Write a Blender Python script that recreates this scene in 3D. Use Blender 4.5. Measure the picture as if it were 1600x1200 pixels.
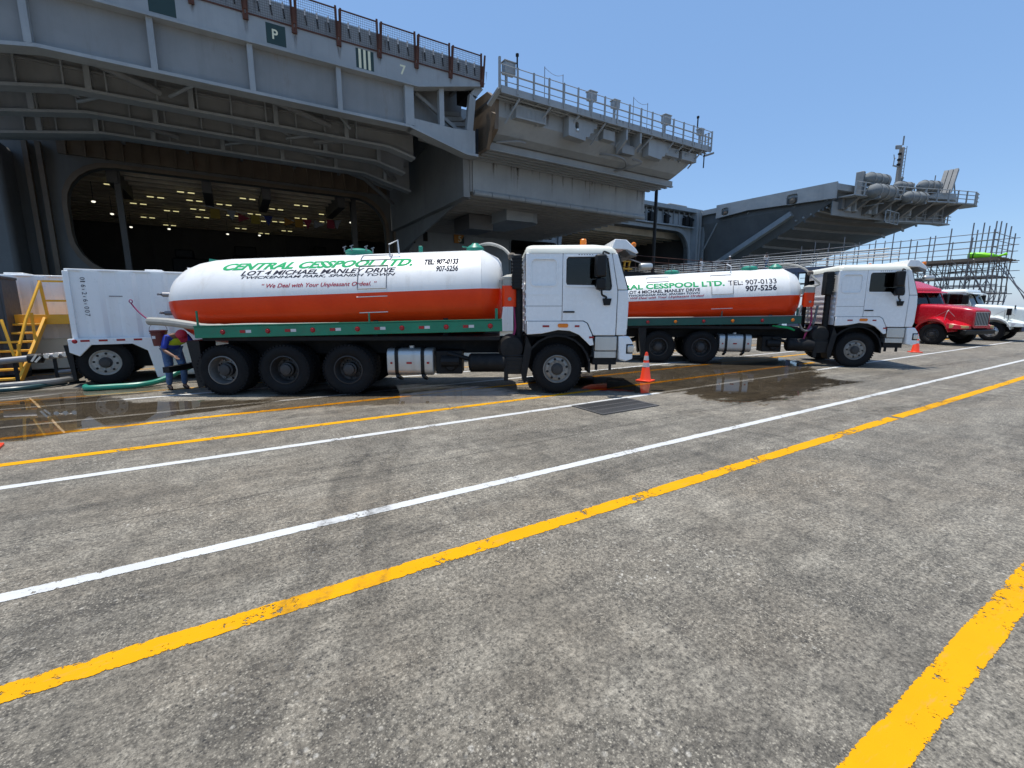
import bpy, bmesh, math, random
from mathutils import Vector, Matrix
from mathutils.geometry import tessellate_polygon
R = math.radians
random.seed(7)
for _o in list(bpy.data.objects):
    bpy.data.objects.remove(_o)
scene = bpy.context.scene
COL = scene.collection

# ------------------------------------------------------------------ camera, sky, sun, exposure
YAW = math.atan(1155 / math.hypot(700, 120))       # view direction, counted from the quay line (+X)
PITCH = math.atan(120 / 700)
cam = bpy.data.cameras.new('camera')
cam.sensor_width = 36.0
cam.lens = 36.0 * 700 / 1600
cam.clip_start = 0.05
cam.clip_end = 6000
camo = bpy.data.objects.new('camera', cam)
COL.objects.link(camo)
camo.location = (0, 0, 1.85)
camo.rotation_euler = (math.pi / 2 - PITCH, 0, YAW - math.pi / 2)
scene.camera = camo

SUN_DIR = Vector((-0.07, 0.13, 1.0)).normalized()   # towards the sun: high, slightly behind the ship
world = bpy.data.worlds.new('World')
scene.world = world
world.use_nodes = True
wn = world.node_tree.nodes
sky = wn.new('ShaderNodeTexSky')
sky.sky_type = 'NISHITA'
sky.sun_disc = False
sky.sun_elevation = math.asin(SUN_DIR.z)
sky.sun_rotation = math.atan2(SUN_DIR.x, SUN_DIR.y)
sky.air_density = 1.0
sky.dust_density = 0.45
sky.ozone_density = 2.6
sky.altitude = 0
bg = wn['Background']
bg.inputs['Strength'].default_value = 0.125
sky_mix = wn.new('ShaderNodeMix')            # constant blue mixed in to even out the clear-sky gradient
sky_mix.data_type = 'RGBA'
sky_mix.inputs[0].default_value = 0.6
sky_mix.inputs[7].default_value = (0.88, 1.75, 3.3, 1)
world.node_tree.links.new(sky.outputs[0], sky_mix.inputs[6])
world.node_tree.links.new(sky_mix.outputs[2], bg.inputs['Color'])
sl = bpy.data.lights.new('sun', 'SUN')
sl.energy = 2.9
sl.angle = R(0.53)
sl.color = (1.0, 0.95, 0.87)
so = bpy.data.objects.new('sun', sl)
COL.objects.link(so)
so.location = (0, 0, 60)
so.rotation_euler = SUN_DIR.to_track_quat('Z', 'Y').to_euler()
scene.view_settings.view_transform = 'Standard'
scene.view_settings.look = 'None'
scene.view_settings.exposure = 0.76
scene.view_settings.gamma = 1.0
scene.view_settings.use_curve_mapping = False
scene.cycles.max_bounces = 8
scene.cycles.transparent_max_bounces = 12

# ------------------------------------------------------------------ helpers
def lnk(o):
    COL.objects.link(o)
    return o

class MB:
    """collects shapes, builds ONE mesh object"""
    def __init__(s):
        s.v = []; s.f = []; s.M = Matrix()
    def add(s, vs, fs):
        n = len(s.v)
        s.v += [tuple(s.M @ Vector(p)) for p in vs]
        s.f += [tuple(i + n for i in f) for f in fs]
        return s
    def box(s, x0, x1, y0, y1, z0, z1):
        return s.add([(x0, y0, z0), (x1, y0, z0), (x1, y1, z0), (x0, y1, z0), (x0, y0, z1), (x1, y0, z1), (x1, y1, z1), (x0, y1, z1)],
                     [(0, 3, 2, 1), (4, 5, 6, 7), (0, 1, 5, 4), (1, 2, 6, 5), (2, 3, 7, 6), (3, 0, 4, 7)])
    def bar(s, p, q, w, h=None, up=(0, 0, 1)):
        p = Vector(p); q = Vector(q); h = h or w
        d = (q - p).normalized(); u = Vector(up)
        if abs(d.dot(u)) > 0.98: u = Vector((0, 1, 0))
        a = d.cross(u).normalized() * (w / 2); b = a.cross(d).normalized() * (h / 2)
        vs = [p - a - b, p + a - b, p + a + b, p - a + b, q - a - b, q + a - b, q + a + b, q - a + b]
        return s.add(vs, [(0, 3, 2, 1), (4, 5, 6, 7), (0, 1, 5, 4), (1, 2, 6, 5), (2, 3, 7, 6), (3, 0, 4, 7)])
    def cyl(s, p, q, r, n=12, r2=None):
        p = Vector(p); q = Vector(q); r2 = r if r2 is None else r2
        d = (q - p).normalized()
        u = Vector((0, 0, 1)) if abs(d.z) < 0.95 else Vector((1, 0, 0))
        a = d.cross(u).normalized(); b = a.cross(d)
        vs = []; fs = []
        for c, rr in ((p, r), (q, r2)):
            for i in range(n):
                t = 2 * math.pi * i / n
                vs.append(c + a * (rr * math.cos(t)) + b * (rr * math.sin(t)))
        for i in range(n):
            j = (i + 1) % n
            fs.append((i, j, n + j, n + i))
        fs += [tuple(range(n - 1, -1, -1)), tuple(range(n, 2 * n))]
        return s.add(vs, fs)
    def tube(s, pts, r, n=8, smooth=True):
        P = [Vector(p) for p in pts]
        if smooth and len(P) > 2:
            Q = []
            for i in range(len(P) - 1):
                a = P[max(i - 1, 0)]; b = P[i]; c = P[i + 1]; d = P[min(i + 2, len(P) - 1)]
                for k in range(5):
                    t = k / 5
                    Q.append(0.5 * ((2 * b) + (c - a) * t + (2 * a - 5 * b + 4 * c - d) * t * t + (-a + 3 * b - 3 * c + d) * t ** 3))
            P = Q + [P[-1]]
        rings = []
        for i, p in enumerate(P):
            d = (P[min(i + 1, len(P) - 1)] - P[max(i - 1, 0)]).normalized()
            u = Vector((0, 0, 1)) if abs(d.z) < 0.9 else Vector((1, 0, 0))
            a = d.cross(u).normalized(); b = a.cross(d)
            rr = r[i * len(r) // len(P)] if isinstance(r, (list, tuple)) else r
            rings.append([p + a * (rr * math.cos(2 * math.pi * k / n)) + b * (rr * math.sin(2 * math.pi * k / n)) for k in range(n)])
        return s.loft(rings)
    def loft(s, rings, caps=True):
        n = len(rings[0]); vs = [p for r in rings for p in r]; fs = []
        for i in range(len(rings) - 1):
            for k in range(n):
                j = (k + 1) % n
                fs.append((i * n + k, i * n + j, (i + 1) * n + j, (i + 1) * n + k))
        if caps:
            fs += [tuple(range(n - 1, -1, -1)), tuple(range((len(rings) - 1) * n, len(rings) * n))]
        return s.add(vs, fs)
    def lathe(s, prof, n=32, origin=(0, 0, 0), axis='y'):
        """prof: (along, radius) pairs"""
        ox, oy, oz = origin; rings = []
        for a, r in prof:
            ring = []
            for i in range(n):
                t = 2 * math.pi * i / n; c = r * math.cos(t); d = r * math.sin(t)
                ring.append({'y': (ox + c, oy + a, oz + d), 'x': (ox + a, oy + c, oz + d), 'z': (ox + c, oy + d, oz + a)}[axis])
            rings.append(ring)
        return s.loft(rings)
    def plate(s, outer, a, b, axis='y', holes=()):
        """2D outline (with holes) extruded from a to b along axis; 2D = the other two axes in order"""
        loops = [list(outer)] + [list(h) for h in holes]
        flat = [p for l in loops for p in l]
        tris = tessellate_polygon([[Vector((p[0], p[1], 0)) for p in l] for l in loops])
        def P(p, t):
            return {'y': (p[0], t, p[1]), 'x': (t, p[0], p[1]), 'z': (p[0], p[1], t)}[axis]
        N = len(flat)
        vs = [P(p, a) for p in flat] + [P(p, b) for p in flat]
        fs = [tuple(t) for t in tris] + [tuple(i + N for i in reversed(t)) for t in tris]
        o = 0
        for l in loops:
            m = len(l)
            for i in range(m):
                j = (i + 1) % m
                fs.append((o + i, o + j, N + o + j, N + o + i))
            o += m
        return s.add(vs, fs)
    def build(s, name, mat, parent=None, bevel=0.0, smooth=35, world=False, seg=2):
        me = bpy.data.meshes.new(name)
        off = parent.location if (world and parent) else Vector((0, 0, 0))
        me.from_pydata([(p[0] - off[0], p[1] - off[1], p[2] - off[2]) for p in s.v], [], s.f)
        bm = bmesh.new(); bm.from_mesh(me)
        bmesh.ops.recalc_face_normals(bm, faces=bm.faces)
        bm.to_mesh(me); bm.free()
        me.update()
        if smooth:
            for p in me.polygons: p.use_smooth = True
            me.set_sharp_from_angle(angle=R(smooth))
        me.materials.append(mat)
        o = lnk(bpy.data.objects.new(name, me))
        o.parent = parent
        if bevel:
            m = o.modifiers.new('bevel', 'BEVEL'); m.width = bevel; m.segments = seg; m.limit_method = 'ANGLE'; m.angle_limit = R(40)
            m.harden_normals = False
        return o

def rrect(x0, x1, y0, y1, r, n=4):
    out = []
    for cx, cy, t0 in ((x1 - r, y1 - r, 0), (x0 + r, y1 - r, 90), (x0 + r, y0 + r, 180), (x1 - r, y0 + r, 270)):
        for k in range(n + 1):
            t = R(t0 + 90 * k / n)
            out.append((cx + r * math.cos(t), cy + r * math.sin(t)))
    return out

def tag(o, label, cat, group=None, kind=None):
    if label: o['label'] = label
    if cat: o['category'] = cat
    if group: o['group'] = group
    if kind: o['kind'] = kind
    return o

def thing(name, label, cat, loc=(0, 0, 0), rz=0.0, group=None, kind=None):
    o = lnk(bpy.data.objects.new(name, None))
    o.empty_display_size = 0.3
    o.location = loc; o.rotation_euler = (0, 0, rz)
    return tag(o, label, cat, group, kind)

def empty(name, parent, loc=(0, 0, 0), rot=(0, 0, 0)):
    o = lnk(bpy.data.objects.new(name, None)); o.parent = parent; o.location = loc; o.rotation_euler = rot
    o.empty_display_size = 0.2
    return o

def inst(src, parent, loc=(0, 0, 0), rot=(0, 0, 0), scale=None):
    c = src.copy(); lnk(c); c.parent = parent; c.location = loc; c.rotation_euler = rot
    if scale: c.scale = scale
    return c

def copy_tree(o, parent=None):
    c = o.copy(); lnk(c); c.parent = parent
    for ch in list(o.children): copy_tree(ch, c)
    return c

# ------------------------------------------------------------------ materials
def newmat(name):
    m = bpy.data.materials.new(name); m.use_nodes = True
    nt = m.node_tree
    return m, nt, nt.nodes, nt.links, nt.nodes['Principled BSDF']

def nz(nt, scale, detail=4, rough=0.6, vec=None, dist=0.0):
    n = nt.nodes.new('ShaderNodeTexNoise'); n.inputs['Scale'].default_value = scale
    n.inputs['Detail'].default_value = detail; n.inputs['Roughness'].default_value = rough
    n.inputs['Distortion'].default_value = dist
    if vec is not None: nt.links.new(vec, n.inputs['Vector'])
    return n.outputs['Fac']

def ramp(nt, fac, a, b, ca=(0, 0, 0, 1), cb=(1, 1, 1, 1)):
    r = nt.nodes.new('ShaderNodeValToRGB')
    r.color_ramp.elements[0].position = a; r.color_ramp.elements[1].position = b
    r.color_ramp.elements[0].color = ca; r.color_ramp.elements[1].color = cb
    nt.links.new(fac, r.inputs[0])
    return r.outputs[0]

def mixc(nt, fac, a, b, mode='MIX'):
    n = nt.nodes.new('ShaderNodeMix'); n.data_type = 'RGBA'; n.blend_type = mode
    for sock, v in ((0, fac), (6, a), (7, b)):
        if isinstance(v, (int, float)): n.inputs[sock].default_value = v
        elif isinstance(v, tuple): n.inputs[sock].default_value = v if len(v) == 4 else (*v, 1)
        else: nt.links.new(v, n.inputs[sock])
    return n.outputs[2]

def mth(nt, op, a, b=0.0, c=0.0):
    n = nt.nodes.new('ShaderNodeMath'); n.operation = op
    for i, v in enumerate((a, b, c)):
        if isinstance(v, (int, float)): n.inputs[i].default_value = v
        else: nt.links.new(v, n.inputs[i])
    return n.outputs[0]

def pos(nt, scale=(1, 1, 1), obj=False):
    if obj: src = nt.nodes.new('ShaderNodeTexCoord').outputs['Object']
    else: src = nt.nodes.new('ShaderNodeNewGeometry').outputs['Position']
    mp = nt.nodes.new('ShaderNodeMapping'); mp.inputs['Scale'].default_value = scale
    nt.links.new(src, mp.inputs['Vector'])
    return mp.outputs[0]

def bump(nt, fac, strength, dist, bs):
    b = nt.nodes.new('ShaderNodeBump'); b.inputs['Strength'].default_value = strength; b.inputs['Distance'].default_value = dist
    nt.links.new(fac, b.inputs['Height']); nt.links.new(b.outputs[0], bs.inputs['Normal'])

def paint(name, col, rough=0.4, var=0.15, dirt=None, dirt_amt=0.35, metal=0.0, streak=False, scale=1.5, bmp=0.0, coat=0.0, spec=0.5):
    """painted / moulded surface: tone varies, dirt gathers in noise patches (streak: running down)"""
    m, nt, N, L, bs = newmat(name)
    p = pos(nt, obj=True)
    big = nz(nt, scale, 5, 0.6, p)
    lo = tuple(c * (1 - var) for c in col); hi = tuple(min(1, c * (1 + var * 0.6)) for c in col)
    c = mixc(nt, ramp(nt, big, 0.3, 0.7), lo, hi)
    if dirt:
        ps = pos(nt, (2.2, 2.2, 0.16) if streak else (1, 1, 1), obj=True)
        d = ramp(nt, nz(nt, 2.1 if streak else 2.7 * scale, 7, 0.68, ps), 0.52, 0.78)
        c = mixc(nt, mth(nt, 'MULTIPLY', d, dirt_amt), c, dirt)
    L.new(c, bs.inputs['Base Color'])
    r = nz(nt, scale * 6, 3, 0.6, p)
    L.new(mth(nt, 'ADD', mth(nt, 'MULTIPLY', r, 0.25), max(0.02, rough - 0.12)), bs.inputs['Roughness'])
    bs.inputs['Metallic'].default_value = metal
    bs.inputs['Coat Weight'].default_value = coat
    bs.inputs['Specular IOR Level'].default_value = spec
    if bmp: bump(nt, nz(nt, 14, 6, 0.7, p), bmp, 0.01, bs)
    return m

def emis(name, col, s):
    m, nt, N, L, bs = newmat(name)
    bs.inputs['Base Color'].default_value = (0.8, 0.8, 0.8, 1)
    bs.inputs['Emission Color'].default_value = (*col, 1); bs.inputs['Emission Strength'].default_value = s
    return m

M = {}
M['white'] = paint('white_paint', (0.80, 0.81, 0.80), 0.30, 0.05, (0.45, 0.42, 0.36), 0.22, streak=True, coat=0.3)
M['cabwhite'] = paint('cab_white_paint', (0.86, 0.865, 0.855), 0.26, 0.02, (0.5, 0.46, 0.38), 0.12, streak=True, coat=0.4)
M['cream'] = paint('cream_roof_paint', (0.80, 0.79, 0.68), 0.35, 0.05, (0.5, 0.46, 0.36), 0.2)
M['tankwhite'] = paint('tank_white_paint', (0.78, 0.78, 0.755), 0.38, 0.06, (0.46, 0.41, 0.33), 0.42, streak=True, coat=0.1)
M['green'] = paint('green_rail_paint', (0.008, 0.205, 0.11), 0.42, 0.2, (0.06, 0.075, 0.055), 0.4)
M['darkgreen'] = paint('dark_green_rail_paint', (0.006, 0.085, 0.062), 0.42, 0.2, (0.05, 0.06, 0.05), 0.4)
M['lidgreen'] = paint('green_lid_paint', (0.02, 0.24, 0.16), 0.4, 0.2, (0.1, 0.13, 0.1), 0.3)
M['rubber'] = paint('tyre_rubber', (0.009, 0.009, 0.0095), 0.75, 0.25, (0.05, 0.045, 0.038), 0.25, bmp=0.3, spec=0.22)
M['rim'] = paint('grimy_steel_rim', (0.20, 0.19, 0.175), 0.5, 0.3, (0.06, 0.05, 0.04), 0.6, metal=0.4, scale=4)
M['rimdark'] = paint('dark_steel_rim', (0.045, 0.043, 0.042), 0.55, 0.3, (0.10, 0.085, 0.07), 0.5, metal=0.3, scale=4)
M['frontrim'] = paint('worn_front_rim', (0.30, 0.28, 0.25), 0.45, 0.3, (0.07, 0.06, 0.05), 0.7, metal=0.3, scale=5)
M['palerim'] = paint('pale_grimy_rim', (0.42, 0.40, 0.36), 0.5, 0.25, (0.12, 0.10, 0.08), 0.6, scale=4)
M['chrome'] = paint('polished_aluminium', (0.62, 0.62, 0.60), 0.28, 0.1, (0.25, 0.23, 0.2), 0.3, metal=0.85)
M['alum'] = paint('brushed_aluminium', (0.55, 0.55, 0.53), 0.40, 0.1, (0.3, 0.28, 0.24), 0.4, metal=0.7, streak=True)
M['black'] = paint('black_plastic', (0.009, 0.009, 0.0095), 0.45, 0.3, (0.04, 0.036, 0.03), 0.3, spec=0.3)
M['chassis'] = paint('chassis_black', (0.011, 0.011, 0.0115), 0.6, 0.3, (0.05, 0.042, 0.034), 0.45, bmp=0.2, spec=0.25)
M['lampred'] = paint('red_lamp_lens', (0.35, 0.012, 0.02), 0.2, 0.2)
M['amber'] = paint('amber_lens', (0.85, 0.22, 0.012), 0.2, 0.1)
M['reflwhite'] = paint('white_reflector', (0.62, 0.62, 0.62), 0.3, 0.1)
M['conecol'] = paint('orange_cone_pvc', (0.86, 0.055, 0.012), 0.42, 0.08, (0.4, 0.06, 0.03), 0.3)
M['yellow'] = paint('safety_yellow_paint', (0.80, 0.40, 0.02), 0.42, 0.1, (0.30, 0.17, 0.05), 0.4)
M['redtruck'] = paint('red_truck_paint', (0.52, 0.006, 0.018), 0.25, 0.1, coat=0.25)
M['fadedlens'] = paint('faded_lamp_lens', (0.52, 0.36, 0.14), 0.3, 0.1)
M['palegreen'] = paint('pale_white_truck_paint', (0.76, 0.80, 0.76), 0.25, 0.05, coat=0.5)
M['greyhose'] = paint('grey_hose', (0.16, 0.165, 0.165), 0.5, 0.2, (0.07, 0.07, 0.065), 0.4)
M['palehose'] = paint('pale_hose', (0.36, 0.35, 0.31), 0.55, 0.2, (0.15, 0.14, 0.12), 0.4)
M['tealhose'] = paint('teal_hose', (0.012, 0.23, 0.15), 0.4, 0.15, (0.08, 0.12, 0.1), 0.3)
M['bluehose'] = paint('dark_teal_hose', (0.01, 0.05, 0.055), 0.4, 0.2)
M['magenta'] = paint('magenta_hose', (0.30, 0.02, 0.10), 0.45, 0.15)
M['bucket'] = paint('maroon_bucket', (0.12, 0.018, 0.018), 0.4, 0.1)
M['steel'] = paint('galvanised_pipe', (0.24, 0.24, 0.25), 0.45, 0.2, (0.20, 0.15, 0.12), 0.35, metal=0.5)
M['board'] = paint('weathered_board', (0.16, 0.13, 0.10), 0.8, 0.25)
M['lime'] = paint('lime_tarpaulin', (0.28, 0.85, 0.02), 0.5, 0.1)
M['bluepanel'] = paint('blue_grey_panel', (0.09, 0.12, 0.19), 0.5, 0.15)
M['greycont'] = paint('dark_grey_container', (0.055, 0.06, 0.065), 0.55, 0.2, (0.09, 0.06, 0.04), 0.4, streak=True)
M['skin'] = paint('skin', (0.20, 0.10, 0.06), 0.55, 0.1)
M['denim'] = paint('denim', (0.06, 0.12, 0.24), 0.8, 0.25, (0.3, 0.36, 0.42), 0.5, scale=6)
M['blueshirt'] = paint('blue_shirt', (0.03, 0.06, 0.40), 0.8, 0.15)
M['vest'] = paint('hi_vis_yellow', (0.55, 0.75, 0.03), 0.7, 0.1)
M['cap'] = paint('red_cap', (0.50, 0.025, 0.06), 0.6, 0.15)
M['blackcloth'] = paint('black_cloth', (0.015, 0.015, 0.02), 0.85, 0.2)
M['whitecloth'] = paint('white_cloth', (0.72, 0.72, 0.72), 0.85, 0.08)
M['boot'] = paint('black_boot', (0.02, 0.017, 0.015), 0.6, 0.2)
M['iron'] = paint('cast_iron', (0.11, 0.108, 0.105), 0.55, 0.3, (0.09, 0.07, 0.05), 0.4, metal=0.5)
M['textgreen'] = paint('green_lettering', (0.02, 0.34, 0.12), 0.75, 0.1, spec=0.15)
M['textgrey'] = paint('grey_lettering', (0.03, 0.03, 0.045), 0.8, 0.15, spec=0.15)
M['textred'] = paint('crimson_lettering', (0.42, 0.012, 0.035), 0.8, 0.1, spec=0.15)
M['signdark'] = paint('dark_green_sign_paint', (0.012, 0.035, 0.03), 0.5, 0.1)
M['signcream'] = paint('cream_sign_paint', (0.72, 0.70, 0.50), 0.5, 0.1)
M['signorange'] = paint('orange_sign_paint', (0.50, 0.20, 0.02), 0.5, 0.1)
M['tube'] = emis('fluorescent_tube', (1.0, 0.90, 0.42), 0.38)
M['bulb'] = emis('deck_lamp', (1.0, 0.97, 0.8), 0.8)

def orange_tank():
    m, nt, N, L, bs = newmat('orange_tank_paint')
    p = pos(nt, obj=True)
    base = mixc(nt, ramp(nt, nz(nt, 1.3, 5, 0.6, p), 0.3, 0.7), (0.74, 0.042, 0.006), (0.86, 0.060, 0.008))
    # grime that has settled on the belly: stained paint, in streaks along the tank
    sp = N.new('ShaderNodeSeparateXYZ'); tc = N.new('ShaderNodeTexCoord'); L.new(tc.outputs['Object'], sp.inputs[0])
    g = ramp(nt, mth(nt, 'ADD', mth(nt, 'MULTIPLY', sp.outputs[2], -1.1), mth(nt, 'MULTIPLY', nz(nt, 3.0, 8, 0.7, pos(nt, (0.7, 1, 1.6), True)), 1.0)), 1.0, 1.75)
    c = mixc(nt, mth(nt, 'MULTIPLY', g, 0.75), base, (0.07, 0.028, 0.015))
    sp_ = ramp(nt, nz(nt, 30, 3, 0.6, p), 0.66, 0.72)
    c = mixc(nt, mth(nt, 'MULTIPLY', sp_, 0.35), c, (0.16, 0.07, 0.04))
    L.new(c, bs.inputs['Base Color'])
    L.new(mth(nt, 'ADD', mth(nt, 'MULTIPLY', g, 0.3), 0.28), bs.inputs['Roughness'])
    bs.inputs['Specular IOR Level'].default_value = 0.3
    return m
M['orange'] = orange_tank()

def glass_mat(name, tint, tr):
    m, nt, N, L, bs = newmat(name)
    t = N.new('ShaderNodeBsdfTransparent'); t.inputs[0].default_value = (*tint, 1)
    g = N.new('ShaderNodeBsdfGlossy'); g.inputs['Roughness'].default_value = 0.03
    fr = N.new('ShaderNodeFresnel'); fr.inputs[0].default_value = 1.5
    mx = N.new('ShaderNodeMixShader')
    L.new(fr.outputs[0], mx.inputs[0]); L.new(t.outputs[0], mx.inputs[1]); L.new(g.outputs[0], mx.inputs[2])
    L.new(mx.outputs[0], N['Material Output'].inputs[0])
    return m
M['glass'] = glass_mat('tinted_glass', (0.34, 0.36, 0.38), 0.5)
M['glassclear'] = glass_mat('windscreen_glass', (0.72, 0.82, 0.80), 0.8)

def ship_mat(name, col, rust=0.25, dark=0.2, panel=True):
    m, nt, N, L, bs = newmat(name)
    p = pos(nt)
    c = mixc(nt, ramp(nt, nz(nt, 0.35, 6, 0.62, p), 0.28, 0.72), tuple(x * (1 - dark) for x in col), tuple(x * 1.1 for x in col))
    st = ramp(nt, nz(nt, 1.0, 7, 0.7, pos(nt, (1.3, 1.3, 0.09))), 0.5, 0.75)
    c = mixc(nt, mth(nt, 'MULTIPLY', st, 0.45), c, tuple(x * 0.6 for x in col))
    ru = ramp(nt, nz(nt, 1.7, 8, 0.72, pos(nt, (1.0, 1.0, 0.22))), 0.60, 0.74)
    c = mixc(nt, mth(nt, 'MULTIPLY', ru, rust), c, (0.13, 0.062, 0.03))
    L.new(c, bs.inputs['Base Color'])
    L.new(mth(nt, 'ADD', mth(nt, 'MULTIPLY', nz(nt, 3, 4, 0.6, p), 0.25), 0.42), bs.inputs['Roughness'])
    if panel:   # dished plating between the frames
        bump(nt, nz(nt, 0.8, 2, 0.5, p), 0.25, 0.12, bs)
    return m
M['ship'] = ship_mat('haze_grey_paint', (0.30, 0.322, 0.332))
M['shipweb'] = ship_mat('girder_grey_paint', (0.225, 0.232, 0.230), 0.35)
M['shipshade'] = ship_mat('weathered_shade_grey_paint', (0.135, 0.138, 0.136), 0.5)  # ship grey darkened to carry deep shade in its colour, plus rust
M['shiprust'] = ship_mat('rust_stained_grey_paint', (0.17, 0.125, 0.085), 1.0, 0.45)
M['hangar'] = ship_mat('hangar_paint', (0.62, 0.54, 0.42), 0.5, 0.3)
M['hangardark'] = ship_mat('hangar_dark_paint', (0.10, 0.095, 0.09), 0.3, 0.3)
M['deckblack'] = ship_mat('non_skid_deck', (0.045, 0.046, 0.048), 0.1)
M['mastgrey'] = ship_mat('weathered_mast_paint', (0.26, 0.235, 0.21), 0.6)
M['netrust'] = paint('rusty_net_frame', (0.085, 0.032, 0.020), 0.8, 0.35, (0.17, 0.07, 0.035), 0.5)
M['netwire'] = paint('net_wire', (0.12, 0.12, 0.125), 0.6, 0.2)
M['canvas'] = paint('grey_canvas', (0.17, 0.185, 0.19), 0.8, 0.15, (0.16, 0.17, 0.16), 0.5, bmp=0.6)

def concrete():
    m, nt, N, L, bs = newmat('weathered_concrete')
    p = pos(nt)
    big = nz(nt, 0.30, 7, 0.68, p)
    c = mixc(nt, ramp(nt, big, 0.36, 0.64), (0.116, 0.104, 0.083), (0.212, 0.192, 0.153))
    warm = ramp(nt, nz(nt, 0.21, 5, 0.6, pos(nt, (1, 1.6, 1))), 0.42, 0.62)
    c = mixc(nt, mth(nt, 'MULTIPLY', warm, 0.6), c, (0.176, 0.144, 0.103))
    pale = ramp(nt, nz(nt, 0.6, 8, 0.74, p), 0.50, 0.68)
    c = mixc(nt, mth(nt, 'MULTIPLY', pale, 0.65), c, (0.272, 0.248, 0.200))
    # brushed / driven streaks along the quay, and across it
    st = nz(nt, 1.0, 9, 0.78, pos(nt, (0.7, 9.0, 1)))
    c = mixc(nt, mth(nt, 'MULTIPLY', ramp(nt, st, 0.46, 0.64), 0.55), c, (0.075, 0.066, 0.051))
    st2 = nz(nt, 1.0, 8, 0.75, pos(nt, (2.6, 0.45, 1)))
    c = mixc(nt, mth(nt, 'MULTIPLY', ramp(nt, st2, 0.54, 0.68), 0.5), c, (0.062, 0.057, 0.048))
    # tyre rubber bands
    tb = ramp(nt, nz(nt, 0.5, 7, 0.68, pos(nt, (0.2, 1.2, 1)), 0.6), 0.54, 0.66)
    c = mixc(nt, mth(nt, 'MULTIPLY', tb, 0.55), c, (0.052, 0.049, 0.043))
    mid = nz(nt, 4.0, 9, 0.82, p)
    c = mixc(nt, 1.0, c, ramp(nt, mid, 0.36, 0.64, (0.28, 0.28, 0.28, 1), (0.73, 0.73, 0.73, 1)), 'OVERLAY')
    # exposed aggregate, several sizes
    def stones(scale, lo, amt, colr, chan, pa, pb):
        v = N.new('ShaderNodeTexVoronoi'); v.inputs['Scale'].default_value = scale; L.new(p, v.inputs['Vector'])
        vr = N.new('ShaderNodeSeparateColor'); L.new(v.outputs['Color'], vr.inputs[0])
        near = ramp(nt, v.outputs['Distance'], 0.20, 0.48, (1, 1, 1, 1), (0, 0, 0, 1))
        k = mth(nt, 'MULTIPLY', near, ramp(nt, vr.outputs[chan], lo, lo + 0.06))
        patch = ramp(nt, nz(nt, 0.8, 5, 0.65, p), pa, pb)
        return mth(nt, 'MULTIPLY', mth(nt, 'MULTIPLY', k, patch), amt), colr, near
    for a in (stones(62, 0.62, 0.8, (0.385, 0.35, 0.28), 0, 0.38, 0.58), stones(55, 0.74, 0.85, (0.040, 0.037, 0.033), 1, 0.25, 0.5), stones(30, 0.86, 0.8, (0.42, 0.395, 0.34), 0, 0.46, 0.60), stones(24, 0.88, 0.75, (0.055, 0.050, 0.044), 1, 0.40, 0.55), stones(90, 0.55, 0.7, (0.325, 0.295, 0.235), 2, 0.3, 0.5)):
        c = mixc(nt, a[0], c, a[1]); near = a[2]
    fine = nz(nt, 34, 6, 0.88, p)
    c = mixc(nt, 1.0, c, ramp(nt, fine, 0.38, 0.62, (0.16, 0.16, 0.16, 1), (0.84, 0.84, 0.84, 1)), 'OVERLAY')
    # hairline cracks
    ve = N.new('ShaderNodeTexVoronoi'); ve.feature = 'DISTANCE_TO_EDGE'; ve.inputs['Scale'].default_value = 0.33
    w2 = N.new('ShaderNodeVectorMath'); w2.operation = 'ADD'; n2 = N.new('ShaderNodeTexNoise'); n2.inputs['Scale'].default_value = 1.1; n2.inputs['Detail'].default_value = 7; L.new(p, n2.inputs['Vector'])
    s2 = N.new('ShaderNodeVectorMath'); s2.operation = 'SCALE'; s2.inputs['Scale'].default_value = 0.9; L.new(n2.outputs['Color'], s2.inputs[0]); L.new(p, w2.inputs[0]); L.new(s2.outputs[0], w2.inputs[1]); L.new(w2.outputs[0], ve.inputs['Vector'])
    crack = mth(nt, 'MULTIPLY', ramp(nt, ve.outputs['Distance'], 0.001, 0.004, (1, 1, 1, 1), (0, 0, 0, 1)), ramp(nt, nz(nt, 0.25, 3, 0.5, p), 0.50, 0.56))
    c = mixc(nt, mth(nt, 'MULTIPLY', crack, 0.7), c, (0.04, 0.036, 0.03))
    # oil drips
    v2 = N.new('ShaderNodeTexVoronoi'); v2.inputs['Scale'].default_value = 1.9
    wob = N.new('ShaderNodeVectorMath'); wob.operation = 'ADD'
    nn = N.new('ShaderNodeTexNoise'); nn.inputs['Scale'].default_value = 9; nn.inputs['Detail'].default_value = 5; L.new(p, nn.inputs['Vector'])
    sc = N.new('ShaderNodeVectorMath'); sc.operation = 'SCALE'; sc.inputs['Scale'].default_value = 0.16
    L.new(nn.outputs['Color'], sc.inputs[0]); L.new(p, wob.inputs[0]); L.new(sc.outputs[0], wob.inputs[1]); L.new(wob.outputs[0], v2.inputs['Vector'])
    v2c = N.new('ShaderNodeSeparateColor'); L.new(v2.outputs['Color'], v2c.inputs[0])
    rad = mth(nt, 'ADD', mth(nt, 'MULTIPLY', v2c.outputs[2], 0.10), 0.02)
    drop = mth(nt, 'MULTIPLY', ramp(nt, mth(nt, 'SUBTRACT', rad, v2.outputs['Distance']), 0.0, 0.05), mth(nt, 'GREATER_THAN', v2c.outputs[0], 0.55))
    c = mixc(nt, mth(nt, 'MULTIPLY', drop, 0.65), c, (0.045, 0.042, 0.04))
    L.new(c, bs.inputs['Base Color'])
    L.new(mth(nt, 'ADD', mth(nt, 'MULTIPLY', mid, 0.2), 0.7), bs.inputs['Roughness'])
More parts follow.
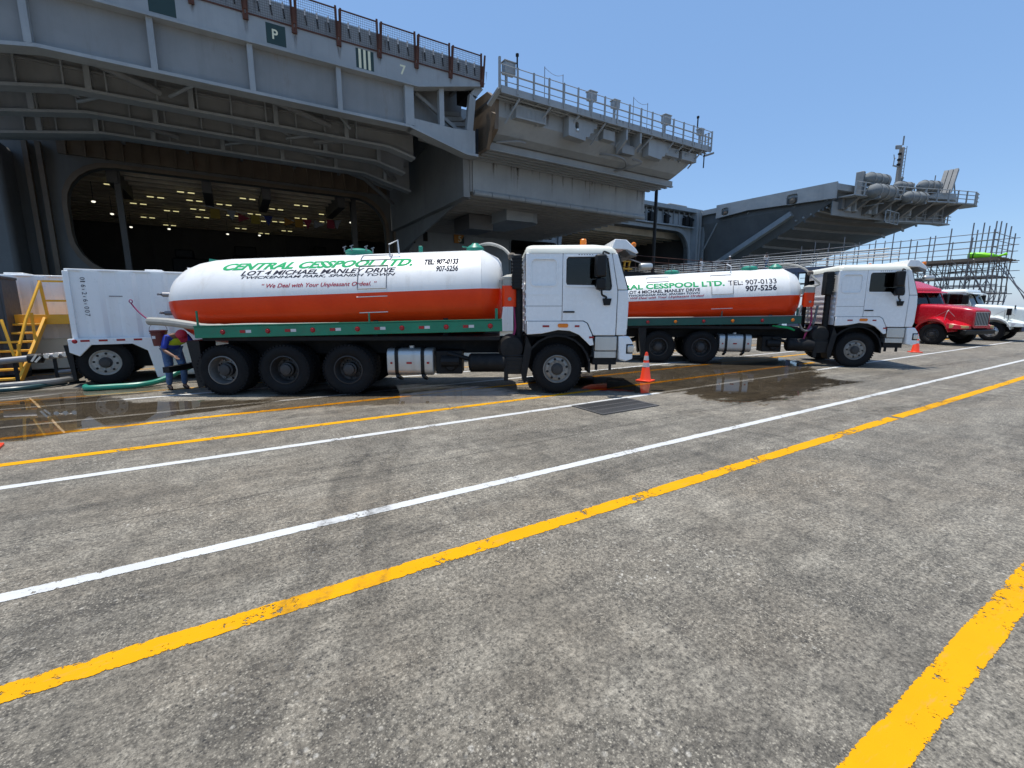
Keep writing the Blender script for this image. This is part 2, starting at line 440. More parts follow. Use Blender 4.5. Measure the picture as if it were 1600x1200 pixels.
    h = mth(nt, 'ADD', mth(nt, 'MULTIPLY', fine, 0.6), mth(nt, 'ADD', mth(nt, 'MULTIPLY', near, 0.2), mid))
    bump(nt, h, 0.6, 0.014, bs)
    return m
M['concrete'] = concrete()
M['joint'] = paint('joint_fill', (0.045, 0.043, 0.04), 0.9, 0.2)

def line_mat(name, col, half, wear):
    m, nt, N, L, bs = newmat(name)
    p = pos(nt)
    c = mixc(nt, ramp(nt, nz(nt, 1.8, 6, 0.65, p), 0.3, 0.7), tuple(x * 0.88 for x in col), col)
    sc = ramp(nt, nz(nt, 7, 7, 0.75, pos(nt, (0.5, 2, 1))), 0.56, 0.72)
    c = mixc(nt, mth(nt, 'MULTIPLY', sc, 0.30), c, (0.22, 0.20, 0.17))
    L.new(c, bs.inputs['Base Color'])
    bs.inputs['Roughness'].default_value = 0.75; bs.inputs['Specular IOR Level'].default_value = 0.15
    tc = N.new('ShaderNodeTexCoord'); sp = N.new('ShaderNodeSeparateXYZ'); L.new(tc.outputs['Object'], sp.inputs[0])
    edge = mth(nt, 'DIVIDE', mth(nt, 'ABSOLUTE', sp.outputs[1]), half)
    f1 = nz(nt, 13, 7, 0.78, p); f2 = nz(nt, 2.2, 3, 0.5, p); f3 = nz(nt, 55, 4, 0.7, p)
    worn = mth(nt, 'ADD', mth(nt, 'ADD', mth(nt, 'MULTIPLY', f1, 0.8), mth(nt, 'MULTIPLY', f2, 0.45)), mth(nt, 'ADD', mth(nt, 'MULTIPLY', f3, 0.25), mth(nt, 'MULTIPLY', mth(nt, 'POWER', edge, 10.0), 0.26)))
    hole = mth(nt, 'GREATER_THAN', worn, wear)
    t = N.new('ShaderNodeBsdfTransparent'); mx = N.new('ShaderNodeMixShader')
    L.new(hole, mx.inputs[0]); L.new(bs.outputs[0], mx.inputs[1]); L.new(t.outputs[0], mx.inputs[2])
    L.new(mx.outputs[0], N['Material Output'].inputs[0])
    bump(nt, f1, 0.3, 0.01, bs)
    return m

def water_mat(name, edge_soft, depth_tint):
    """a film of water: darkens what lies under it, mirrors what stands behind it"""
    m, nt, N, L, bs = newmat(name)
    p = pos(nt)
    t = N.new('ShaderNodeBsdfTransparent'); t.inputs[0].default_value = (*depth_tint, 1)
    g = N.new('ShaderNodeBsdfGlossy'); g.inputs['Roughness'].default_value = 0.02
    b = N.new('ShaderNodeBump'); b.inputs['Strength'].default_value = 0.03; b.inputs['Distance'].default_value = 0.02
    L.new(nz(nt, 2.2, 3, 0.5, p), b.inputs['Height'])
    fr = N.new('ShaderNodeFresnel'); fr.inputs[0].default_value = 1.36
    L.new(b.outputs[0], g.inputs['Normal']); L.new(b.outputs[0], fr.inputs['Normal'])
    wet = N.new('ShaderNodeMixShader'); L.new(fr.outputs[0], wet.inputs[0]); L.new(t.outputs[0], wet.inputs[1]); L.new(g.outputs[0], wet.inputs[2])
    # shore: vertex attribute 0 at the rim .. 1 inside, broken by noise
    at = N.new('ShaderNodeAttribute'); at.attribute_name = 'inside'
    k = mth(nt, 'ADD', at.outputs['Fac'], mth(nt, 'MULTIPLY', mth(nt, 'SUBTRACT', nz(nt, 2.2, 9, 0.78, pos(nt, (0.55, 1.9, 1))), 0.5), 2.4))
    on = ramp(nt, k, 0.30, 0.30 + edge_soft)
    clear = N.new('ShaderNodeBsdfTransparent'); mx = N.new('ShaderNodeMixShader')
    L.new(on, mx.inputs[0]); L.new(clear.outputs[0], mx.inputs[1]); L.new(wet.outputs[0], mx.inputs[2])
    L.new(mx.outputs[0], N['Material Output'].inputs[0])
    return m
M['puddle'] = water_mat('puddle_water', 0.16, (0.60, 0.57, 0.53))
M['damp'] = water_mat('damp_film', 0.5, (0.80, 0.77, 0.74))

def sea_mat():
    m, nt, N, L, bs = newmat('harbour_water')
    bs.inputs['Base Color'].default_value = (0.012, 0.045, 0.06, 1); bs.inputs['Roughness'].default_value = 0.08
    bump(nt, nz(nt, 0.9, 5, 0.6, pos(nt)), 0.5, 0.2, bs)
    return m
M['sea'] = sea_mat()

# ------------------------------------------------------------------ text
def text_geo(txt, width, height, shear=0.0, bold=0.0, spacing=1.0):
    cu = bpy.data.curves.new('lettering', 'FONT'); cu.body = txt; cu.size = 1.0; cu.shear = shear; cu.offset = bold
    cu.space_character = spacing; cu.resolution_u = 3
    ob = lnk(bpy.data.objects.new('lettering', cu))
    bpy.context.view_layer.update()
    me = bpy.data.meshes.new_from_object(ob.evaluated_get(bpy.context.evaluated_depsgraph_get()))
    vs = [v.co.copy() for v in me.vertices]; fs = [tuple(p.vertices) for p in me.polygons]
    bpy.data.objects.remove(ob); bpy.data.curves.remove(cu); bpy.data.meshes.remove(me)
    x0 = min(v.x for v in vs); x1 = max(v.x for v in vs); y0 = min(v.y for v in vs); y1 = max(v.y for v in vs)
    return [((v.x - x0) / (x1 - x0) * width, (v.y - y0) / (y1 - y0) * height) for v in vs], fs

def text_obj(name, txt, width, height, fn, mat, parent=None, world=False, hug=False, **k):
    """fn maps (u, v) on the lettering to a 3D point on its surface"""
    vs, fs = text_geo(txt, width, height, **k)
    if hug:   # cut across the strokes so the lettering can follow a curved shell
        b2 = bmesh.new(); bv = [b2.verts.new((u, v, 0)) for u, v in vs]
        for f in fs:
            try: b2.faces.new([bv[i] for i in f])
            except ValueError: pass
        n = int(height / 0.022) + 1
        for q in range(1, n):
            bmesh.ops.bisect_plane(b2, geom=b2.verts[:] + b2.edges[:] + b2.faces[:], plane_co=(0, height * q / n, 0), plane_no=(0, 1, 0))
        b2.verts.index_update(); vs = [(v.co.x, v.co.y) for v in b2.verts]; fs = [tuple(v.index for v in f.verts) for f in b2.faces]; b2.free()
    bm = MB(); bm.add([fn(u, v) for u, v in vs], fs)
    return bm.build(name, mat, parent, smooth=0, world=world)

# ================================================================== SETTING
g = MB(); g.box(-400, 700, -500, 24.4, -2.6, -0.012)
quay = g.build('ground', M['joint'], smooth=0); tag(quay, None, None, kind='structure')
slab = None
XS = [-24.4 + 15.5 * k for k in range(9)]; YS = [4.94 + 4.86 * k for k in range(-4, 4)]
for i, x in enumerate(XS):
    for y in YS:
        if slab is None:
            b = MB(); b.box(0.004, 15.496, 0.0035, 4.8565, -0.011, 0.0)
            slab = b.build('concrete_slab', M['concrete'], quay, smooth=0); slab.location = (x, y, 0)
        else:
            inst(slab, quay, (x, y, 0))
b = MB()
for bx in ((-400, -24.4, -500, 24.4), (115.1, 700, -500, 24.4), (-24.4, 115.1, -500, -14.5), (-24.4, 115.1, 24.382, 24.4)):
    b.box(*bx, -0.0115, 0.0)
b.build('concrete_apron', M['concrete'], quay, smooth=0)
b = MB(); b.box(-3000, 5000, 24.41, 5000, -4, -2.3)
tag(b.build('sea', M['sea'], smooth=0), None, None, kind='structure')

WL = line_mat('white_line_paint', (0.58, 0.585, 0.57), 0.065, 0.855)
YL = line_mat('yellow_line_paint', (0.70, 0.335, 0.0), 0.085, 0.845)
YF = line_mat('faded_yellow_line_paint', (0.50, 0.26, 0.04), 0.075, 0.84)
def line(y, half, mat, x0=-40, x1=110, z=0.004):
    b = MB(); xs = [x0 + (x1 - x0) * k / 60 for k in range(61)]
    b.add([(x, sgn * half, 0) for x in xs for sgn in (-1, 1)], [(2 * k, 2 * k + 2, 2 * k + 3, 2 * k + 1) for k in range(60)])
    o = b.build('painted_line', mat, smooth=0); o.location = (0, y, z)
    return tag(o, None, None, kind='structure')
line(0.535, 0.085, YL); line(2.90, 0.085, YL, x1=9.35); line(2.90, 0.085, YL, x0=9.5); line(3.95, 0.065, WL); line(6.52, 0.065, WL)
line(7.50, 0.075, YL, x1=16.6); line(9.06, 0.075, YL, x1=60); line(9.92, 0.06, WL); line(11.72, 0.06, WL); line(12.62, 0.07, YF)
line(14.9, 0.06, WL, x0=-1); line(17.3, 0.06, YF)

def puddle(name, outline, mat, z):
    cx = sum(p[0] for p in outline) / len(outline); cy = sum(p[1] for p in outline) / len(outline)
    n = len(outline); rings = [1.0, 0.88, 0.72, 0.5, 0.25]; vs = []; val = []
    # close the outline smoothly
    P = []
    for i in range(n):
        a = Vector(outline[i - 1]); b_ = Vector(outline[i]); c = Vector(outline[(i + 1) % n]); d = Vector(outline[(i + 2) % n])
        for k in range(4):
            t = k / 4
            P.append(0.5 * ((2 * b_) + (c - a) * t + (2 * a - 5 * b_ + 4 * c - d) * t * t + (-a + 3 * b_ - 3 * c + d) * t ** 3))
    m = len(P)
    for r, w in zip(rings, (0.0, 0.45, 0.8, 1.0, 1.0)):
        for p in P:
            vs.append((cx + (p.x - cx) * r, cy + (p.y - cy) * r, z)); val.append(w)
    vs.append((cx, cy, z)); val.append(1.0)
    fs = [(i * m + k, i * m + (k + 1) % m, (i + 1) * m + (k + 1) % m, (i + 1) * m + k) for i in range(4) for k in range(m)]
    fs += [(4 * m + k, 4 * m + (k + 1) % m, 5 * m) for k in range(m)]
    me = bpy.data.meshes.new(name); me.from_pydata(vs, [], fs)
    at = me.attributes.new('inside', 'FLOAT', 'POINT'); at.data.foreach_set('value', val)
    me.materials.append(mat); me.update()
    o = lnk(bpy.data.objects.new(name, me)); return tag(o, None, None, kind='structure')
puddle('puddle', [(-5.2, 10.9), (-4.0, 9.6), (-2.9, 8.55), (-2.2, 8.95), (-1.4, 8.95), (-0.9, 9.35), (0.3, 9.6), (0.9, 9.9), (-0.3, 10.75), (-1.8, 11.35), (-2.4, 12.5), (-4.2, 12.6)], M['puddle'], 0.009)
puddle('puddle', [(5.6, 9.4), (6.2, 7.9), (6.9, 6.7), (8.0, 6.1), (7.7, 5.3), (8.1, 4.7), (9.2, 4.45), (11.8, 4.7), (13.4, 4.6), (13.4, 5.4), (15.3, 6.6), (17.6, 9.0), (16.6, 10.4), (14.2, 9.6), (12.2, 9.6), (10.2, 10.2), (8.0, 9.9)], M['puddle'], 0.009)
puddle('damp_patch', [(-0.6, 9.2), (1.5, 8.6), (4.5, 7.4), (5.6, 8.2), (3.8, 10.4), (0.8, 11.0)], M['damp'], 0.012)
puddle('damp_patch', [(-5.5, 12.4), (-4, 11.9), (-1.6, 12.2), (-1.0, 13.2), (-3.0, 14.0), (-5.5, 14.2)], M['damp'], 0.012)

def mark_mat():
    m, nt, N, L, bs = newmat('tyre_rubber_smear')
    bs.inputs['Base Color'].default_value = (0.05, 0.046, 0.042, 1); bs.inputs['Roughness'].default_value = 0.8
    at = N.new('ShaderNodeAttribute'); at.attribute_name = 'inside'
    p = pos(nt)
    a = mth(nt, 'MULTIPLY', at.outputs['Fac'], mth(nt, 'MULTIPLY', ramp(nt, nz(nt, 3.2, 8, 0.75, p), 0.40, 0.66), ramp(nt, nz(nt, 16, 6, 0.8, p), 0.36, 0.62)))
    t = N.new('ShaderNodeBsdfTransparent'); mx = N.new('ShaderNodeMixShader')
    L.new(mth(nt, 'MULTIPLY', a, 0.75), mx.inputs[0]); L.new(t.outputs[0], mx.inputs[1]); L.new(bs.outputs[0], mx.inputs[2]); L.new(mx.outputs[0], N['Material Output'].inputs[0])
    return m
SMEAR = mark_mat()
def tyre_mark(pts, w, z):
    P = [Vector((x, y, 0)) for x, y in pts]; Q = []
    for i in range(len(P) - 1):
        a = P[max(i - 1, 0)]; b_ = P[i]; c = P[i + 1]; d = P[min(i + 2, len(P) - 1)]
        for k in range(10):
            t = k / 10; Q.append(0.5 * ((2 * b_) + (c - a) * t + (2 * a - 5 * b_ + 4 * c - d) * t * t + (-a + 3 * b_ - 3 * c + d) * t ** 3))
    Q.append(P[-1]); vs = []; val = []; n = len(Q)
    for i, q in enumerate(Q):
        d = (Q[min(i + 1, n - 1)] - Q[max(i - 1, 0)]).normalized(); s_ = Vector((-d.y, d.x, 0)) * w
        e = min(1.0, min(i, n - 1 - i) / 5)
        for f, v in ((-1, 0), (-0.6, 0.85), (-0.15, 0.6), (0.15, 0.6), (0.6, 0.85), (1, 0)):
            vs.append((q.x + s_.x * f, q.y + s_.y * f, z)); val.append(v * e)
    fs = [(i * 6 + k, (i + 1) * 6 + k, (i + 1) * 6 + k + 1, i * 6 + k + 1) for i in range(n - 1) for k in range(5)]
    me = bpy.data.meshes.new('tyre_mark'); me.from_pydata(vs, [], fs)
    at = me.attributes.new('inside', 'FLOAT', 'POINT'); at.data.foreach_set('value', val); me.materials.append(SMEAR); me.update()
    return tag(lnk(bpy.data.objects.new('tyre_mark', me)), None, None, kind='structure')
for k, (pts, w) in enumerate((([(-0.4, 1.6), (0.35, 3.2), (0.9, 4.9), (1.6, 6.6)], 0.17), ([(0.1, 1.4), (0.72, 3.1), (1.3, 4.9), (2.1, 6.4)], 0.13), ([(-3, 5.6), (1, 5.5), (6, 5.0), (12, 4.9), (22, 5.4)], 0.2), ([(-3, 3.2), (2, 3.5), (8, 3.4), (16, 2.2), (26, 1.6)], 0.2),
        ([(5.5, 0.2), (8.5, 1.3), (11.2, 1.6), (14, 1.3), (18, 0.2)], 0.16), ([(6.2, -0.4), (8.8, 0.7), (11.3, 1.0), (14, 0.7), (17.5, -0.4)], 0.16), ([(8.2, 4.3), (9.2, 3.75), (9.9, 3.3), (10.8, 3.1)], 0.16), ([(-2, 8.2), (1.5, 8.3), (4.2, 7.0), (8, 5.2), (13, 3.4)], 0.18), ([(12, 8.0), (17, 5.6), (24, 4.6), (34, 4.8)], 0.2))):
    tyre_mark(pts, w, 0.0052 + 0.0004 * k)

# drain grate, let into the concrete
dg = thing('drain_grate', 'rusty cast iron drain grate set in concrete by the puddle', 'drain grate', (6.02, 6.04, 0))
b = MB(); b.box(-0.72, 0.72, -0.42, -0.36, 0.001, 0.018); b.box(-0.72, 0.72, 0.36, 0.42, 0.001, 0.018); b.box(-0.72, -0.66, -0.36, 0.36, 0.001, 0.018); b.box(0.66, 0.72, -0.36, 0.36, 0.001, 0.018)
b.build('grate_frame', M['iron'], dg, smooth=0)
b = MB(); b.box(-0.66, 0.66, -0.36, 0.36, 0.001, 0.003); b.build('drain_pit', M['black'], dg, smooth=0)
b = MB(); b.box(-0.014, 0.014, -0.36, 0.36, 0.003, 0.016); gb = b.build('grate_bar', M['iron'], dg, smooth=0); gb.location = (-0.62, 0, 0)
for k in range(1, 22): inst(gb, dg, (-0.62 + k * 0.059, 0, 0))
b = MB(); b.box(-0.66, 0.66, -0.02, 0.02, 0.003, 0.0175)
cb = b.build('cross_bar', M['iron'], dg, smooth=0); cb.location = (0, -0.12, 0); inst(cb, dg, (0, 0.12, 0))

# ================================================================== THE SHIP
HY = 48.0        # hull side
ZD = 16.5        # flight deck
ship = thing('aircraft_carrier', 'huge haze grey aircraft carrier moored along the quay behind the trucks', 'ship', (20, HY, -2.3))
def sp(bm, name, mat, parent=None, **k):
    """ship part given in world coordinates"""
    o = bm.build(name, mat, None, **k)
    base = ship.location
    for v in o.data.vertices: v.co = v.co - base
    o.parent = ship if parent is None else parent
    return o
opA = rrect(-9.9, 14.2, 4.4, 12.5, 3.0, 6)
opC = rrect(36.8, 62.0, 4.4, 13.35, 3.2, 6)
doorB = rrect(29.2, 36.2, 4.6, 9.95, 0.5, 3)
ventB = [(32.1, 10.3), (35.4, 10.3), (35.4, 12.1), (32.1, 12.1)]
b = MB(); b.plate([(-45, -4), (64.2, -4), (64.2, 15.9), (-45, 15.9)], HY, HY + 0.6, 'y', [opA, opC, doorB, ventB])
hull = sp(b, 'hull_side', M['shipshade'], smooth=0)  # hull painted darker for the shade round the hangar opening
b = MB(); b.plate([(16.6, -4), (64.2, -4), (64.2, 15.9), (16.6, 15.9)], HY - 0.08, HY - 0.002, 'y', [opC, doorB, ventB]); sp(b, 'hull_plating', M['ship'], smooth=0)  # paler skin of the same hull for its lit stretch
b = MB(); b.box(-45, 112, HY + 0.05, HY + 60, 15.9, ZD); sp(b, 'flight_deck', M['deckblack'], smooth=0)
# bow hull beyond the recess, tapering away
b = MB(); b.plate([(64.2, HY), (92, HY), (112, HY + 16), (118, HY + 34), (112, HY + 60), (64.2, HY + 60)], -4, 15.9, 'z'); sp(b, 'bow_hull', M['ship'], smooth=0)
# hangar bay behind the openings
b = MB(); b.box(-44, 64, HY + 0.7, HY + 34, 3.9, 4.4); sp(b, 'hangar_floor', M['deckblack'], smooth=0)
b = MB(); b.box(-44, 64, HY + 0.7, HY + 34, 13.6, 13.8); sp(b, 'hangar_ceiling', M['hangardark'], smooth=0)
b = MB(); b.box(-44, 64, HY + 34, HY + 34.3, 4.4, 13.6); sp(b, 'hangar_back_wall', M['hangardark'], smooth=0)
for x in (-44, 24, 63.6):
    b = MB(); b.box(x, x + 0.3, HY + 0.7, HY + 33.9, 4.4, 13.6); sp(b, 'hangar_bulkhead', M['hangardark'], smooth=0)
beam0 = None
for k in range(17):
    y = HY + 2.6 + k * 1.75
    b = MB(); b.box(-43.5, 23.8, y, y + 0.22, 12.75, 13.6); b.box(-43.5, 23.8, y - 0.14, y + 0.36, 12.65, 12.75); sp(b, 'hangar_beam', M['hangar'], smooth=0)
    if k < 9:
        b = MB(); b.box(24.4, 63.4, y, y + 0.22, 12.75, 13.6); b.box(24.4, 63.4, y - 0.14, y + 0.36, 12.65, 12.75); sp(b, 'hangar_beam', M['hangar'], smooth=0)
for x in (-7.3, -1.0, 3.6, 10.2):
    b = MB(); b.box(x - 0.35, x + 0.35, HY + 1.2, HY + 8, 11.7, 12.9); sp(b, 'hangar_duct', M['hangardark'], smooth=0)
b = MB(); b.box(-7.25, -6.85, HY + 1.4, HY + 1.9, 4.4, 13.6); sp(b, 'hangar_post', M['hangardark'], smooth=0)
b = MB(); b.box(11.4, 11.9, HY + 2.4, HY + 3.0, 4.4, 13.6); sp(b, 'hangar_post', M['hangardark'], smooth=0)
for x, y in ((-8.25, 53.3), (-3.14, 53.2), (-2.7, 56.8), (-7.7, 61.4), (-2.68, 61.5), (1.8, 53.1), (2.65, 61.2), (6.66, 53.6), (7.5, 61.1), (3.4, 65.5), (-2.5, 66.5), (8.2, 66), (7.0, 72), (-8.0, 70), (1.5, 73), (-5.8, 57), (-0.2, 57.3), (4.6, 57), (9.6, 57.2), (-5.2, 64), (0.6, 63.5), (5.4, 65), (10.4, 62), (-6.4, 75), (4.4, 76)):
    for dx in (0, 0.8):
        b = MB(); b.box(x + dx - 0.26, x + dx + 0.26, y - 0.04, y + 0.04, 12.28, 12.36); sp(b, 'hangar_light', M['tube'], smooth=0)
for x, y in ((-9.6, 54.7), (-9.4, 60.8), (-9.2, 69.4), (-5.6, 68.7), (0.3, 69.5), (3.8, 68.6), (11.9, 53.1)):
    b = MB(); b.lathe([(-0.08, 0.03), (-0.05, 0.13), (0.05, 0.15), (0.08, 0.05)], 10, (x, y, 11.0), 'z'); sp(b, 'hangar_light', M['bulb'])
    b = MB(); b.cyl((x, y, 11.08), (x, y, 12.7), 0.02, 6); sp(b, 'lamp_rod', M['hangardark'])
for x, y, w, d, h in ((-5, 60, 3.2, 2.5, 2.6), (0.5, 66, 4.5, 3, 3.6), (6.5, 58, 2.6, 2, 2.0), (10, 68, 3, 3, 4.2)):
    b = MB(); b.box(x, x + w, y, y + d, 4.4, 4.4 + h); b.box(x + 0.3, x + w * 0.6, y + 0.2, y + d - 0.2, 4.4 + h, 4.4 + h * 1.35); sp(b, 'hangar_gear', M['chassis'], bevel=0.15)
for k in range(7):
    x = -9 + k * 3.4
    b = MB(); b.box(x, x + 0.3, HY + 33.6, HY + 34, 4.4, 13.6); sp(b, 'hangar_frame', M['hangardark'], smooth=0)
# opening rims and the vertical guide rails either side
def rim(poly, w, name, mat, grow):
    cx = sum(p[0] for p in poly) / len(poly); cz = sum(p[1] for p in poly) / len(poly)
    x0 = min(p[0] for p in poly); x1 = max(p[0] for p in poly); z0 = min(p[1] for p in poly); z1 = max(p[1] for p in poly)
    outer = [(cx + (p[0] - cx) * (1 + 2 * grow / (x1 - x0)), cz + (p[1] - cz) * (1 + 2 * grow / (z1 - z0))) for p in poly]
    b = MB(); b.plate(outer, HY - w, HY + 0.02, 'y', [poly]); sp(b, name, mat, smooth=30)
rim(opA, 0.25, 'opening_rim', M['shiprust'], 0.3)
rim(opC, 0.3, 'opening_rim', M['ship'], 0.5)
rim(doorB, 0.2, 'opening_rim', M['ship'], 0.12)
for x, m_ in ((-11.6, 'shiprust'), (-10.9, 'shiprust'), (14.95, 'shiprust'), (15.35, 'ship'), (16.0, 'ship')):
    b = MB(); b.box(x - 0.14, x + 0.14, HY - 0.75, HY - 0.35, -1.0, 13.6); b.box(x - 0.05, x + 0.05, HY - 0.37, HY + 0.02, -1.0, 13.6); sp(b, 'guide_rail', M[m_], smooth=0)
b = MB(); b.box(-45, -12.4, HY - 2.6, HY + 0.02, -1, 13.0); sp(b, 'side_blister', M['shipshade'], bevel=0.3)  # shade under the elevator is put into its paint
# brown plating band with brackets above the hangar opening
b = MB(); b.box(-10, 14.4, HY - 0.22, HY + 0.02, 13.1, 15.2); sp(b, 'header_plate', M['shiprust'], smooth=0)
for k in range(22):
    x = -9.5 + k * 1.1
    b = MB(); b.box(x - 0.05, x + 0.05, HY - 0.5, HY - 0.2, 13.0, 15.1); sp(b, 'header_bracket', M['shiprust'], smooth=0)

# string of signal flags hung inside the hangar
fl = thing('signal_flag_line', 'string of small coloured signal flags hung inside the dark hangar opening', 'flags', (5, 51, 10.6))
b = MB(); b.tube([(-6.5, 0, 0.35), (-3, 0, -0.05), (0.5, 0, -0.28), (3, 0, -0.4), (5.5, 0, 0.2)], 0.015, 5); b.build('cord', M['whitecloth'], fl)
fcols = [(0.45, 0.30, 0.03), (0.4, 0.4, 0.4), (0.35, 0.03, 0.05), (0.45, 0.32, 0.03), (0.03, 0.05, 0.25), (0.5, 0.22, 0.02), (0.5, 0.25, 0.02), (0.4, 0.03, 0.07), (0.35, 0.35, 0.36), (0.4, 0.03, 0.06), (0.38, 0.38, 0.4)]
for k, x in enumerate((-5.6, -4.3, -3.4, -2.4, -1.3, 0.5, 1.4, 2.2, 3.2, 4.4, 5.0)):
    fm = paint('flag_cloth', tuple(0.45 * q for q in fcols[k]), 0.85, 0.1)
    zt = 0.3 - 0.0 * x - (0.36 if -4 < x < 4 else 0.18)
    b = MB()
    if k % 3 == 1: b.plate([(x - 0.4, zt), (x + 0.4, zt), (x, zt - 0.95)], -0.03, 0.03, 'y')
    elif k % 3 == 2: b.plate([(x - 0.4, zt), (x - 0.4, zt - 0.8), (x + 0.55, zt - 0.4)], -0.03, 0.03, 'y')
    else: b.plate([(x - 0.38, zt), (x + 0.38, zt), (x + 0.38, zt - 0.85), (x - 0.38, zt - 0.85)], -0.03, 0.03, 'y')
    b.build('flag', fm, fl, smooth=0)

# ---------------------------------------------------------------- deck edge elevator (raised)
EY = 27.0
el = thing('aircraft_elevator', 'deck edge aircraft elevator platform with deep grey girders overhead, marked P and 7', 'elevator', (1.6, 37, 11.2))
def ep(bm, name, mat, parent=None, **k):
    o = bm.build(name, mat, None, **k)
    for v in o.data.vertices: v.co = v.co - el.location
    o.parent = el if parent is None else parent
    return o
XL, XR = -13.0, 14.4
b = MB(); b.box(XL, XR + 0.1, EY + 0.12, 47.6, 16.2, ZD); ep(b, 'deck_plate', M['shipweb'], smooth=0)
b = MB(); b.plate([(XL, 15.5), (XR + 0.2, 15.5), (XR + 0.1, ZD + 0.02), (XL, ZD + 0.02)], EY + 0.05, EY + 0.3, 'y'); ep(b, 'deck_coaming', M['ship'], smooth=0)
b = MB(); b.plate([(XL, 14.43), (10.2, 14.43), (14.4, 15.42), (14.6, 15.53), (XL, 15.53)], EY - 0.1, EY + 0.16, 'y'); fascia = ep(b, 'fascia', M['ship'], smooth=0)
b = MB(); b.box(XL, 10.2, EY - 0.16, EY + 0.5, 14.32, 14.43); b.bar((10.2, EY + 0.17, 14.375), (14.4, EY + 0.17, 15.36), 0.66, 0.11); ep(b, 'fascia_lip', M['ship'], smooth=0)
FL = [(XL, 11.0), (-10.4, 11.4), (-5.8, 12.2), (9.65, 12.2), (13.3, 11.3), (13.95, 11.3)]
def girder(y, top, x1, xs, zb=0.0, pth=FL, tilt=0):
    pts = [p for p in pth if p[0] <= x1]
    prev = pts[-1]
    nxt = [p for p in pth if p[0] > x1]
    if nxt:
        t = (x1 - prev[0]) / (nxt[0][0] - prev[0]); pts.append((x1, prev[1] + t * (nxt[0][1] - prev[1])))
    pts = [(x, z + zb) for x, z in pts]
    b = MB(); b.plate(pts + [(x1, top), (XL, top)], y + 0.34, y + 0.42, 'y'); w = ep(b, 'girder_web', M['shipweb'], smooth=0)
    b = MB()
    for p, q in zip(pts, pts[1:]): b.bar((p[0], y + 0.38, p[1]), (q[0], y + 0.38, q[1]), 0.76, 0.14)
    ep(b, 'girder_flange', M['ship'], w)
    def zf(x):
        for p, q in zip(pts, pts[1:]):
            if p[0] <= x <= q[0]: return p[1] + (x - p[0]) / (q[0] - p[0]) * (q[1] - p[1])
        return pts[-1][1]
    for x in xs:
        ww = 0.24 if abs(x - 9.7) > 0.1 else 0.52
        b = MB(); b.box(x - ww / 2, x + ww / 2, y + 0.0, y + 0.339, zf(x) + 0.07, top); ep(b, 'stiffener', M['ship'], w, smooth=0)
    # longitudinal stringers on the web
    for dz in (0.9, 1.8):
        b = MB(); b.box(XL, x1 - 0.3, y + 0.2, y + 0.339, pts[2][1] + dz, pts[2][1] + dz + 0.09); ep(b, 'stringer', M['shipweb'], w, smooth=0) if y > EY + 0.6 else None
    return w
girder(EY + 0.0, 14.43, 9.9, [-10.0, -6.0, -2.0, 1.8, 5.86, 9.7])
girder(31.0, 16.2, 11.4, [-9.3, -5.0, -0.9, 3.1, 7.0])
girder(34.3, 16.2, 11.8, [-7.9, -2.8, 2.3, 6.3, 9.9])
girder(37.7, 16.2, 13.4, [-8.5, -6.0, -3.3, 0.4, 4.0, 7.6, 11.3])
girder(42.4, 16.2, 13.4, [-8.5, -3.3, 0.4, 7.6], zb=1.2)
# outboard girder's right end: low plate, posts and open bay
b = MB(); b.plate([(9.75, 12.2), (13.3, 11.3), (13.95, 11.3), (13.95, 12.75), (12.6, 12.62), (9.75, 12.7)], EY + 0.1, EY + 0.3, 'y'); ep(b, 'end_plate', M['ship'], smooth=0)
b = MB(); b.bar((9.65, EY + 0.38, 12.2), (13.3, EY + 0.38, 11.3), 0.8, 0.14); b.bar((13.3, EY + 0.38, 11.3), (14.1, EY + 0.38, 11.3), 0.8, 0.14); ep(b, 'end_flange', M['ship'], smooth=0)
for p, q, w in (((11.75, 14.8), (11.75, 12.66), 0.3), ((14.4, 15.4), (13.85, 14.75), 0.42), ((13.85, 14.8), (13.6, 12.72), 0.42)):
    b = MB(); b.bar((p[0], EY + 0.3, p[1]), (q[0], EY + 0.3, q[1]), w, 0.34, (0, 1, 0)); ep(b, 'end_post', M['ship'], smooth=0)
b = MB(); b.plate([(11.3, 12.6), (14.3, 12.2), (14.45, 16.2), (11.3, 16.2)], EY + 3.0, EY + 3.1, 'y'); ep(b, 'bay_back', M['shipweb'], smooth=0)
b = MB(); b.box(13.7, 14.35, EY + 0.5, EY + 2.2, 14.9, 16.2); ep(b, 'latch_housing', M['chassis'], smooth=0)
b = MB(); b.bar((10.4, EY + 0.9, 14.4), (13.4, EY + 0.9, 12.7), 0.2); ep(b, 'diagonal_brace', M['shipweb'], smooth=0)
b = MB(); b.plate([(9.9, 12.7), (12.4, 12.7), (12.4, 16.2), (9.9, 16.2)], EY + 1.4, EY + 1.5, 'y'); ep(b, 'bay_web', M['shipweb'], smooth=0)
for k in range(6):
    b = MB(); b.bar((12.4, EY + 1.3 + k * 0.5, 12.9 + k * 0.48), (14.1, EY + 1.3 + k * 0.5, 13.2 + k * 0.48), 0.14, 0.24); ep(b, 'bay_rung', M['ship'], smooth=0)
for x in (-10, -6.0, -2.0, 1.8, 5.86, 9.7):
    b = MB(); b.box(x - 0.1, x + 0.1, EY + 0.45, 30.95 + 0.3, 13.7, 16.2); b.box(x - 0.25, x + 0.25, EY + 0.45, 31.3, 13.58, 13.7); ep(b, 'cross_beam', M['shipweb'], smooth=0)
    b = MB(); b.box(x - 0.1, x + 0.1, 31.45, 47.3, 14.2, 16.2); ep(b, 'cross_beam', M['shipweb'], smooth=0)
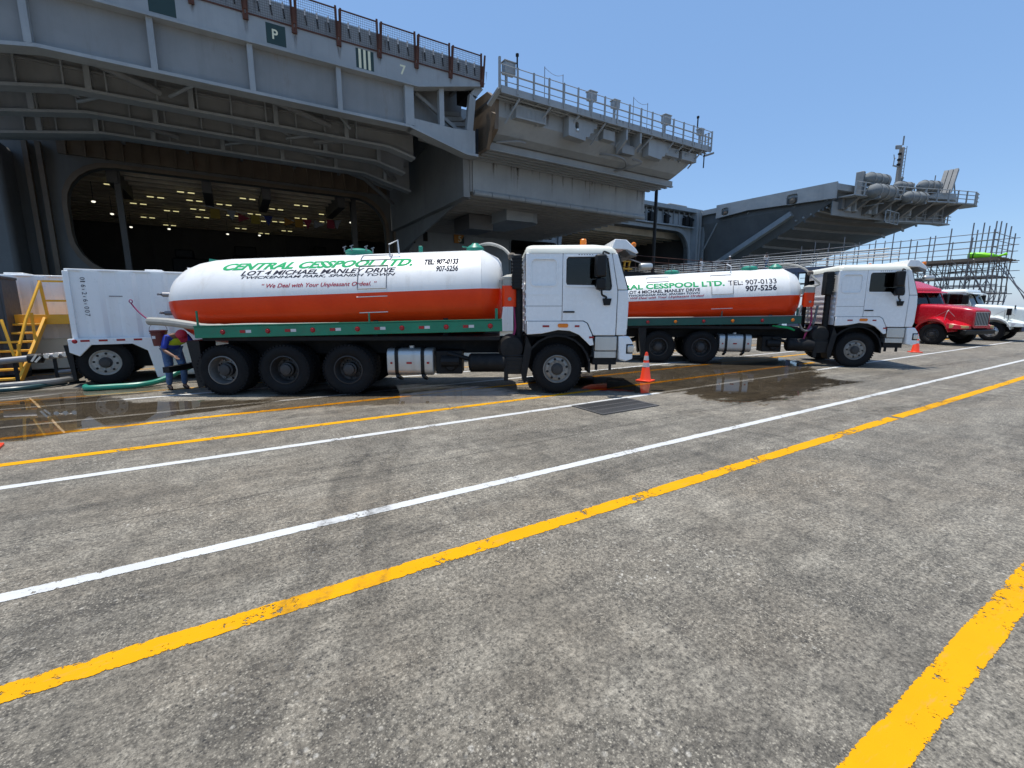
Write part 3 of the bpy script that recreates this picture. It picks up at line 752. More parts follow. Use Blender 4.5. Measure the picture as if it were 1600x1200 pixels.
for p, q in (((-5.8, 28.0, 12.9), (-2.2, 30.9, 12.7)), ((1.9, 28.0, 12.6), (6.0, 30.8, 12.7)), ((2.0, 34.0, 12.8), (-1.8, 31.6, 12.7)), ((9.6, 31.6, 12.8), (5.6, 34.2, 12.7)), ((9.7, 34.8, 12.6), (13.6, 40.0, 11.8)), ((-6, 34.8, 12.7), (-2, 37.6, 12.6)), ((3, 34.8, 12.7), (7, 37.6, 12.6)), ((9.2, 38.4, 12.4), (13.8, 44, 11.5))):
    b = MB(); b.cyl(p, q, 0.17, 10); ep(b, 'tube_brace', M['shipweb'])
rk = random.Random(21)
for k in range(25):      # deck stiffeners running across, above the girders
    x = XL + 0.7 + k * 1.08
    b = MB(); b.box(x - 0.04, x + 0.04, EY + 0.5, 47.3, 15.75, 16.2); b.box(x - 0.11, x + 0.11, EY + 0.5, 47.3, 15.69, 15.75); ep(b, 'deck_stiffener', M['shipweb'], smooth=0)
for y, top in ((31.0, 16.2), (34.3, 16.2), (37.7, 16.2)):
    for k in range(14):   # flat bars and knees on the inner girders
        x = -11.0 + k * 1.7 + rk.uniform(-0.25, 0.25)
        if x > 9.4: continue
        b = MB(); zb = 12.28 if x > -5.6 else 12.28 - (-5.6 - x) * 0.17
        b.box(x - 0.035, x + 0.035, y + 0.12, y + 0.337, zb, top); ep(b, 'web_bar', M['ship'], smooth=0)
        if k % 3 == 0:
            b = MB(); b.plate([(y - 0.75, top - 0.5), (y + 0.33, top - 0.5), (y + 0.33, top - 1.7)], x + 0.3, x + 0.36, 'x'); ep(b, 'knee_plate', M['ship'], smooth=0)
for k in range(12):
    x = -10.5 + k * 1.75; ya = (27.9, 31.6, 34.9)[k % 3]; yb = (30.9, 34.2, 37.6)[k % 3]
    b = MB(); b.cyl((x, ya, 12.75 + 0.3 * (k % 2)), (x + rk.uniform(1.6, 3.2) * (1 if k % 2 else -1), yb, 12.6 + 0.2 * (k % 2)), 0.085, 8); ep(b, 'tube_brace', M['ship'])
for k in range(7):
    x0 = -11 + k * 2.9; y = (28.6, 29.8, 32.4, 33.2, 35.6, 36.4, 30.4)[k]
    b = MB(); b.tube([(x0, y, 14.2), (x0 + 3, y + 0.2, 14.05), (x0 + 6, y, 14.2), (x0 + 9, y + 0.1, 14.1)][:4 if x0 < 2 else 2], 0.05, 6); ep(b, 'cable_run', M['chassis'])
# falls (hoisting cables) at the corner
for k in range(4):
    b = MB(); b.cyl((14.05 + 0.1 * (k % 2), EY + 0.2 + 0.25 * (k // 2), 11.4), (14.2 + 0.1 * (k % 2), EY + 0.4 + 0.3 * (k // 2), 13.0), 0.04, 6); ep(b, 'hoist_cable', M['black'])
# painted marks on the fascia
def mark(x0, x1, z0, z1, m_, name, d=0.004):
    b = MB(); b.box(x0, x1, EY - 0.1 - d, EY - 0.1, z0, z1); return ep(b, name, M[m_], smooth=0)
mark(2.56, 3.42, 14.52, 15.43, 'signdark', 'mark_panel'); mark(-1.95, -0.98, 14.52, 15.43, 'signdark', 'mark_panel')
mark(6.78, 7.72, 14.5, 15.45, 'signdark', 'mark_panel')
for k in range(3): mark(6.92 + k * 0.25, 7.05 + k * 0.25, 14.51, 15.44, 'signcream', 'mark_bar', 0.009)
for t, x, z, w, h in (('P', 2.82, 14.76, 0.26, 0.44), ('7', 9.18, 14.74, 0.33, 0.5)):
    o = text_obj('mark_letter', t, w, h, lambda u, v: (x + u - el.location.x, EY - 0.112 - el.location.y, z + v - el.location.z), M['signcream'], el, bold=0.02)
# safety nets along the edge
def net_panel(w, h):
    f = MB()
    for p, q in (((0, 0, 0), (w, 0, 0)), ((0, -0.12, h), (w, -0.12, h)), ((0, 0, 0), (0, -0.12, h)), ((w, 0, 0), (w, -0.12, h))): f.bar(p, q, 0.055)
    n = MB()
    for k in range(1, 20): n.bar((w * k / 20, 0, 0), (w * k / 20, -0.12, h), 0.011)
    for k in range(1, 13): n.bar((0, -0.12 * k / 13, h * k / 13), (w, -0.12 * k / 13, h * k / 13), 0.011)
    return f, n
fN, nN = net_panel(1.96, 1.36)
net_f = fN.build('net_frame', M['netrust'], el, smooth=0); net_w = nN.build('net_mesh', M['netwire'], net_f, smooth=0)
b = MB(); b.bar((0, -0.02, -0.22), (-0.06, -0.18, 1.45), 0.09); b.bar((0.13, -0.02, -0.22), (0.19, -0.18, 1.4), 0.09); b.box(-0.05, 0.18, -0.06, 0.06, -0.3, -0.05); b.bar((0.06, -0.1, 0.1), (0.06, -0.22, 0.75), 0.14, 0.1)
post = b.build('net_post', M['netrust'], el, smooth=0)
b = MB(); b.box(-0.035, 0.035, -0.06, 0.0, 0.0, 0.30); cleat = b.build('edge_cleat', M['whitecloth'], el, smooth=0)
b = MB(); b.bar((0, -0.02, 0), (0.05, -0.02, -0.42), 0.06, 0.04); black_band = b.build('cleat_shade', M['chassis'], el, smooth=0)  # black bar below each cleat, drawn as its shadow on the coaming
first = True
for k in range(13):
    x = XL + 0.1 + k * 2.1 - el.location.x; yy = EY - 0.14 - el.location.y; zz = 15.56 - el.location.z
    if first:
        net_f.location = (x, yy, zz); post.location = (x - 0.13, yy, zz); cleat.location = (x + 0.5, yy + 0.18, zz + 0.72); black_band.location = (x + 0.5, yy + 0.16, zz + 0.72); first = False
    else:
        c = inst(net_f, el, (x, yy, zz)); inst(net_w, c); inst(post, el, (x - 0.13, yy, zz)); inst(cleat, el, (x + 0.5, yy + 0.18, zz + 0.72)); inst(black_band, el, (x + 0.5, yy + 0.16, zz + 0.72))
    for dx in (1.05, 1.6):
        inst(cleat, el, (x + dx, yy + 0.18, zz + 0.72)); inst(black_band, el, (x + dx, yy + 0.16, zz + 0.72))
inst(post, el, (XL + 0.1 + 13 * 2.1 - el.location.x - 0.13, EY - 0.14 - el.location.y, 15.56 - el.location.z))

def streak_mat():
    m, nt, N, L, bs = newmat('rust_run')
    bs.inputs['Base Color'].default_value = (0.085, 0.05, 0.03, 1); bs.inputs['Roughness'].default_value = 0.85
    at = N.new('ShaderNodeAttribute'); at.attribute_name = 'inside'; p = pos(nt, (6, 6, 0.8))
    a = mth(nt, 'MULTIPLY', at.outputs['Fac'], ramp(nt, nz(nt, 2.0, 7, 0.75, p), 0.34, 0.62))
    t = N.new('ShaderNodeBsdfTransparent'); mx = N.new('ShaderNodeMixShader')
    L.new(mth(nt, 'MULTIPLY', a, 0.8), mx.inputs[0]); L.new(t.outputs[0], mx.inputs[1]); L.new(bs.outputs[0], mx.inputs[2]); L.new(mx.outputs[0], N['Material Output'].inputs[0])
    return m
RUN = streak_mat()
def rust_run(x, z0, z1, y, w, parent):
    vs = []; val = []
    for i in range(6):
        f = i / 5
        for g_, v in ((-1, 0), (-0.3, 1), (0.3, 1), (1, 0)):
            vs.append((x + g_ * w * (1 - 0.5 * f), y, z0 + (z1 - z0) * f)); val.append(v * (1 - f) ** 0.8)
    fs = [(i * 4 + k, i * 4 + k + 1, (i + 1) * 4 + k + 1, (i + 1) * 4 + k) for i in range(5) for k in range(3)]
    base = parent.location
    me = bpy.data.meshes.new('rust_run'); me.from_pydata([(a - base.x, b_ - base.y, c - base.z) for a, b_, c in vs], [], fs)
    at = me.attributes.new('inside', 'FLOAT', 'POINT'); at.data.foreach_set('value', val); me.materials.append(RUN); me.update()
    o = lnk(bpy.data.objects.new('rust_run', me)); o.parent = parent
rr = random.Random(11)
for k in range(14):
    x = XL + 0.1 + k * 2.1 - 0.08
    if x < 13.2: rust_run(x + 0.02, 15.45, 15.45 - rr.uniform(0.5, 0.98 if x < 9 else 0.5), EY - 0.104, 0.16, el)
    rust_run(x + rr.uniform(0.4, 1.6), 16.3, 15.7, EY + 0.045, 0.08, el)
for k in range(26): rust_run(rr.uniform(15.4, 32.2), 12.4, 12.4 - rr.uniform(0.6, 2.3), 29.996, rr.uniform(0.06, 0.2), ship)
for k in range(18): rust_run(rr.uniform(15.2, 33.2), 14.3, 14.3 - rr.uniform(0.4, 0.85), 25.995, rr.uniform(0.05, 0.16), ship)
for k in range(16): rust_run(rr.uniform(14.8, 34.2), 14.7, 14.7 - rr.uniform(0.15, 0.36), 24.915, rr.uniform(0.04, 0.1), ship)
for x in (-10.2, -4.4, 0.6, 4.6, 8.4):
    b = MB(); b.box(x - 0.012, x + 0.012, EY - 0.107, EY - 0.1, 14.44, 15.52); ep(b, 'weld_seam', M['ship'], fascia, smooth=0)
for y, x0, x1, z in ((31.2, -11, 8, 14.9), (34.4, -9, 10, 14.6), (37.8, -10, 11, 13.4), (37.75, -10, 11, 14.2)):
    b = MB(); b.tube([(x0, y, z), ((x0 + x1) / 2, y, z - 0.05), (x1, y, z)], 0.06, 6); ep(b, 'conduit', M['shipweb'])

# ---------------------------------------------------------------- sponson with catwalk, right of the elevator
b = MB()
prof = [(26.0, 14.42), (26.0, 13.45), (26.75, 12.75), (27.4, 12.5), (HY, 12.5), (HY, 14.42)]
b.loft([[(15.0, y, z) for y, z in prof], [(32.6, y, z) for y, z in prof], [(33.9, 26.0, 14.42), (33.9, 26.0, 14.1), (33.7, 26.75, 13.5), (33.5, 27.4, 13.3), (33.5, HY, 13.3), (33.9, HY, 14.42)]])
sponson = sp(b, 'sponson', M['ship'], smooth=0)
b = MB(); b.box(14.7, 34.1, 26.02, HY, 14.424, 14.56); sp(b, 'sponson_deck', M['deckblack'], sponson, smooth=0)
b = MB(); b.box(15.1, 32.5, 27.35, 29.98, 12.485, 12.497); sp(b, 'underside_shade_plate', M['shipshade'], sponson, smooth=0)  # dark sheet added so the shade between the ribs shows
for k in range(5):
    y = 27.55 + k * 0.52
    b = MB(); b.box(15.2, 33.1 - 0.12 * k, y, y + 0.05, 12.06, 12.484); b.box(15.2, 33.1 - 0.12 * k, y - 0.1, y + 0.15, 11.98, 12.06); sp(b, 'underside_rib', M['ship'], sponson, smooth=0)
b = MB(); b.plate([(15.2, 9.87), (32.5, 9.87), (32.5, 12.5), (15.2, 12.5)], 30.0, HY - 0.0, 'y'); lower = sp(b, 'lower_sponson', M['ship'], bevel=0.03)
for k in range(12):
    x = 15.3 + k * 1.435
    b = MB(); b.cyl((x, 30.05, 9.86), (x + 1.40, 30.05, 9.86), 0.2, 10); sp(b, 'rubbing_bar', M['ship'], lower)
for k in range(18):
    y = 30.9 + k * 0.92
    b = MB(); b.box(15.25, 32.4, y, y + 0.09, 9.68, 9.87); sp(b, 'lower_rib', M['shipweb'], lower, smooth=0)
b = MB(); b.bar((14.75, 30.0, 12.4), (15.6, 47.6, 7.2), 0.5, 0.5); sp(b, 'side_strut', M['shipweb'], lower, smooth=0)
b = MB(); b.plate([(30.0, 12.4), (30.0, 9.9), (47.8, 7.0), (47.8, 9.8)], 15.0, 15.15, 'x'); sp(b, 'side_gusset', M['shipweb'], lower, smooth=0)
for k in range(10):
    b = MB(); b.box(15.0, 15.2, 30.4 + k * 1.1, 30.75 + k * 1.1, 9.5, 9.88); sp(b, 'gusset_tooth', M['shipweb'], lower, smooth=0)
b = MB(); b.box(14.5, 33.0, 34.0, HY - 0.9, 14.57, 16.9); sp(b, 'deck_house', M['shipweb'], sponson, smooth=0)
b = MB(); b.box(14.5, 14.99, 30.05, HY - 0.9, 9.5, 14.5); sp(b, 'inner_bulkhead', M['shipweb'], sponson, smooth=0)
# rust stained end of the sponson by the elevator
b = MB(); b.plate([(25.9, 14.4), (26.0, 12.7), (27.3, 11.9), (29.8, 11.9), (29.8, 15.2), (26.9, 15.1), (26.1, 14.5)], 14.72, 15.0, 'x'); sp(b, 'end_bulkhead', M['shiprust'], sponson, smooth=0)
b = MB(); b.bar((14.55, 25.8, 13.5), (14.75, 27.0, 11.8), 0.22, 0.3); sp(b, 'end_fender', M['shiprust'], sponson, smooth=0)
# catwalk
b = MB(); b.box(14.6, 34.4, 25.0, 26.0, 14.44, 14.52); catw = sp(b, 'catwalk', M['ship'], smooth=0)
b = MB(); b.box(14.6, 34.4, 24.92, 25.0, 14.32, 14.72); sp(b, 'catwalk_channel', M['ship'], catw, smooth=0)
b = MB(); b.bar((14.5, 24.96, 14.5), (14.5, 24.96, 16.2), 0.12); b.bar((14.5, 24.96, 14.5), (14.3, 25.9, 13.9), 0.3, 0.12); sp(b, 'end_post', M['ship'], catw, smooth=0)
npost = 16
for k in range(npost + 1):
    x = 15.72 + k * 1.165
    if x > 34.4: break
    b = MB(); b.box(x - 0.05, x + 0.05, 24.86, 24.95, 14.42, 15.88); sp(b, 'rail_post', M['ship'], catw, smooth=0)
    if (k % 2 == 0 or k > 11) and x < 33.4:
        b = MB(); b.bar((x + 0.2, 25.0, 14.3), (x - 0.25, 25.97, 13.35 if k % 3 else 13.1), 0.09); sp(b, 'catwalk_brace', M['ship'], catw, smooth=0)
    b = MB(); b.box(x + 0.5, x + 0.57, 25.0, 26.0, 14.3, 14.44); sp(b, 'floor_joist', M['ship'], catw, smooth=0)
for z, r in ((15.85, 0.025), (15.38, 0.045), (14.98, 0.025)):
    b = MB(); b.cyl((14.6, 24.95, z), (34.4, 24.95, z), r, 6); sp(b, 'hand_rail', M['ship'], catw)
for y in (25.35, 25.7):
    b = MB(); b.box(14.6, 34.4, y, y + 0.05, 14.28, 14.36); sp(b, 'floor_stringer', M['ship'], catw, smooth=0)
for z in (15.85, 15.38, 14.98):
    b = MB(); b.cyl((34.4, 24.95, z), (34.4, 26.2, z), 0.03, 6); sp(b, 'hand_rail', M['ship'], catw)
for yy in (25.2, 25.5, 25.8):
    b = MB(); b.box(34.35, 34.45, yy, yy + 0.08, 14.5, 15.88); sp(b, 'rail_post', M['ship'], catw, smooth=0)
# fittings under the catwalk: louvre box, corbels, brackets, lamp recess
b = MB(); b.box(16.0, 18.3, 25.55, 26.02, 13.45, 14.2); lb = sp(b, 'louvre_box', M['ship'], sponson, smooth=0)
for k in range(22):
    b = MB(); b.box(16.06 + k * 0.1, 16.1 + k * 0.1, 25.52, 25.56, 13.55, 14.1); sp(b, 'louvre_slat', M['ship'], lb, smooth=0)
jag = [(20.0, 14.3), (22.5, 14.3), (22.45, 13.95), (22.2, 13.9), (22.15, 13.6), (21.9, 13.55), (21.8, 13.3), (21.5, 13.25), (21.45, 13.0), (20.0, 13.1)]
b = MB(); b.plate(jag, 25.35, 25.95, 'y', [rrect(20.55, 20.85, 13.62, 14.05, 0.12)]); sp(b, 'corbel', M['ship'], sponson, smooth=0)
b = MB(); b.box(20.4, 21.0, 25.6, 25.62, 13.5, 14.1); sp(b, 'corbel_recess', M['black'], sponson, smooth=0)
b = MB(); b.plate([(x + 7.6, z) for x, z in jag], 25.35, 25.95, 'y'); sp(b, 'corbel', M['ship'], sponson, smooth=0)
b = MB(); b.lathe([(0, 0.02), (0.03, 0.11), (0.14, 0.12), (0.2, 0.04)], 12, (20.72, 25.33, 13.45), 'z'); sp(b, 'deck_lamp', M['chrome'], sponson)
for x in (24.9, 26.3):
    b = MB(); b.plate([(25.0, 14.6), (25.0, 13.6), (26.0, 12.9), (26.05, 14.6)], x, x + 0.16, 'x'); sp(b, 'bracket', M['ship'], sponson, smooth=0)
b = MB(); b.box(25.06, 26.3, 25.5, 25.98, 12.9, 13.5); sp(b, 'bracket_box', M['shipweb'], sponson, smooth=0)
for x0, x1 in ((23.2, 24.3), (29.6, 31.2), (31.6, 33.4)):
    b = MB(); b.box(x0, x1, 25.5, 26.02, 13.5, 14.15); sp(b, 'locker', M['ship'], sponson, bevel=0.02)
for p in (((23.9, 26.6, 12.9), (24.6, 25.6, 12.6), (25.6, 25.7, 12.45), (26.6, 27.0, 12.35), (25.2, 29.0, 12.3)), ((26.8, 26.2, 12.9), (27.4, 25.8, 12.6), (26.4, 27.4, 12.3), (25.0, 29.6, 12.2)), ((15.4, 27.0, 12.3), (16.6, 26.4, 12.4), (17.4, 26.6, 12.5))):
    b = MB(); b.tube(p, 0.07, 6); sp(b, 'pipe', M['shipweb'], sponson)
for x, s in ((15.0, 1.0), (21.6, 0.8), (23.8, 0.7), (29.0, 0.9), (33.2, 0.6)):
    b = MB(); b.box(x - 0.05, x + 0.7 * s, 25.1, 25.5, 15.55, 15.55 + 0.62 * s); b.box(x - 0.1, x + 0.75 * s, 25.05, 25.55, 15.55 + 0.62 * s, 15.62 + 0.62 * s); b.box(x + 0.1, x + 0.2, 25.2, 25.4, 14.52, 15.55); sp(b, 'edge_light_box', M['ship'], catw, bevel=0.02)
for x in (15.74, 32.6):
    b = MB(); b.cyl((x, 25.0, 15.8), (x, 25.0, 16.6), 0.05, 8); b.lathe([(0, 0.04), (0.05, 0.1), (0.18, 0.1), (0.22, 0.03)], 8, (x, 25.0, 16.5), 'z'); sp(b, 'stanchion_lamp', M['chassis'], catw)
for x in (18.6, 26.7):
    b = MB(); b.cyl((x, 26.2, 14.5), (x, 26.2, 17.2), 0.025, 6); b.cyl((x + 1.5, 26.2, 14.5), (x + 1.5, 26.2, 17.1), 0.025, 6)
    b.tube([(x, 26.2, 17.15), (x + 0.5, 26.2, 16.95), (x + 1.0, 26.2, 16.9), (x + 1.5, 26.2, 17.05)], 0.014, 4); sp(b, 'wire_stanchions', M['steel'], catw)
for k in range(7):
    x = 16.6 + k * 2.45
    b = MB(); b.box(x, x + 1.1, 26.3, 26.8, 14.56, 15.05 + 0.15 * (k % 3)); sp(b, 'deck_edge_locker', M['shipweb'], catw, bevel=0.03)
for x in (18.6, 21.9, 25.4, 28.8):
    b = MB(); b.box(x - 0.014, x + 0.014, 29.993, 30.0, 9.95, 12.45); sp(b, 'weld_seam', M['ship'], lower, smooth=0)
b = MB(); b.box(15.3, 32.4, 29.993, 30.0, 11.15, 11.175); sp(b, 'weld_seam', M['ship'], lower, smooth=0)
# bulge hanging under the lower sponson
b = MB(); hb = [(19.9, 33.2), (22.4, 33.0), (23.1, 33.4), (23.45, 34.2), (23.3, 36.0), (22.8, 38.5), (19.6, 38.5)]
b.plate(hb, 8.95, 9.9, 'z'); sp(b, 'overboard_chute', M['ship'], lower, smooth=20)
b = MB(); b.box(17.6, 19.88, 35.5, 38.5, 8.4, 9.6); sp(b, 'chute_mouth', M['hangardark'], lower, smooth=0)
# the number 5 board on the hull
b = MB(); b.box(21.8, 23.05, HY - 0.16, HY - 0.05, 8.95, 9.95); nb = sp(b, 'number_board', M['signdark'], smooth=0)
b = MB(); b.plate([(21.8, 8.95), (22.35, 8.95), (23.05, 9.8), (23.05, 9.95), (21.8, 9.95)], HY - 0.175, HY - 0.161, 'y'); sp(b, 'board_half', M['signorange'], nb, smooth=0)
text_obj('board_number', '5', 0.42, 0.66, lambda u, v: (22.3 + u - 20, HY - 0.19 - HY, 9.1 + v + 2.3), M['signcream'], nb, bold=0.02)
b = MB(); b.box(18.2, 18.7, HY - 0.12, HY - 0.05, 8.9, 10.6); sp(b, 'hull_slot', M['black'], smooth=0)
b = MB(); b.box(16.8, 17.3, HY - 0.12, HY - 0.05, 8.6, 10.3); sp(b, 'hull_slot', M['black'], smooth=0)
b = MB(); b.tube([(36.2, 32.0, 13.6), (36.25, 32.0, 8), (36.25, 32.0, 3), (36.3, 32, -2.2)], 0.16, 8); b.box(33.6, 36.3, 31.8, 32.2, 13.5, 13.75); sp(b, 'drop_hose', M['black'])
b = MB(); b.cyl((34.2, 25.4, 13.2), (34.2, 25.4, 14.4), 0.05, 6); sp(b, 'drain_pipe', M['chassis'])

# ---------------------------------------------------------------- recess between the sponson and the bow platform
b = MB(); b.box(33.9, 64, HY - 0.9, HY + 0.05, 16.25, 16.8); sp(b, 'recess_deck_edge', M['ship'], smooth=0)
b = MB(); b.box(33.9, 63.2, HY - 0.7, HY + 0.02, 13.95, 14.12); rf = sp(b, 'recess_flange', M['ship'], smooth=0)
for k in range(20):
    x = 40.2 + k * 1.2
    b = MB(); b.box(x - 0.06, x + 0.06, HY - 0.25, HY + 0.02, 14.12, 16.25); sp(b, 'recess_frame', M['ship'], rf, smooth=0)
for x in (50.6, 52.9, 56.2, 60.6, 61.6):
    b = MB(); b.box(x - 0.35, x + 0.35, HY - 0.8, HY - 0.2, 14.2, 15.4); b.bar((x - 0.7, HY - 0.6, 15.6), (x + 0.8, HY - 0.6, 15.2), 0.16); sp(b, 'latch_gear', M['chassis'], rf, smooth=0)
b = MB(); b.box(57.0, 61.0, HY - 0.3, HY + 1.5, 16.8, 17.2); sp(b, 'deck_cart', M['shipweb'], bevel=0.1)
for x in (62.7, 63.3, 64.3):
    b = MB(); b.box(x - 0.2, x + 0.2, HY - 1.2, HY + 0.02, -2, 16.25); sp(b, 'recess_column', M['ship'], smooth=0)

# ---------------------------------------------------------------- bow platform
deckpoly = [(63.5, 28.3), (68, 27.6), (73, 26.3), (78, 24.4), (83, 22.6), (86.5, 23.4), (93, 31), (100, HY), (63.5, HY)]
b = MB(); b.plate(deckpoly, 15.9, 16.62, 'z'); bow = sp(b, 'bow_platform', M['ship'], smooth=0)
upper = [(64.0, 28.9), (68, 28.2), (73, 27.0), (78, 25.2), (83, 23.5), (85.6, 24.3), (92, 31.4), (99, HY), (64.0, HY)]
midp = [(64.6, 32.8), (68, 32.2), (73, 31.2), (77.5, 29.8), (81.5, 28.6), (84.6, 29.2), (90, 35), (97, HY), (64.6, HY)]
low = [(65.5, 42.0), (68, 42.0), (72, 42.0), (76, 42), (79.5, 42.2), (83, 43), (88, 45), (94, HY), (65.5, HY)]
b = MB(); b.loft([[(x, y, 15.9) for x, y in upper], [(x, y, 14.6) for x, y in upper], [(x, y, 12.7) for x, y in midp], [(x, y, 8.6) for x, y in low]])
fx = sp(b, 'flared_underside', M['shipshade'], bow, smooth=15)  # darker paint stands in for the shade under the platform
for k in range(9):   # plating ribs that follow the flare
    t = k / 8
    pts = []
    for i in range(0, 6):
        if t < 0.45: q = t / 0.45; P0, P1, z0, z1 = upper[i], midp[i], 14.6, 12.7
        else: q = (t - 0.45) / 0.55; P0, P1, z0, z1 = midp[i], low[i], 12.7, 8.6
        pts.append((P0[0] + (P1[0] - P0[0]) * q, P0[1] + (P1[1] - P0[1]) * q - 0.05, z0 + (z1 - z0) * q - 0.1))
    b = MB()
    for p, q in zip(pts, pts[1:]): b.bar(p, q, 0.2, 0.34)
    sp(b, 'flare_rib', M['shipshade'], fx, smooth=0)
b = MB(); b.plate([(28.2, 16.75), (44.2, 16.9), (44.2, 15.0), (39.3, 15.35), (28.2, 14.85)], 63.2, 63.5, 'x', [rrect(32.6, 34.0, 15.05, 16.3, 0.3), rrect(42.2, 43.3, 15.25, 16.3, 0.3)]); bf = sp(b, 'platform_fascia', M['ship'], smooth=0)
for y0, y1 in ((32.6, 34.0), (42.2, 43.3)):
    b = MB(); b.box(63.5, 63.9, y0 - 0.2, y1 + 0.2, 15.0, 15.89); sp(b, 'fascia_pocket', M['hangardark'], bf, smooth=0)
    b = MB(); b.lathe([(-0.1, 0.1), (0.0, 0.4), (0.15, 0.4), (0.25, 0.1)], 12, (63.3, (y0 + y1) / 2, 15.55), 'x'); sp(b, 'sheave', M['shiprust'], bf)
for p, q, w in (((64.0, 33.5, 14.0), (64.4, 47.8, 6.6), 0.8), ((64.0, 33.4, 15.0), (66.5, 33.0, 13.2), 0.45), ((64.0, 29.6, 15.0), (66.0, 29.4, 13.6), 0.4), ((64.1, 39.8, 15.2), (66.0, 38.0, 13.4), 0.45), ((64.0, 44.4, 14.5), (64.3, 47.8, 9.0), 0.18)):
    b = MB(); b.bar(p, q, w, w * 0.8); sp(b, 'platform_strut', M['ship'], bow, smooth=0)
for k in range(26):
    x = 64.4 + k * 0.8
    b = MB(); b.box(x, x + 0.12, 28.9, 33.0, 14.35, 14.6); sp(b, 'underside_beam', M['ship'], bow, smooth=0) if k % 2 == 0 else None
for x0, x1, z0, z1 in ((70.0, 71.6, 9.6, 10.8), (66.6, 68.8, 8.9, 10.4), (74, 74.8, 9.2, 11)):
    b = MB(); b.box(x0, x1, HY - 5.3, HY - 4.9, z0, z1); sp(b, 'hull_port', M['black'], smooth=0)
# platform edge: catwalk, rails, tilted antenna panels, mast
edge = [(64.2, 26.6), (69, 25.6), (74, 24.2), (79, 22.2), (83.5, 20.8), (85.6, 21.0)]
b = MB()
for p, q in zip(edge, edge[1:]):
    b.plate([(p[0], p[1]), (q[0], q[1]), (q[0], q[1] + 1.8), (p[0], p[1] + 1.8)], 15.0, 15.15, 'z')
bc = sp(b, 'edge_catwalk', M['ship'], bow, smooth=0)
for p, q in zip(edge, edge[1:]):
    n = max(2, int((q[0] - p[0]) / 1.4))
    for z in (15.6, 16.1, 16.55):
        b = MB(); b.cyl((p[0], p[1], z), (q[0], q[1], z), 0.05, 6); sp(b, 'edge_rail', M['ship'], bc)
    for k in range(n):
        x = p[0] + (q[0] - p[0]) * k / n; y = p[1] + (q[1] - p[1]) * k / n
        b = MB(); b.box(x - 0.07, x + 0.07, y - 0.07, y + 0.07, 15.0, 16.6); sp(b, 'edge_post', M['ship'], bc, smooth=0)
for x in (65.4, 67.2, 69.0, 71, 73, 75, 77.2, 79.5, 82):
    yy = 26.7 - max(0, (x - 65)) * 0.30
    b = MB(); b.plate([(yy, 15.0), (yy + 2.2, 13.2), (yy + 2.2, 15.0)], x, x + 0.6, 'x'); sp(b, 'edge_bracket', M['shipshade'], bow, smooth=0)
for k in range(3):
    y0 = 22.6 + k * 0.5
    b = MB(); b.plate([(80.9, 16.6), (81.3, 16.6), (82.7, 19.6), (82.3, 19.75)], y0, y0 + 0.42, 'y'); b.bar((82.0, y0 + 0.2, 18.4), (83.2, y0 + 0.2, 16.6), 0.12); sp(b, 'antenna_panel', M['shipweb'], bow, smooth=0)
b = MB(); b.box(66.0, 66.6, 26.7, 27.5, 15.1, 18.0); sp(b, 'rail_locker', M['shipweb'], bow, bevel=0.05)
b = MB(); b.box(75.4, 76.6, 25.4, 26.2, 16.6, 17.6); sp(b, 'rail_locker', M['ship'], bow, bevel=0.1)
b = MB(); b.box(78.4, 80.2, 24.6, 25.6, 16.6, 17.3); sp(b, 'rail_locker', M['ship'], bow, bevel=0.3)
b = MB(); b.cyl((79.2, 23.9, 16.6), (79.2, 23.9, 18.7), 0.06, 8); sp(b, 'whip_antenna', M['shipweb'], bow)
b = MB(); b.bar((67.9, 27.2, 14.2), (67.9, 25.0, 14.2), 0.08); b.box(69.5, 73.5, 25.2, 25.3, 12.2, 12.3); b.box(69.5, 73.5, 25.2, 25.3, 13.6, 13.7)
for k in range(4): b.box(69.5 + k * 1.3, 69.6 + k * 1.3, 25.2, 25.3, 12.2, 13.7)
sp(b, 'work_cage', M['ship'], bow, smooth=0)
mast = thing('signal_mast', 'tall ladder mast with yardarm and lamp on the bow platform edge', 'mast', (75.6, 26.6, 16.6))
b = MB(); b.box(-0.24, 0.24, -0.24, 0.24, 0, 5.6); b.build('pole', M['mastgrey'], mast, bevel=0.06)
b = MB(); b.cyl((0.1, 0, 5.9), (0.1, 0, 7.0), 0.09, 8); b.build('topmast', M['shipweb'], mast)
b = MB(); b.bar((-0.3, 0, 5.6), (-1.9, 0, 5.3), 0.2, 0.5); b.build('lamp_arm', M['shipweb'], mast, bevel=0.08)
b = MB(); b.bar((-0.3, 0, 3.2), (-2.0, 0, 3.1), 0.14); b.bar((-1.95, 0, 3.1), (-1.9, 0, 4.0), 0.08); b.bar((-1.9, 0, 3.9), (-2.2, 0, 4.4), 0.07); b.bar((-1.9, 0, 3.9), (-1.6, 0, 4.1), 0.07); b.build('yardarm', M['shipweb'], mast, smooth=0)
b = MB(); b.box(0.6, 0.66, -0.3, -0.24, 0, 5.8); b.box(0.6, 0.66, 0.24, 0.3, 0, 5.8)
for k in range(14): b.box(0.6, 0.66, -0.24, 0.24, 0.3 + k * 0.4, 0.35 + k * 0.4)
b.build('ladder', M['shipweb'], mast, smooth=0)
for z in (4.6, 3.9, 3.3):
    b = MB(); b.lathe([(0, 0.06), (0.05, 0.2), (0.25, 0.2), (0.3, 0.05)], 10, (-0.5, 0, z), 'z'); b.build('lantern', M['chassis'], mast)
b = MB(); b.box(0.35, 1.2, -0.5, 0.5, 1.4, 1.5); b.lathe([(0, 0.2), (0.5, 0.35), (0.7, 0.1)], 12, (0.8, 0, 1.5), 'z'); b.build('crow_platform', M['ship'], mast)
rb_ = random.Random(5)
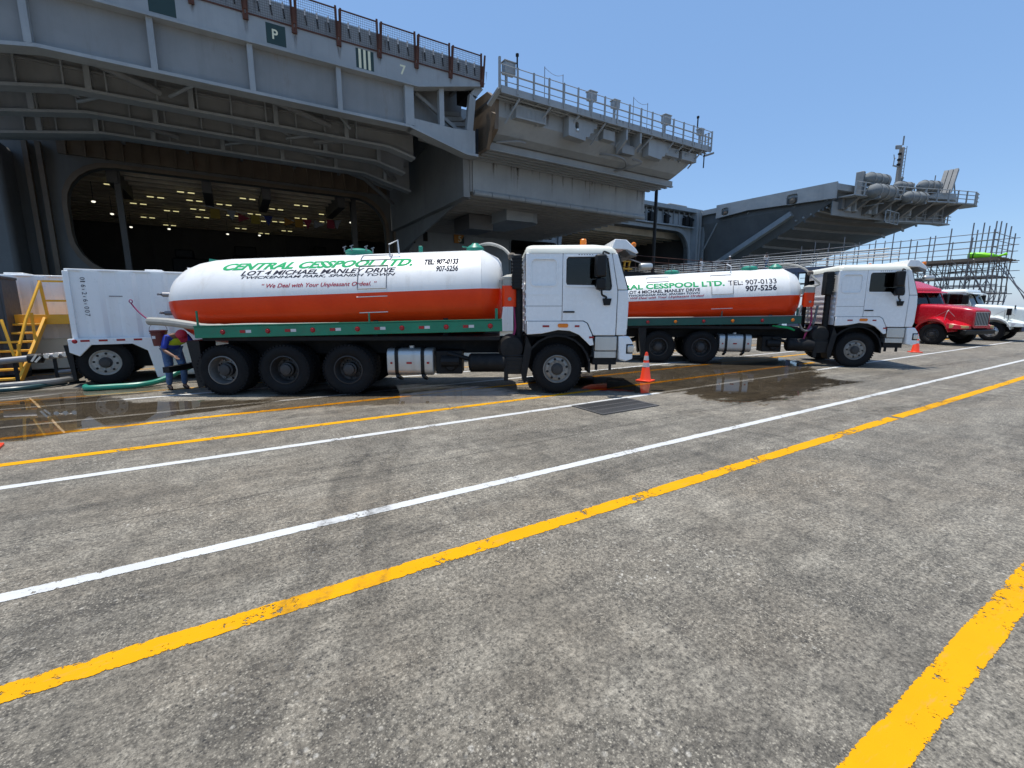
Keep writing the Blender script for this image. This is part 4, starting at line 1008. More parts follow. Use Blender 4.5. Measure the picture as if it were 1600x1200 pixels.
for k in range(16):
    x = 64.6 + k * 1.15; yy = 27.4 - max(0, x - 65) * 0.27
    b = MB(); h = rb_.uniform(0.4, 1.2); b.box(x, x + rb_.uniform(0.4, 0.9), yy + 0.6, yy + 1.4, 14.6 - h, 15.0); sp(b, 'edge_fitting', M['ship'] if k % 3 else M['shipshade'], bow, bevel=0.04)
for k in range(5):
    y0 = 29.5 + k * 0.9
    b = MB(); b.tube([(64.2, y0, 14.1 - k * 0.25), (70, y0 - 0.6, 13.9 - k * 0.25), (76, y0 - 2.0, 13.8 - k * 0.25), (81, y0 - 3.6, 13.9 - k * 0.25)], 0.12, 6); sp(b, 'underside_pipe', M['ship'], bow)
low_edge = [(73.5, 26.6), (78, 24.9), (82, 23.4), (84.5, 23.2)]
b = MB()
for p, q in zip(low_edge, low_edge[1:]): b.plate([(p[0], p[1]), (q[0], q[1]), (q[0], q[1] + 1.2), (p[0], p[1] + 1.2)], 12.9, 13.05, 'z')
lg = sp(b, 'lower_gallery', M['ship'], bow, smooth=0)
for p, q in zip(low_edge, low_edge[1:]):
    for z in (13.5, 13.95):
        b = MB(); b.cyl((p[0], p[1], z), (q[0], q[1], z), 0.05, 6); sp(b, 'gallery_rail', M['ship'], lg)
    for f in (0.0, 0.33, 0.66):
        x = p[0] + (q[0] - p[0]) * f; y = p[1] + (q[1] - p[1]) * f
        b = MB(); b.box(x - 0.06, x + 0.06, y - 0.06, y + 0.06, 13.0, 15.0); sp(b, 'gallery_hanger', M['ship'], lg, smooth=0)
b = MB(); b.plate([(63.6, 28.6), (73, 26.9), (83, 23.3), (83, 23.4), (73, 27.0), (63.6, 28.7)], 13.0, 14.6, 'z'); sp(b, 'edge_girder', M['shipweb'], bow, smooth=0)
# wrapped life raft canisters along the edge
def raft(loc, L, r, rz, label):
    t = thing('life_raft', label, 'life raft', loc, rz, 'life rafts along the bow platform')
    b = MB(); n = 16; prof = []
    for k in range(n + 1):
        u = k / n; e = min(1.0, math.sin(math.pi * min(max(u, 0.01), 0.99)) * 2.6) ** 0.5
        prof.append((-L / 2 + L * u, r * e * (0.93 + 0.07 * math.sin(k * 2.4))))
    rq = random.Random(int(L * 100 + r * 1000)); rings = []
    for a, rad in prof:
        rings.append([(a + rq.uniform(-0.04, 0.04), rad * math.cos(2 * math.pi * q / 18) * rq.uniform(0.90, 1.06), rad * math.sin(2 * math.pi * q / 18) * rq.uniform(0.90, 1.06)) for q in range(18)])
    b.loft(rings); b.build('canister', M['canvas'], t, smooth=50)
    for u in (-0.28, 0.0, 0.28):
        b = MB(); b.lathe([(L * u - 0.07, r * 0.9), (L * u - 0.07, r * 1.03), (L * u + 0.07, r * 1.03), (L * u + 0.07, r * 0.9)], 18, (0, 0, 0), 'x'); b.build('lashing', M['shipweb'], t)
    for u in (-0.3, 0.3):
        b = MB(); b.box(L * u - 0.1, L * u + 0.1, -r * 0.8, r * 1.4, -r * 1.05, -r * 0.75); b.build('cradle', M['shipweb'], t, smooth=0)
raft((68.6, 26.3, 17.2), 4.6, 0.78, R(-10), 'upper wrapped life raft canister nearest the platform corner')
raft((68.4, 25.5, 15.6), 4.8, 0.9, R(-10), 'lower wrapped life raft canister nearest the platform corner')
raft((73.6, 25.2, 16.9), 3.0, 0.55, R(-18), 'upper life raft canister at the foot of the ladder mast')
raft((73.8, 24.0, 15.3), 3.8, 0.75, R(-18), 'lower life raft canister below the ladder mast')
raft((77.6, 23.9, 17.1), 3.4, 0.75, R(-20), 'farthest life raft canister, right of the ladder mast')

# ================================================================== TANKER TRUCKS
def ring_lathe(b, prof, n, axis='y', origin=(0, 0, 0)):
    """closed profile swept round (a tyre): no end caps"""
    rings = []
    for a, r in prof + [prof[0]]:
        rings.append([((origin[0] + r * math.cos(2 * math.pi * i / n)), origin[1] + a, origin[2] + r * math.sin(2 * math.pi * i / n)) for i in range(n)])
    b.loft(rings, caps=False)

def tyre_mb(r=0.535, w=0.30, y0=0.0, tread=True):
    b = MB(); h = w / 2; k = r / 0.535
    prof = [(-h + 0.03, 0.30 * k), (-h, 0.345 * k), (-h - 0.004, 0.40 * k), (-h, 0.455 * k), (-h + 0.012, 0.50 * k), (-h + 0.035, 0.528 * k)]
    for g_ in (-0.055, 0.0, 0.055):
        prof += [(g_ - 0.012, 0.535 * k), (g_ - 0.009, 0.52 * k), (g_ + 0.009, 0.52 * k), (g_ + 0.012, 0.535 * k)]
    prof += [(h - 0.035, 0.528 * k), (h - 0.012, 0.50 * k), (h, 0.455 * k), (h + 0.004, 0.40 * k), (h, 0.345 * k), (h - 0.03, 0.30 * k)]
    ring_lathe(b, prof, 44, origin=(0, y0, 0))
    if tread:   # shoulder blocks
        for i in range(44):
            t = 2 * math.pi * (i + 0.5) / 44
            for s_ in (-1, 1):
                c = Vector((math.cos(t) * 0.521 * k, y0 + s_ * (h - 0.02), math.sin(t) * 0.521 * k))
                d = Vector((-math.sin(t), 0, math.cos(t))) * 0.018
                b.bar(c - d, c + d, 0.05, 0.03, up=(math.cos(t), 0, math.sin(t)))
    return b

def rim_mb(front, k=1.0):
    b = MB()
    if front:
        b.lathe([(0.05, 0.30 * k), (-0.125, 0.305 * k), (-0.135, 0.29 * k), (-0.115, 0.275 * k), (-0.085, 0.262 * k), (-0.105, 0.235 * k), (-0.115, 0.19 * k), (-0.105, 0.175 * k), (-0.10, 0.14 * k), (-0.10, 0.001)], 40)
        for i in range(10):
            t = 2 * math.pi * i / 10
            b.cyl((math.cos(t) * 0.16 * k, -0.10, math.sin(t) * 0.16 * k), (math.cos(t) * 0.16 * k, -0.145, math.sin(t) * 0.16 * k), 0.018, 6)
    else:
        b.lathe([(0.16, 0.30 * k), (-0.135, 0.305 * k), (-0.14, 0.285 * k), (-0.09, 0.27 * k), (0.0, 0.255 * k), (0.075, 0.24 * k), (0.085, 0.19 * k), (0.07, 0.16 * k), (0.07, 0.001)], 40)
        for i in range(10):
            t = 2 * math.pi * i / 10
            b.cyl((math.cos(t) * 0.195 * k, 0.085, math.sin(t) * 0.195 * k), (math.cos(t) * 0.195 * k, 0.04, math.sin(t) * 0.195 * k), 0.018, 6)
    return b

def hub_mb(front, k=1.0):
    b = MB()
    if front: b.lathe([(-0.09, 0.13 * k), (-0.125, 0.128 * k), (-0.135, 0.10 * k), (-0.165, 0.095 * k), (-0.17, 0.06 * k), (-0.17, 0.001)], 24)
    else: b.lathe([(0.075, 0.15 * k), (-0.03, 0.145 * k), (-0.04, 0.115 * k), (-0.095, 0.11 * k), (-0.105, 0.08 * k), (-0.105, 0.001)], 24)
    return b

def holes_mb(front, k=1.0):
    b = MB()
    for i in range(8):
        t = 2 * math.pi * (i + 0.5) / 8; rr = 0.215 * k
        y = -0.112 if front else 0.080
        b.cyl((math.cos(t) * rr, y, math.sin(t) * rr), (math.cos(t) * rr, y - 0.004, math.sin(t) * rr), 0.028 * k, 10)
    return b

WHEELS = {}
def wheel(parent, x, y, z, kind, side, steer=0.0, k=1.0, rim='rim', hub='rimdark'):
    """kind front/rear; side -1 = near (right-hand) side"""
    key = (kind, k, rim, hub)
    e = empty('wheel', parent, (x, y, z), (0, 0, steer + (0 if side < 0 else math.pi)))
    if key not in WHEELS:
        f = kind == 'front'
        WHEELS[key] = [tyre_mb(0.535 * k).build('tyre', M['rubber'], e, smooth=30), rim_mb(f, k).build('rim', M[rim], e, smooth=30), hub_mb(f, k).build('hub', M[hub], e, smooth=30), holes_mb(f, k).build('hand_hole', M['black'], e, smooth=0)]
        if not f: WHEELS[key].append(tyre_mb(0.535 * k, y0=0.335).build('tyre', M['rubber'], e, smooth=30))
        src = WHEELS[key]
    else:
        for s_ in WHEELS[key]: inst(s_, e)
    e.rotation_euler.y = random.uniform(0, 6.28)
    # spin belongs to the axle: apply before the yaw
    e.rotation_mode = 'ZYX' if False else 'XYZ'
    m_ = Matrix.Rotation(steer + (0 if side < 0 else math.pi), 4, 'Z') @ Matrix.Rotation(random.uniform(0, 6.28), 4, 'Y')
    e.rotation_euler = m_.to_euler()
    return e

def make_cab(t, rear_windows=True):
    W = 1.22
    z0, z1 = 1.27, 2.955
    win = [(0.17, 2.31), (0.15, 2.36), (0.15, 2.82), (0.19, 2.87), (0.97, 2.88), (1.02, 2.85), (1.115, 2.30), (1.11, 2.22), (1.07, 2.19), (0.83, 2.20), (0.78, 2.24), (0.74, 2.30)]
    door = [(0.085, 1.57), (0.545, 1.57), (0.63, 1.52), (0.755, 1.26), (1.225, 1.26), (1.235, 2.2), (1.09, 2.945), (0.085, 2.945)]
    skirt = [(-0.66, 1.555), (0.53, 1.555), (0.61, 1.51), (0.72, 1.28), (0.765, 1.06), (0.69, 1.04), (0.6, 1.13), (0.45, 1.27), (0.25, 1.355), (0.0, 1.375), (-0.2, 1.33), (-0.35, 1.30), (-0.66, 1.28)]
    for s_ in (-1, 1):
        def Y(a): return s_ * a
        b = MB(); b.plate([(-0.68, 1.565), (0.075, 1.565), (0.075, 2.945), (-0.68, 2.945)], Y(W), Y(W - 0.05), 'y', [rrect(-0.57, -0.05, 2.30, 2.82, 0.09)])
        b.plate(rrect(-0.585, -0.035, 2.285, 2.835, 0.09), Y(W - 0.018), Y(W - 0.045), 'y')
        sp_ = b.build('side_panel', M['cabwhite'], t, bevel=0.008)
        b = MB(); b.box(-0.675, 0.07, Y(W) - 0.008, Y(W) + 0.008, 2.105, 2.125); b.build('crease', M['cabwhite'], sp_, smooth=0)
        b = MB(); b.box(-0.675, 0.07, Y(W + 0.001) - 0.002, Y(W + 0.001) + 0.002, 1.87, 1.878); b.build('seam', M['chassis'], sp_, smooth=0)
        b = MB(); b.plate(door, Y(W + 0.004), Y(W - 0.05), 'y', [win]); d = b.build('door', M['cabwhite'], t, bevel=0.008)
        b = MB(); b.plate([(p[0] * 1.0, p[1]) for p in win], Y(W - 0.02), Y(W - 0.026), 'y'); b.build('door_window', M['glass'], d, smooth=0)
        b = MB(); b.box(0.10, 0.34, Y(W + 0.012) - 0.012, Y(W + 0.012) + 0.012, 1.735, 1.77); b.build('door_handle', M['black'], d, bevel=0.006)
        b = MB(); b.box(0.09, 1.22, Y(W + 0.003) - 0.008, Y(W + 0.003) + 0.008, 2.105, 2.125); b.build('crease', M['cabwhite'], d, smooth=0)
        b = MB()
        for k in range(6): b.box(0.40 + k * 0.055, 0.425 + k * 0.055, Y(W + 0.006) - 0.002, Y(W + 0.006) + 0.002, 2.905, 2.925)
        b.build('door_badge', M['chassis'], d, smooth=0)
        b = MB(); b.plate(skirt, Y(W + 0.02), Y(W - 0.04), 'y'); sk = b.build('wheel_skirt', M['cabwhite'], t, bevel=0.01)
        for x_, z_, m_, w_ in ((-0.26, 1.455, 'lampred', 0.07), (0.40, 1.455, 'lampred', 0.05), (0.71, 1.22, 'lampred', 0.05)):
            b = MB(); b.box(x_ - w_, x_ + w_, Y(W + 0.02), Y(W + 0.028), z_ - 0.02, z_ + 0.02); b.build('reflector', M[m_], sk, smooth=0)
        b = MB(); b.plate(rrect(-0.01, 0.21, 1.43, 1.51, 0.035), Y(W + 0.02), Y(W + 0.045), 'y'); b.build('side_marker', M['amber'], sk, bevel=0.006)
        b = MB(); b.plate([(1.245, 1.26), (1.43, 1.26), (1.475, 1.4), (1.485, 1.9), (1.46, 2.2), (1.25, 2.2)], Y(W), Y(W - 0.06), 'y'); b.build('corner_panel', M['cabwhite'], t, bevel=0.02)
        b = MB(); b.plate([(1.25, 2.21), (1.45, 2.21), (1.21, 2.945), (1.10, 2.945)], Y(W), Y(W - 0.07), 'y'); b.build('front_pillar', M['cabwhite'], t, bevel=0.012)
        b = MB(); b.plate([(-0.67, 1.3), (1.2, 1.3), (1.42, 2.2), (1.2, 2.94), (-0.67, 2.94)], Y(W - 0.051), Y(W - 0.07), 'y', [win]); b.build('door_liner', M['chassis'], t, smooth=0)
        # steps and bumper end below the door
        b = MB(); b.box(0.80, 1.27, min(Y(W - 0.02), Y(0.85)), max(Y(W - 0.02), Y(0.85)), 0.93, 1.235); st = b.build('step_box', M['alum'], t, bevel=0.015)
        b = MB(); b.box(0.80, 1.27, min(Y(W - 0.06), Y(0.85)), max(Y(W - 0.06), Y(0.85)), 0.77, 0.915); b.build('step_tread', M['alum'], st, bevel=0.01)
        b = MB(); b.box(0.78, 1.29, min(Y(W - 0.1), Y(0.8)), max(Y(W - 0.1), Y(0.8)), 0.62, 0.765); b.bar((0.86, Y(W - 0.12), 0.63), (0.86, Y(W - 0.12), 0.5), 0.05); b.bar((1.16, Y(W - 0.12), 0.63), (1.16, Y(W - 0.12), 0.5), 0.05); b.build('step_bracket', M['chassis'], st, smooth=0)
        # black inner arch
        b = MB(); rings = []
        for k in range(13):
            a = R(-8 + 200 * k / 12); rr = 0.685
            c, s2 = math.cos(a), math.sin(a)
            rings.append([(c * rr, Y(W - 0.03), 0.55 + s2 * rr), (c * (rr + 0.04), Y(W - 0.03), 0.55 + s2 * (rr + 0.04)), (c * (rr + 0.04), Y(0.72), 0.55 + s2 * (rr + 0.04)), (c * rr, Y(0.72), 0.55 + s2 * rr)])
        b.loft(rings); b.build('wheel_arch', M['chassis'], t)
        b = MB(); b.plate([(-0.72, 0.5), (0.78, 0.5), (0.78, 1.24), (-0.72, 1.24)], Y(0.70), Y(0.66), 'y'); b.build('wheelhouse', M['chassis'], t, smooth=0)
        # pressed frame round the side window and the blank panel
        fr = [(p[0] + (0.035 if p[0] > 0.6 else -0.035), p[1] + (0.035 if p[1] > 2.5 else -0.035)) for p in win]
        b = MB(); b.plate(fr, Y(W + 0.003), Y(W + 0.016), 'y', [win]); b.build('window_frame', M['cabwhite'], d, bevel=0.006)
        b = MB(); b.plate(rrect(-0.60, -0.02, 2.27, 2.85, 0.10), Y(W - 0.002), Y(W + 0.012), 'y', [rrect(-0.565, -0.055, 2.305, 2.815, 0.08)]); b.build('panel_pressing', M['cabwhite'], sp_, bevel=0.006)
        b = MB(); b.plate(win, Y(W - 0.012), Y(W - 0.018), 'y', [[(0.635 + (p[0] - 0.635) * 0.955, 2.53 + (p[1] - 2.53) * 0.94) for p in win]]); b.build('window_seal', M['black'], d, smooth=0)
        # mirrors
        b = MB(); b.box(0.70, 0.93, Y(1.43) - 0.09, Y(1.43) + 0.09, 2.45, 2.90); mi = b.build('mirror', M['black'], t, bevel=0.04)
        b = MB(); b.box(0.74, 0.93, Y(1.43) - 0.08, Y(1.43) + 0.08, 2.20, 2.43); b.build('wide_mirror', M['black'], mi, bevel=0.03)
        b = MB(); b.tube([(0.85, Y(1.43), 2.2), (0.87, Y(1.42), 2.1), (0.98, Y(1.3), 2.06), (0.99, Y(1.22), 2.02)], 0.022, 6); b.tube([(0.86, Y(1.43), 2.9), (0.88, Y(1.4), 2.96), (1.02, Y(1.26), 2.94)], 0.02, 6); b.build('mirror_arm', M['black'], mi)
        b = MB(); b.plate([(0.92, 2.03), (1.11, 2.03), (1.08, 1.89), (0.95, 1.89)], Y(W), Y(W + 0.05), 'y'); b.build('mirror_base', M['black'], mi, bevel=0.01)
    # rear wall
    holes = [rrect(-0.95, -0.45, 2.35, 2.75, 0.08), rrect(0.45, 0.95, 2.35, 2.75, 0.08)] if rear_windows else []
    b = MB(); b.plate([(-1.165, 1.30), (1.165, 1.30), (1.165, 2.94), (-1.165, 2.94)], -0.68, -0.64, 'x', holes); rw = b.build('rear_wall', M['cabwhite'], t, bevel=0.01)
    for h in holes:
        b = MB(); b.plate(h, -0.665, -0.66, 'x'); b.build('rear_window', M['glass'], rw, smooth=0)
    for k in range(5):
        b = MB(); b.box(-0.70, -0.675, -1.1, 1.1, 1.5 + k * 0.16, 1.57 + k * 0.16); b.build('rear_rib', M['cabwhite'], rw, bevel=0.01)
    # roof
    b = MB(); rings = []
    for z, dx, dy in ((2.945, 0, 0), (3.02, 0.004, 0.008), (3.08, 0.03, 0.05), (3.115, 0.09, 0.14), (3.135, 0.2, 0.32), (3.145, 0.45, 0.7)):
        rings.append([(x, y, z + (0.02 if 0.0 < x < 0.9 and z > 3.05 else 0)) for x, y in rrect(-0.695 + dx, 1.235 - dx * 1.4 - (z - 2.945) * 0.5, -1.23 + dy, 1.23 - dy, 0.12, 5)])
    b.loft(rings); b.build('roof', M['cream'], t, smooth=60)
    b = MB(); b.plate([(1.10, 3.05), (1.16, 3.24), (1.40, 3.225), (1.60, 3.05), (1.66, 2.96), (1.60, 2.95), (1.42, 3.03)], -1.16, 1.16, 'y'); vi = b.build('sun_visor', M['cabwhite'], t, bevel=0.012)
    b = MB(); b.plate([(1.38, 3.028), (1.43, 3.026), (1.60, 2.945), (1.64, 2.90), (1.5, 2.92)], -1.15, 1.15, 'y'); b.build('visor_underside', M['greyhose'], vi, smooth=0)
    b = MB(); b.lathe([(0, 0.03), (0.02, 0.055), (0.05, 0.05)], 12, (1.56, -1.15, 3.13), 'y'); b.build('marker_lamp', M['amber'], vi)
    # windscreen and front
    b = MB(); b.add([(1.455, -1.13, 2.22), (1.455, 1.13, 2.22), (1.215, 1.13, 2.94), (1.215, -1.13, 2.94), (1.445, -1.13, 2.22), (1.445, 1.13, 2.22), (1.205, 1.13, 2.94), (1.205, -1.13, 2.94)], [(0, 1, 2, 3), (7, 6, 5, 4), (0, 4, 5, 1), (1, 5, 6, 2), (2, 6, 7, 3), (3, 7, 4, 0)]); ws = b.build('windscreen', M['glassclear'], t, smooth=0)
    b = MB(); b.tube([(1.47, -1.15, 2.20), (1.36, -1.17, 2.5), (1.23, -1.17, 2.93)], 0.03, 6); b.tube([(1.47, 1.15, 2.20), (1.36, 1.17, 2.5), (1.23, 1.17, 2.93)], 0.03, 6); b.build('windscreen_seal', M['black'], ws)
    b = MB(); b.box(1.43, 1.49, -1.14, 1.14, 1.26, 2.2); fp = b.build('front_panel', M['cabwhite'], t, bevel=0.02)
    b = MB(); b.box(1.49, 1.51, -0.9, 0.9, 1.45, 1.95); b.build('grille', M['black'], fp, bevel=0.01)
    b = MB(); b.plate([(1.30, 1.24), (1.52, 1.24), (1.60, 1.12), (1.62, 0.76), (1.44, 0.70), (1.32, 0.74)], -1.23, 1.23, 'y'); bu = b.build('bumper', M['cabwhite'], t, bevel=0.03)
    for s_ in (-1, 1):
        b = MB(); b.box(1.46, 1.615, min(s_ * 1.238, s_ * 0.85), max(s_ * 1.238, s_ * 0.85), 0.86, 1.08); hl = b.build('headlamp_recess', M['black'], bu, bevel=0.02)
        b = MB(); b.box(1.49, 1.63, min(s_ * 1.245, s_ * 0.9), max(s_ * 1.245, s_ * 0.9), 0.89, 1.05); b.build('headlamp', M['chrome'], bu, bevel=0.02)
    b = MB(); b.box(-0.62, 1.40, -1.15, 1.15, 1.24, 1.30); b.build('cab_floor', M['chassis'], t, smooth=0)
    # front kerb mirror on an arm
    b = MB(); b.tube([(1.25, -0.75, 2.98), (1.6, -0.72, 2.88), (1.86, -0.7, 2.80)], 0.014, 5); km = b.build('kerb_mirror_arm', M['steel'], t)
    b = MB(); b.box(1.82, 2.12, -0.78, -0.62, 2.66, 2.80); b.build('kerb_mirror', M['alum'], km, bevel=0.05)
    # inside
    for y in (-0.62, 0.62):
        b = MB(); b.box(0.1, 0.55, y - 0.26, y + 0.26, 1.62, 1.78); b.plate([(0.02, 1.7), (0.16, 1.7), (0.06, 2.42), (-0.08, 2.42)], y - 0.25, y + 0.25, 'y'); b.build('cab_seat', M['blackcloth'], t, bevel=0.04)
    b = MB(); b.plate([(0.95, 1.4), (1.42, 1.4), (1.42, 2.18), (1.15, 2.2), (0.95, 2.0)], -1.1, 1.1, 'y'); b.build('dashboard', M['black'], t, bevel=0.04)
    b = MB(); ring = []
    for k in range(21):
        a = 2 * math.pi * k / 20; ring.append((0.80 + 0.09 * math.cos(a), 0.6 + 0.22 * math.sin(a), 2.05 + 0.2 * math.cos(a)))
    b.tube(ring, 0.018, 6, smooth=False); b.build('steering_wheel', M['black'], t)

A_, B_ = 1.10, 0.95
def tanker(name, label, loc, rz, axles, tank_x, rail_x, railmat, tape, texts, beacon, second=False):
    t = thing(name, label, 'tanker truck', loc, rz, 'cesspool tanker trucks on the quay')
    xr, xf = tank_x
    SL = math.tan(R(2.2)); zc = lambda x: 2.08 + (x + 4.5) * SL
    def S(x, deg, off=0.0):
        a = R(deg); n = Vector((math.cos(a) / A_, math.sin(a) / B_)).normalized() * off
        return (x, -A_ * math.cos(a) - n.x, zc(x) + B_ * math.sin(a) + n.y)
    # ---- tank: white upper shell, orange lower shell
    heads = [(xr, 0.02), (xr + 0.02, 0.2), (xr + 0.07, 0.38), (xr + 0.16, 0.55), (xr + 0.3, 0.71), (xr + 0.5, 0.845), (xr + 0.75, 0.935), (xr + 1.05, 0.985), (xr + 1.35, 1.0)]
    xs = heads + [(x, 1.0) for x in (-6.2, -5.0, -3.8, -2.6, xf - 0.48)] + [(xf - 0.43, 0.985), (xf - 0.10, 0.80), (xf - 0.03, 0.70), (xf, 0.45), (xf + 0.01, 0.02)]
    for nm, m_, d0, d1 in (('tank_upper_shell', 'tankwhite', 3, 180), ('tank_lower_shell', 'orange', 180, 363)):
        rings = []
        for x, s_ in xs:
            rings.append([(x, -A_ * s_ * math.cos(R(d)), zc(x) + B_ * s_ * math.sin(R(d)) + (0.0 if s_ > 0.99 else 0.0)) for d in [d0 + (d1 - d0) * k / 40 for k in range(41)]])
        b = MB(); n = 41
        vs = [p for r in rings for p in r]; fs = [(i * n + k, i * n + k + 1, (i + 1) * n + k + 1, (i + 1) * n + k) for i in range(len(rings) - 1) for k in range(n - 1)]
        b.add([(p[0], p[1], p[2] - 2.08) for p in vs], fs)
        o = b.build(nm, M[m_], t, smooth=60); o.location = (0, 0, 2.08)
        if nm == 'tank_upper_shell': up = o
        else: lo = o
    # weld ring at the heads
    for x in (xf - 0.46,):
        b = MB(); b.tube([S(x, d, 0.0) for d in range(4, 176, 6)], 0.006, 5, smooth=False); b.build('weld_ring', M['tankwhite'], t)
    # lettering
    for txt, m_, x0, x1, deg, h, sh, bd, *off in texts:
        off = off[0] if off else 0.0025
        o = text_obj('lettering', txt, x1 - x0, h, lambda u, v: S(x0 + u, deg - 0.9 * u * (0 if second else 1) + math.degrees(v / 1.02), off), M[m_], t, shear=sh, bold=bd, hug=True)
    # access outlines welded on the shell
    for xa, xb, da, db in (((-4.22, -3.58, 52, 66), (-4.2, -3.6, 8, 40), (-4.22, -3.58, -2, -2.1), (-4.2, -3.6, -22, -22.1)) if not second else ((-4.27, -3.62, 10, 56), (-4.25, -3.6, -18, -18.1), (-6.3, -5.6, 44, 60))):
        b = MB()
        pts = [S(xa, da, 0.01), S(xb, da, 0.01)]
        b.tube(pts, 0.009, 5, smooth=False)
        if db > da:
            b.tube([S(xb, da + (db - da) * q / 6, 0.01) for q in range(7)], 0.009, 5, smooth=False); b.tube([S(xa, db, 0.01), S(xb, db, 0.01)], 0.009, 5, smooth=False); b.tube([S(xa, da + (db - da) * q / 6, 0.01) for q in range(7)], 0.009, 5, smooth=False)
        b.build('weld_outline', M['steel'] if da > 5 else M['tankwhite'], t)
    # lids
    lids = ((-4.45, 0.30), ) if not second else ((-5.4, 0.26), (-2.9, 0.26))
    for x, r in lids:
        zt = zc(x) + B_
        b = MB(); b.lathe([(-0.1, r * 0.95), (0.02, r * 0.95), (0.03, r), (0.075, r), (0.11, r * 0.8), (0.135, r * 0.4), (0.14, 0.001)], 24, (x, 0, zt), 'z'); ld = b.build('hatch_lid', M['lidgreen'], t)
        for k in range(6):
            a = 2 * math.pi * k / 6 + 0.3
            b = MB(); c = Vector((x + math.cos(a) * r * 1.02, math.sin(a) * r * 1.02, zt + 0.06)); b.cyl(c, c + Vector((0, 0, 0.09)), 0.014, 6); b.bar(c + Vector((-0.04, 0, 0.09)), c + Vector((0.04, 0, 0.12)), 0.018); b.build('wing_bolt', M['steel'], ld)
    xcap = xf - 0.62
    zt = zc(xcap) + B_
    b = MB(); b.lathe([(-0.05, 0.2), (0.04, 0.2), (0.07, 0.17), (0.13, 0.08), (0.15, 0.07), (0.15, 0.001)], 18, (xcap, -0.1, zt), 'z'); b.bar((xcap - 0.3, -0.1, zt + 0.08), (xcap - 0.12, -0.1, zt + 0.05), 0.03); b.build('vent_cap', M['lidgreen'], t)
    b = MB(); b.plate([(xr + 0.75, zc(xr + 0.8) + 0.8), (xr + 0.8, zc(xr + 0.8) + 0.98), (xr + 1.1, zc(xr + 1) + 0.93), (xr + 1.1, zc(xr + 1) + 0.85)], -0.06, 0.06, 'y'); b.build('lifting_lug', M['lidgreen'], t, smooth=0)
    if not second:
        b = MB(); b.box(-3.06, -2.98, -0.15, -0.07, zc(-3) + 0.93, zc(-3) + 1.08); b.build('lifting_lug', M['lidgreen'], t, bevel=0.01)
        b = MB(); p0, p1 = S(-3.62, 60), S(-3.42, 60); b.tube([p0, (p0[0] - 0.01, p0[1], p0[2] + 0.26), (p1[0] - 0.02, p1[1], p1[2] + 0.34), (p1[0], p1[1], p1[2] + 0.05)], 0.018, 6, smooth=False); b.build('grab_hoop', M['whitecloth'], t)
    else:
        b = MB(); p0 = S(-3.6, 64); b.tube([p0, (p0[0], p0[1], p0[2] + 0.22), (p0[0] - 0.12, p0[1] + 0.1, p0[2] + 0.3)], 0.018, 6, smooth=False); b.build('grab_hoop', M['whitecloth'], t)
    # rear valves
    for z, s_ in ((2.12, 1), (1.72, -1)):
        b = MB(); b.cyl((xr + 0.12, -0.45, z), (xr - 0.02, -0.5, z), 0.05, 10); b.bar((xr - 0.04, -0.62, z), (xr - 0.04, -0.36, z + 0.02), 0.035); b.bar((xr - 0.12, -0.5, z + 0.02), (xr, -0.5, z - 0.02), 0.03); b.build('valve_handle', M['steel'], t)
    # pump separator can and hoses behind the cab
    xc = xf + 0.14
    b = MB(); b.cyl((xc, -0.92, 1.86), (xc, -0.92, 2.30), 0.165, 22); can = b.build('separator_can', M['orange'], t)
    b = MB(); b.cyl((xc, -0.92, 2.30), (xc, -0.92, 2.44), 0.16, 22); b.lathe([(0, 0.17), (0.04, 0.17), (0.09, 0.06), (0.1, 0.001)], 18, (xc, -0.92, 2.44), 'z'); b.box(xc - 0.22, xc - 0.16, -0.97, -0.87, 2.25, 2.42); b.build('can_cap', M['palehose'], can)
    b = MB(); b.cyl((xc, -1.09, 2.02), (xc, -1.05, 2.02), 0.04, 10); b.build('can_plug', M['steel'], can)
    b = MB(); b.tube([(xcap + 0.08, -0.1, zt + 0.1), (xcap + 0.35, -0.25, zt + 0.12), (xf + 0.05, -0.6, zt - 0.05), (xf + 0.28, -0.85, zt - 0.38), (xf + 0.42, -0.9, zt - 0.55), (xf + 0.2, -0.92, zt - 0.62), (xc, -0.92, 2.5)], 0.034, 8); b.build('vacuum_hose', M['palehose'], t)
    b = MB(); b.lathe([(-0.05, 0.06), (-0.02, 0.085), (0.05, 0.085), (0.09, 0.05)], 10, (xf + 0.2, -0.72, zt - 0.22), 'z'); b.build('hose_joint', M['board'], t)
    b = MB(); b.tube([(xc + 0.1, -0.95, 1.86), (xc + 0.12, -1.0, 1.4), (xc + 0.02, -1.03, 1.1), (xc - 0.1, -1.05, 0.72)], 0.026, 6); b.build('drain_hose', M['magenta'], t)
    if second:
        b = MB(); b.tube([(xc - 0.2, -1.0, 1.9), (xc - 0.28, -1.1, 1.5), (xc - 0.15, -1.12, 1.15), (xc + 0.15, -1.0, 1.2), (xc + 0.3, -0.9, 1.9)], 0.035, 6); b.build('loop_hose', M['greyhose'], t)
        b = MB(); b.tube([(xf - 0.9, -1.15, 1.25), (xf - 0.5, -1.18, 1.22), (xf - 0.25, -1.15, 1.14)], 0.04, 6); b.build('green_hose_end', M['textgreen'], t)
    b = MB(); b.tube([(xr + 0.0, -1.0, 1.56), (xr + 0.5, -1.12, 1.54), (xr + 1.3, -1.16, 1.44), (xr + 2.0, -1.16, 1.47), (xr + 4.0, -1.16, 1.5)], [0.085, 0.085, 0.07, 0.05, 0.04], 10); b.build('suction_hose', M['palehose'], t)
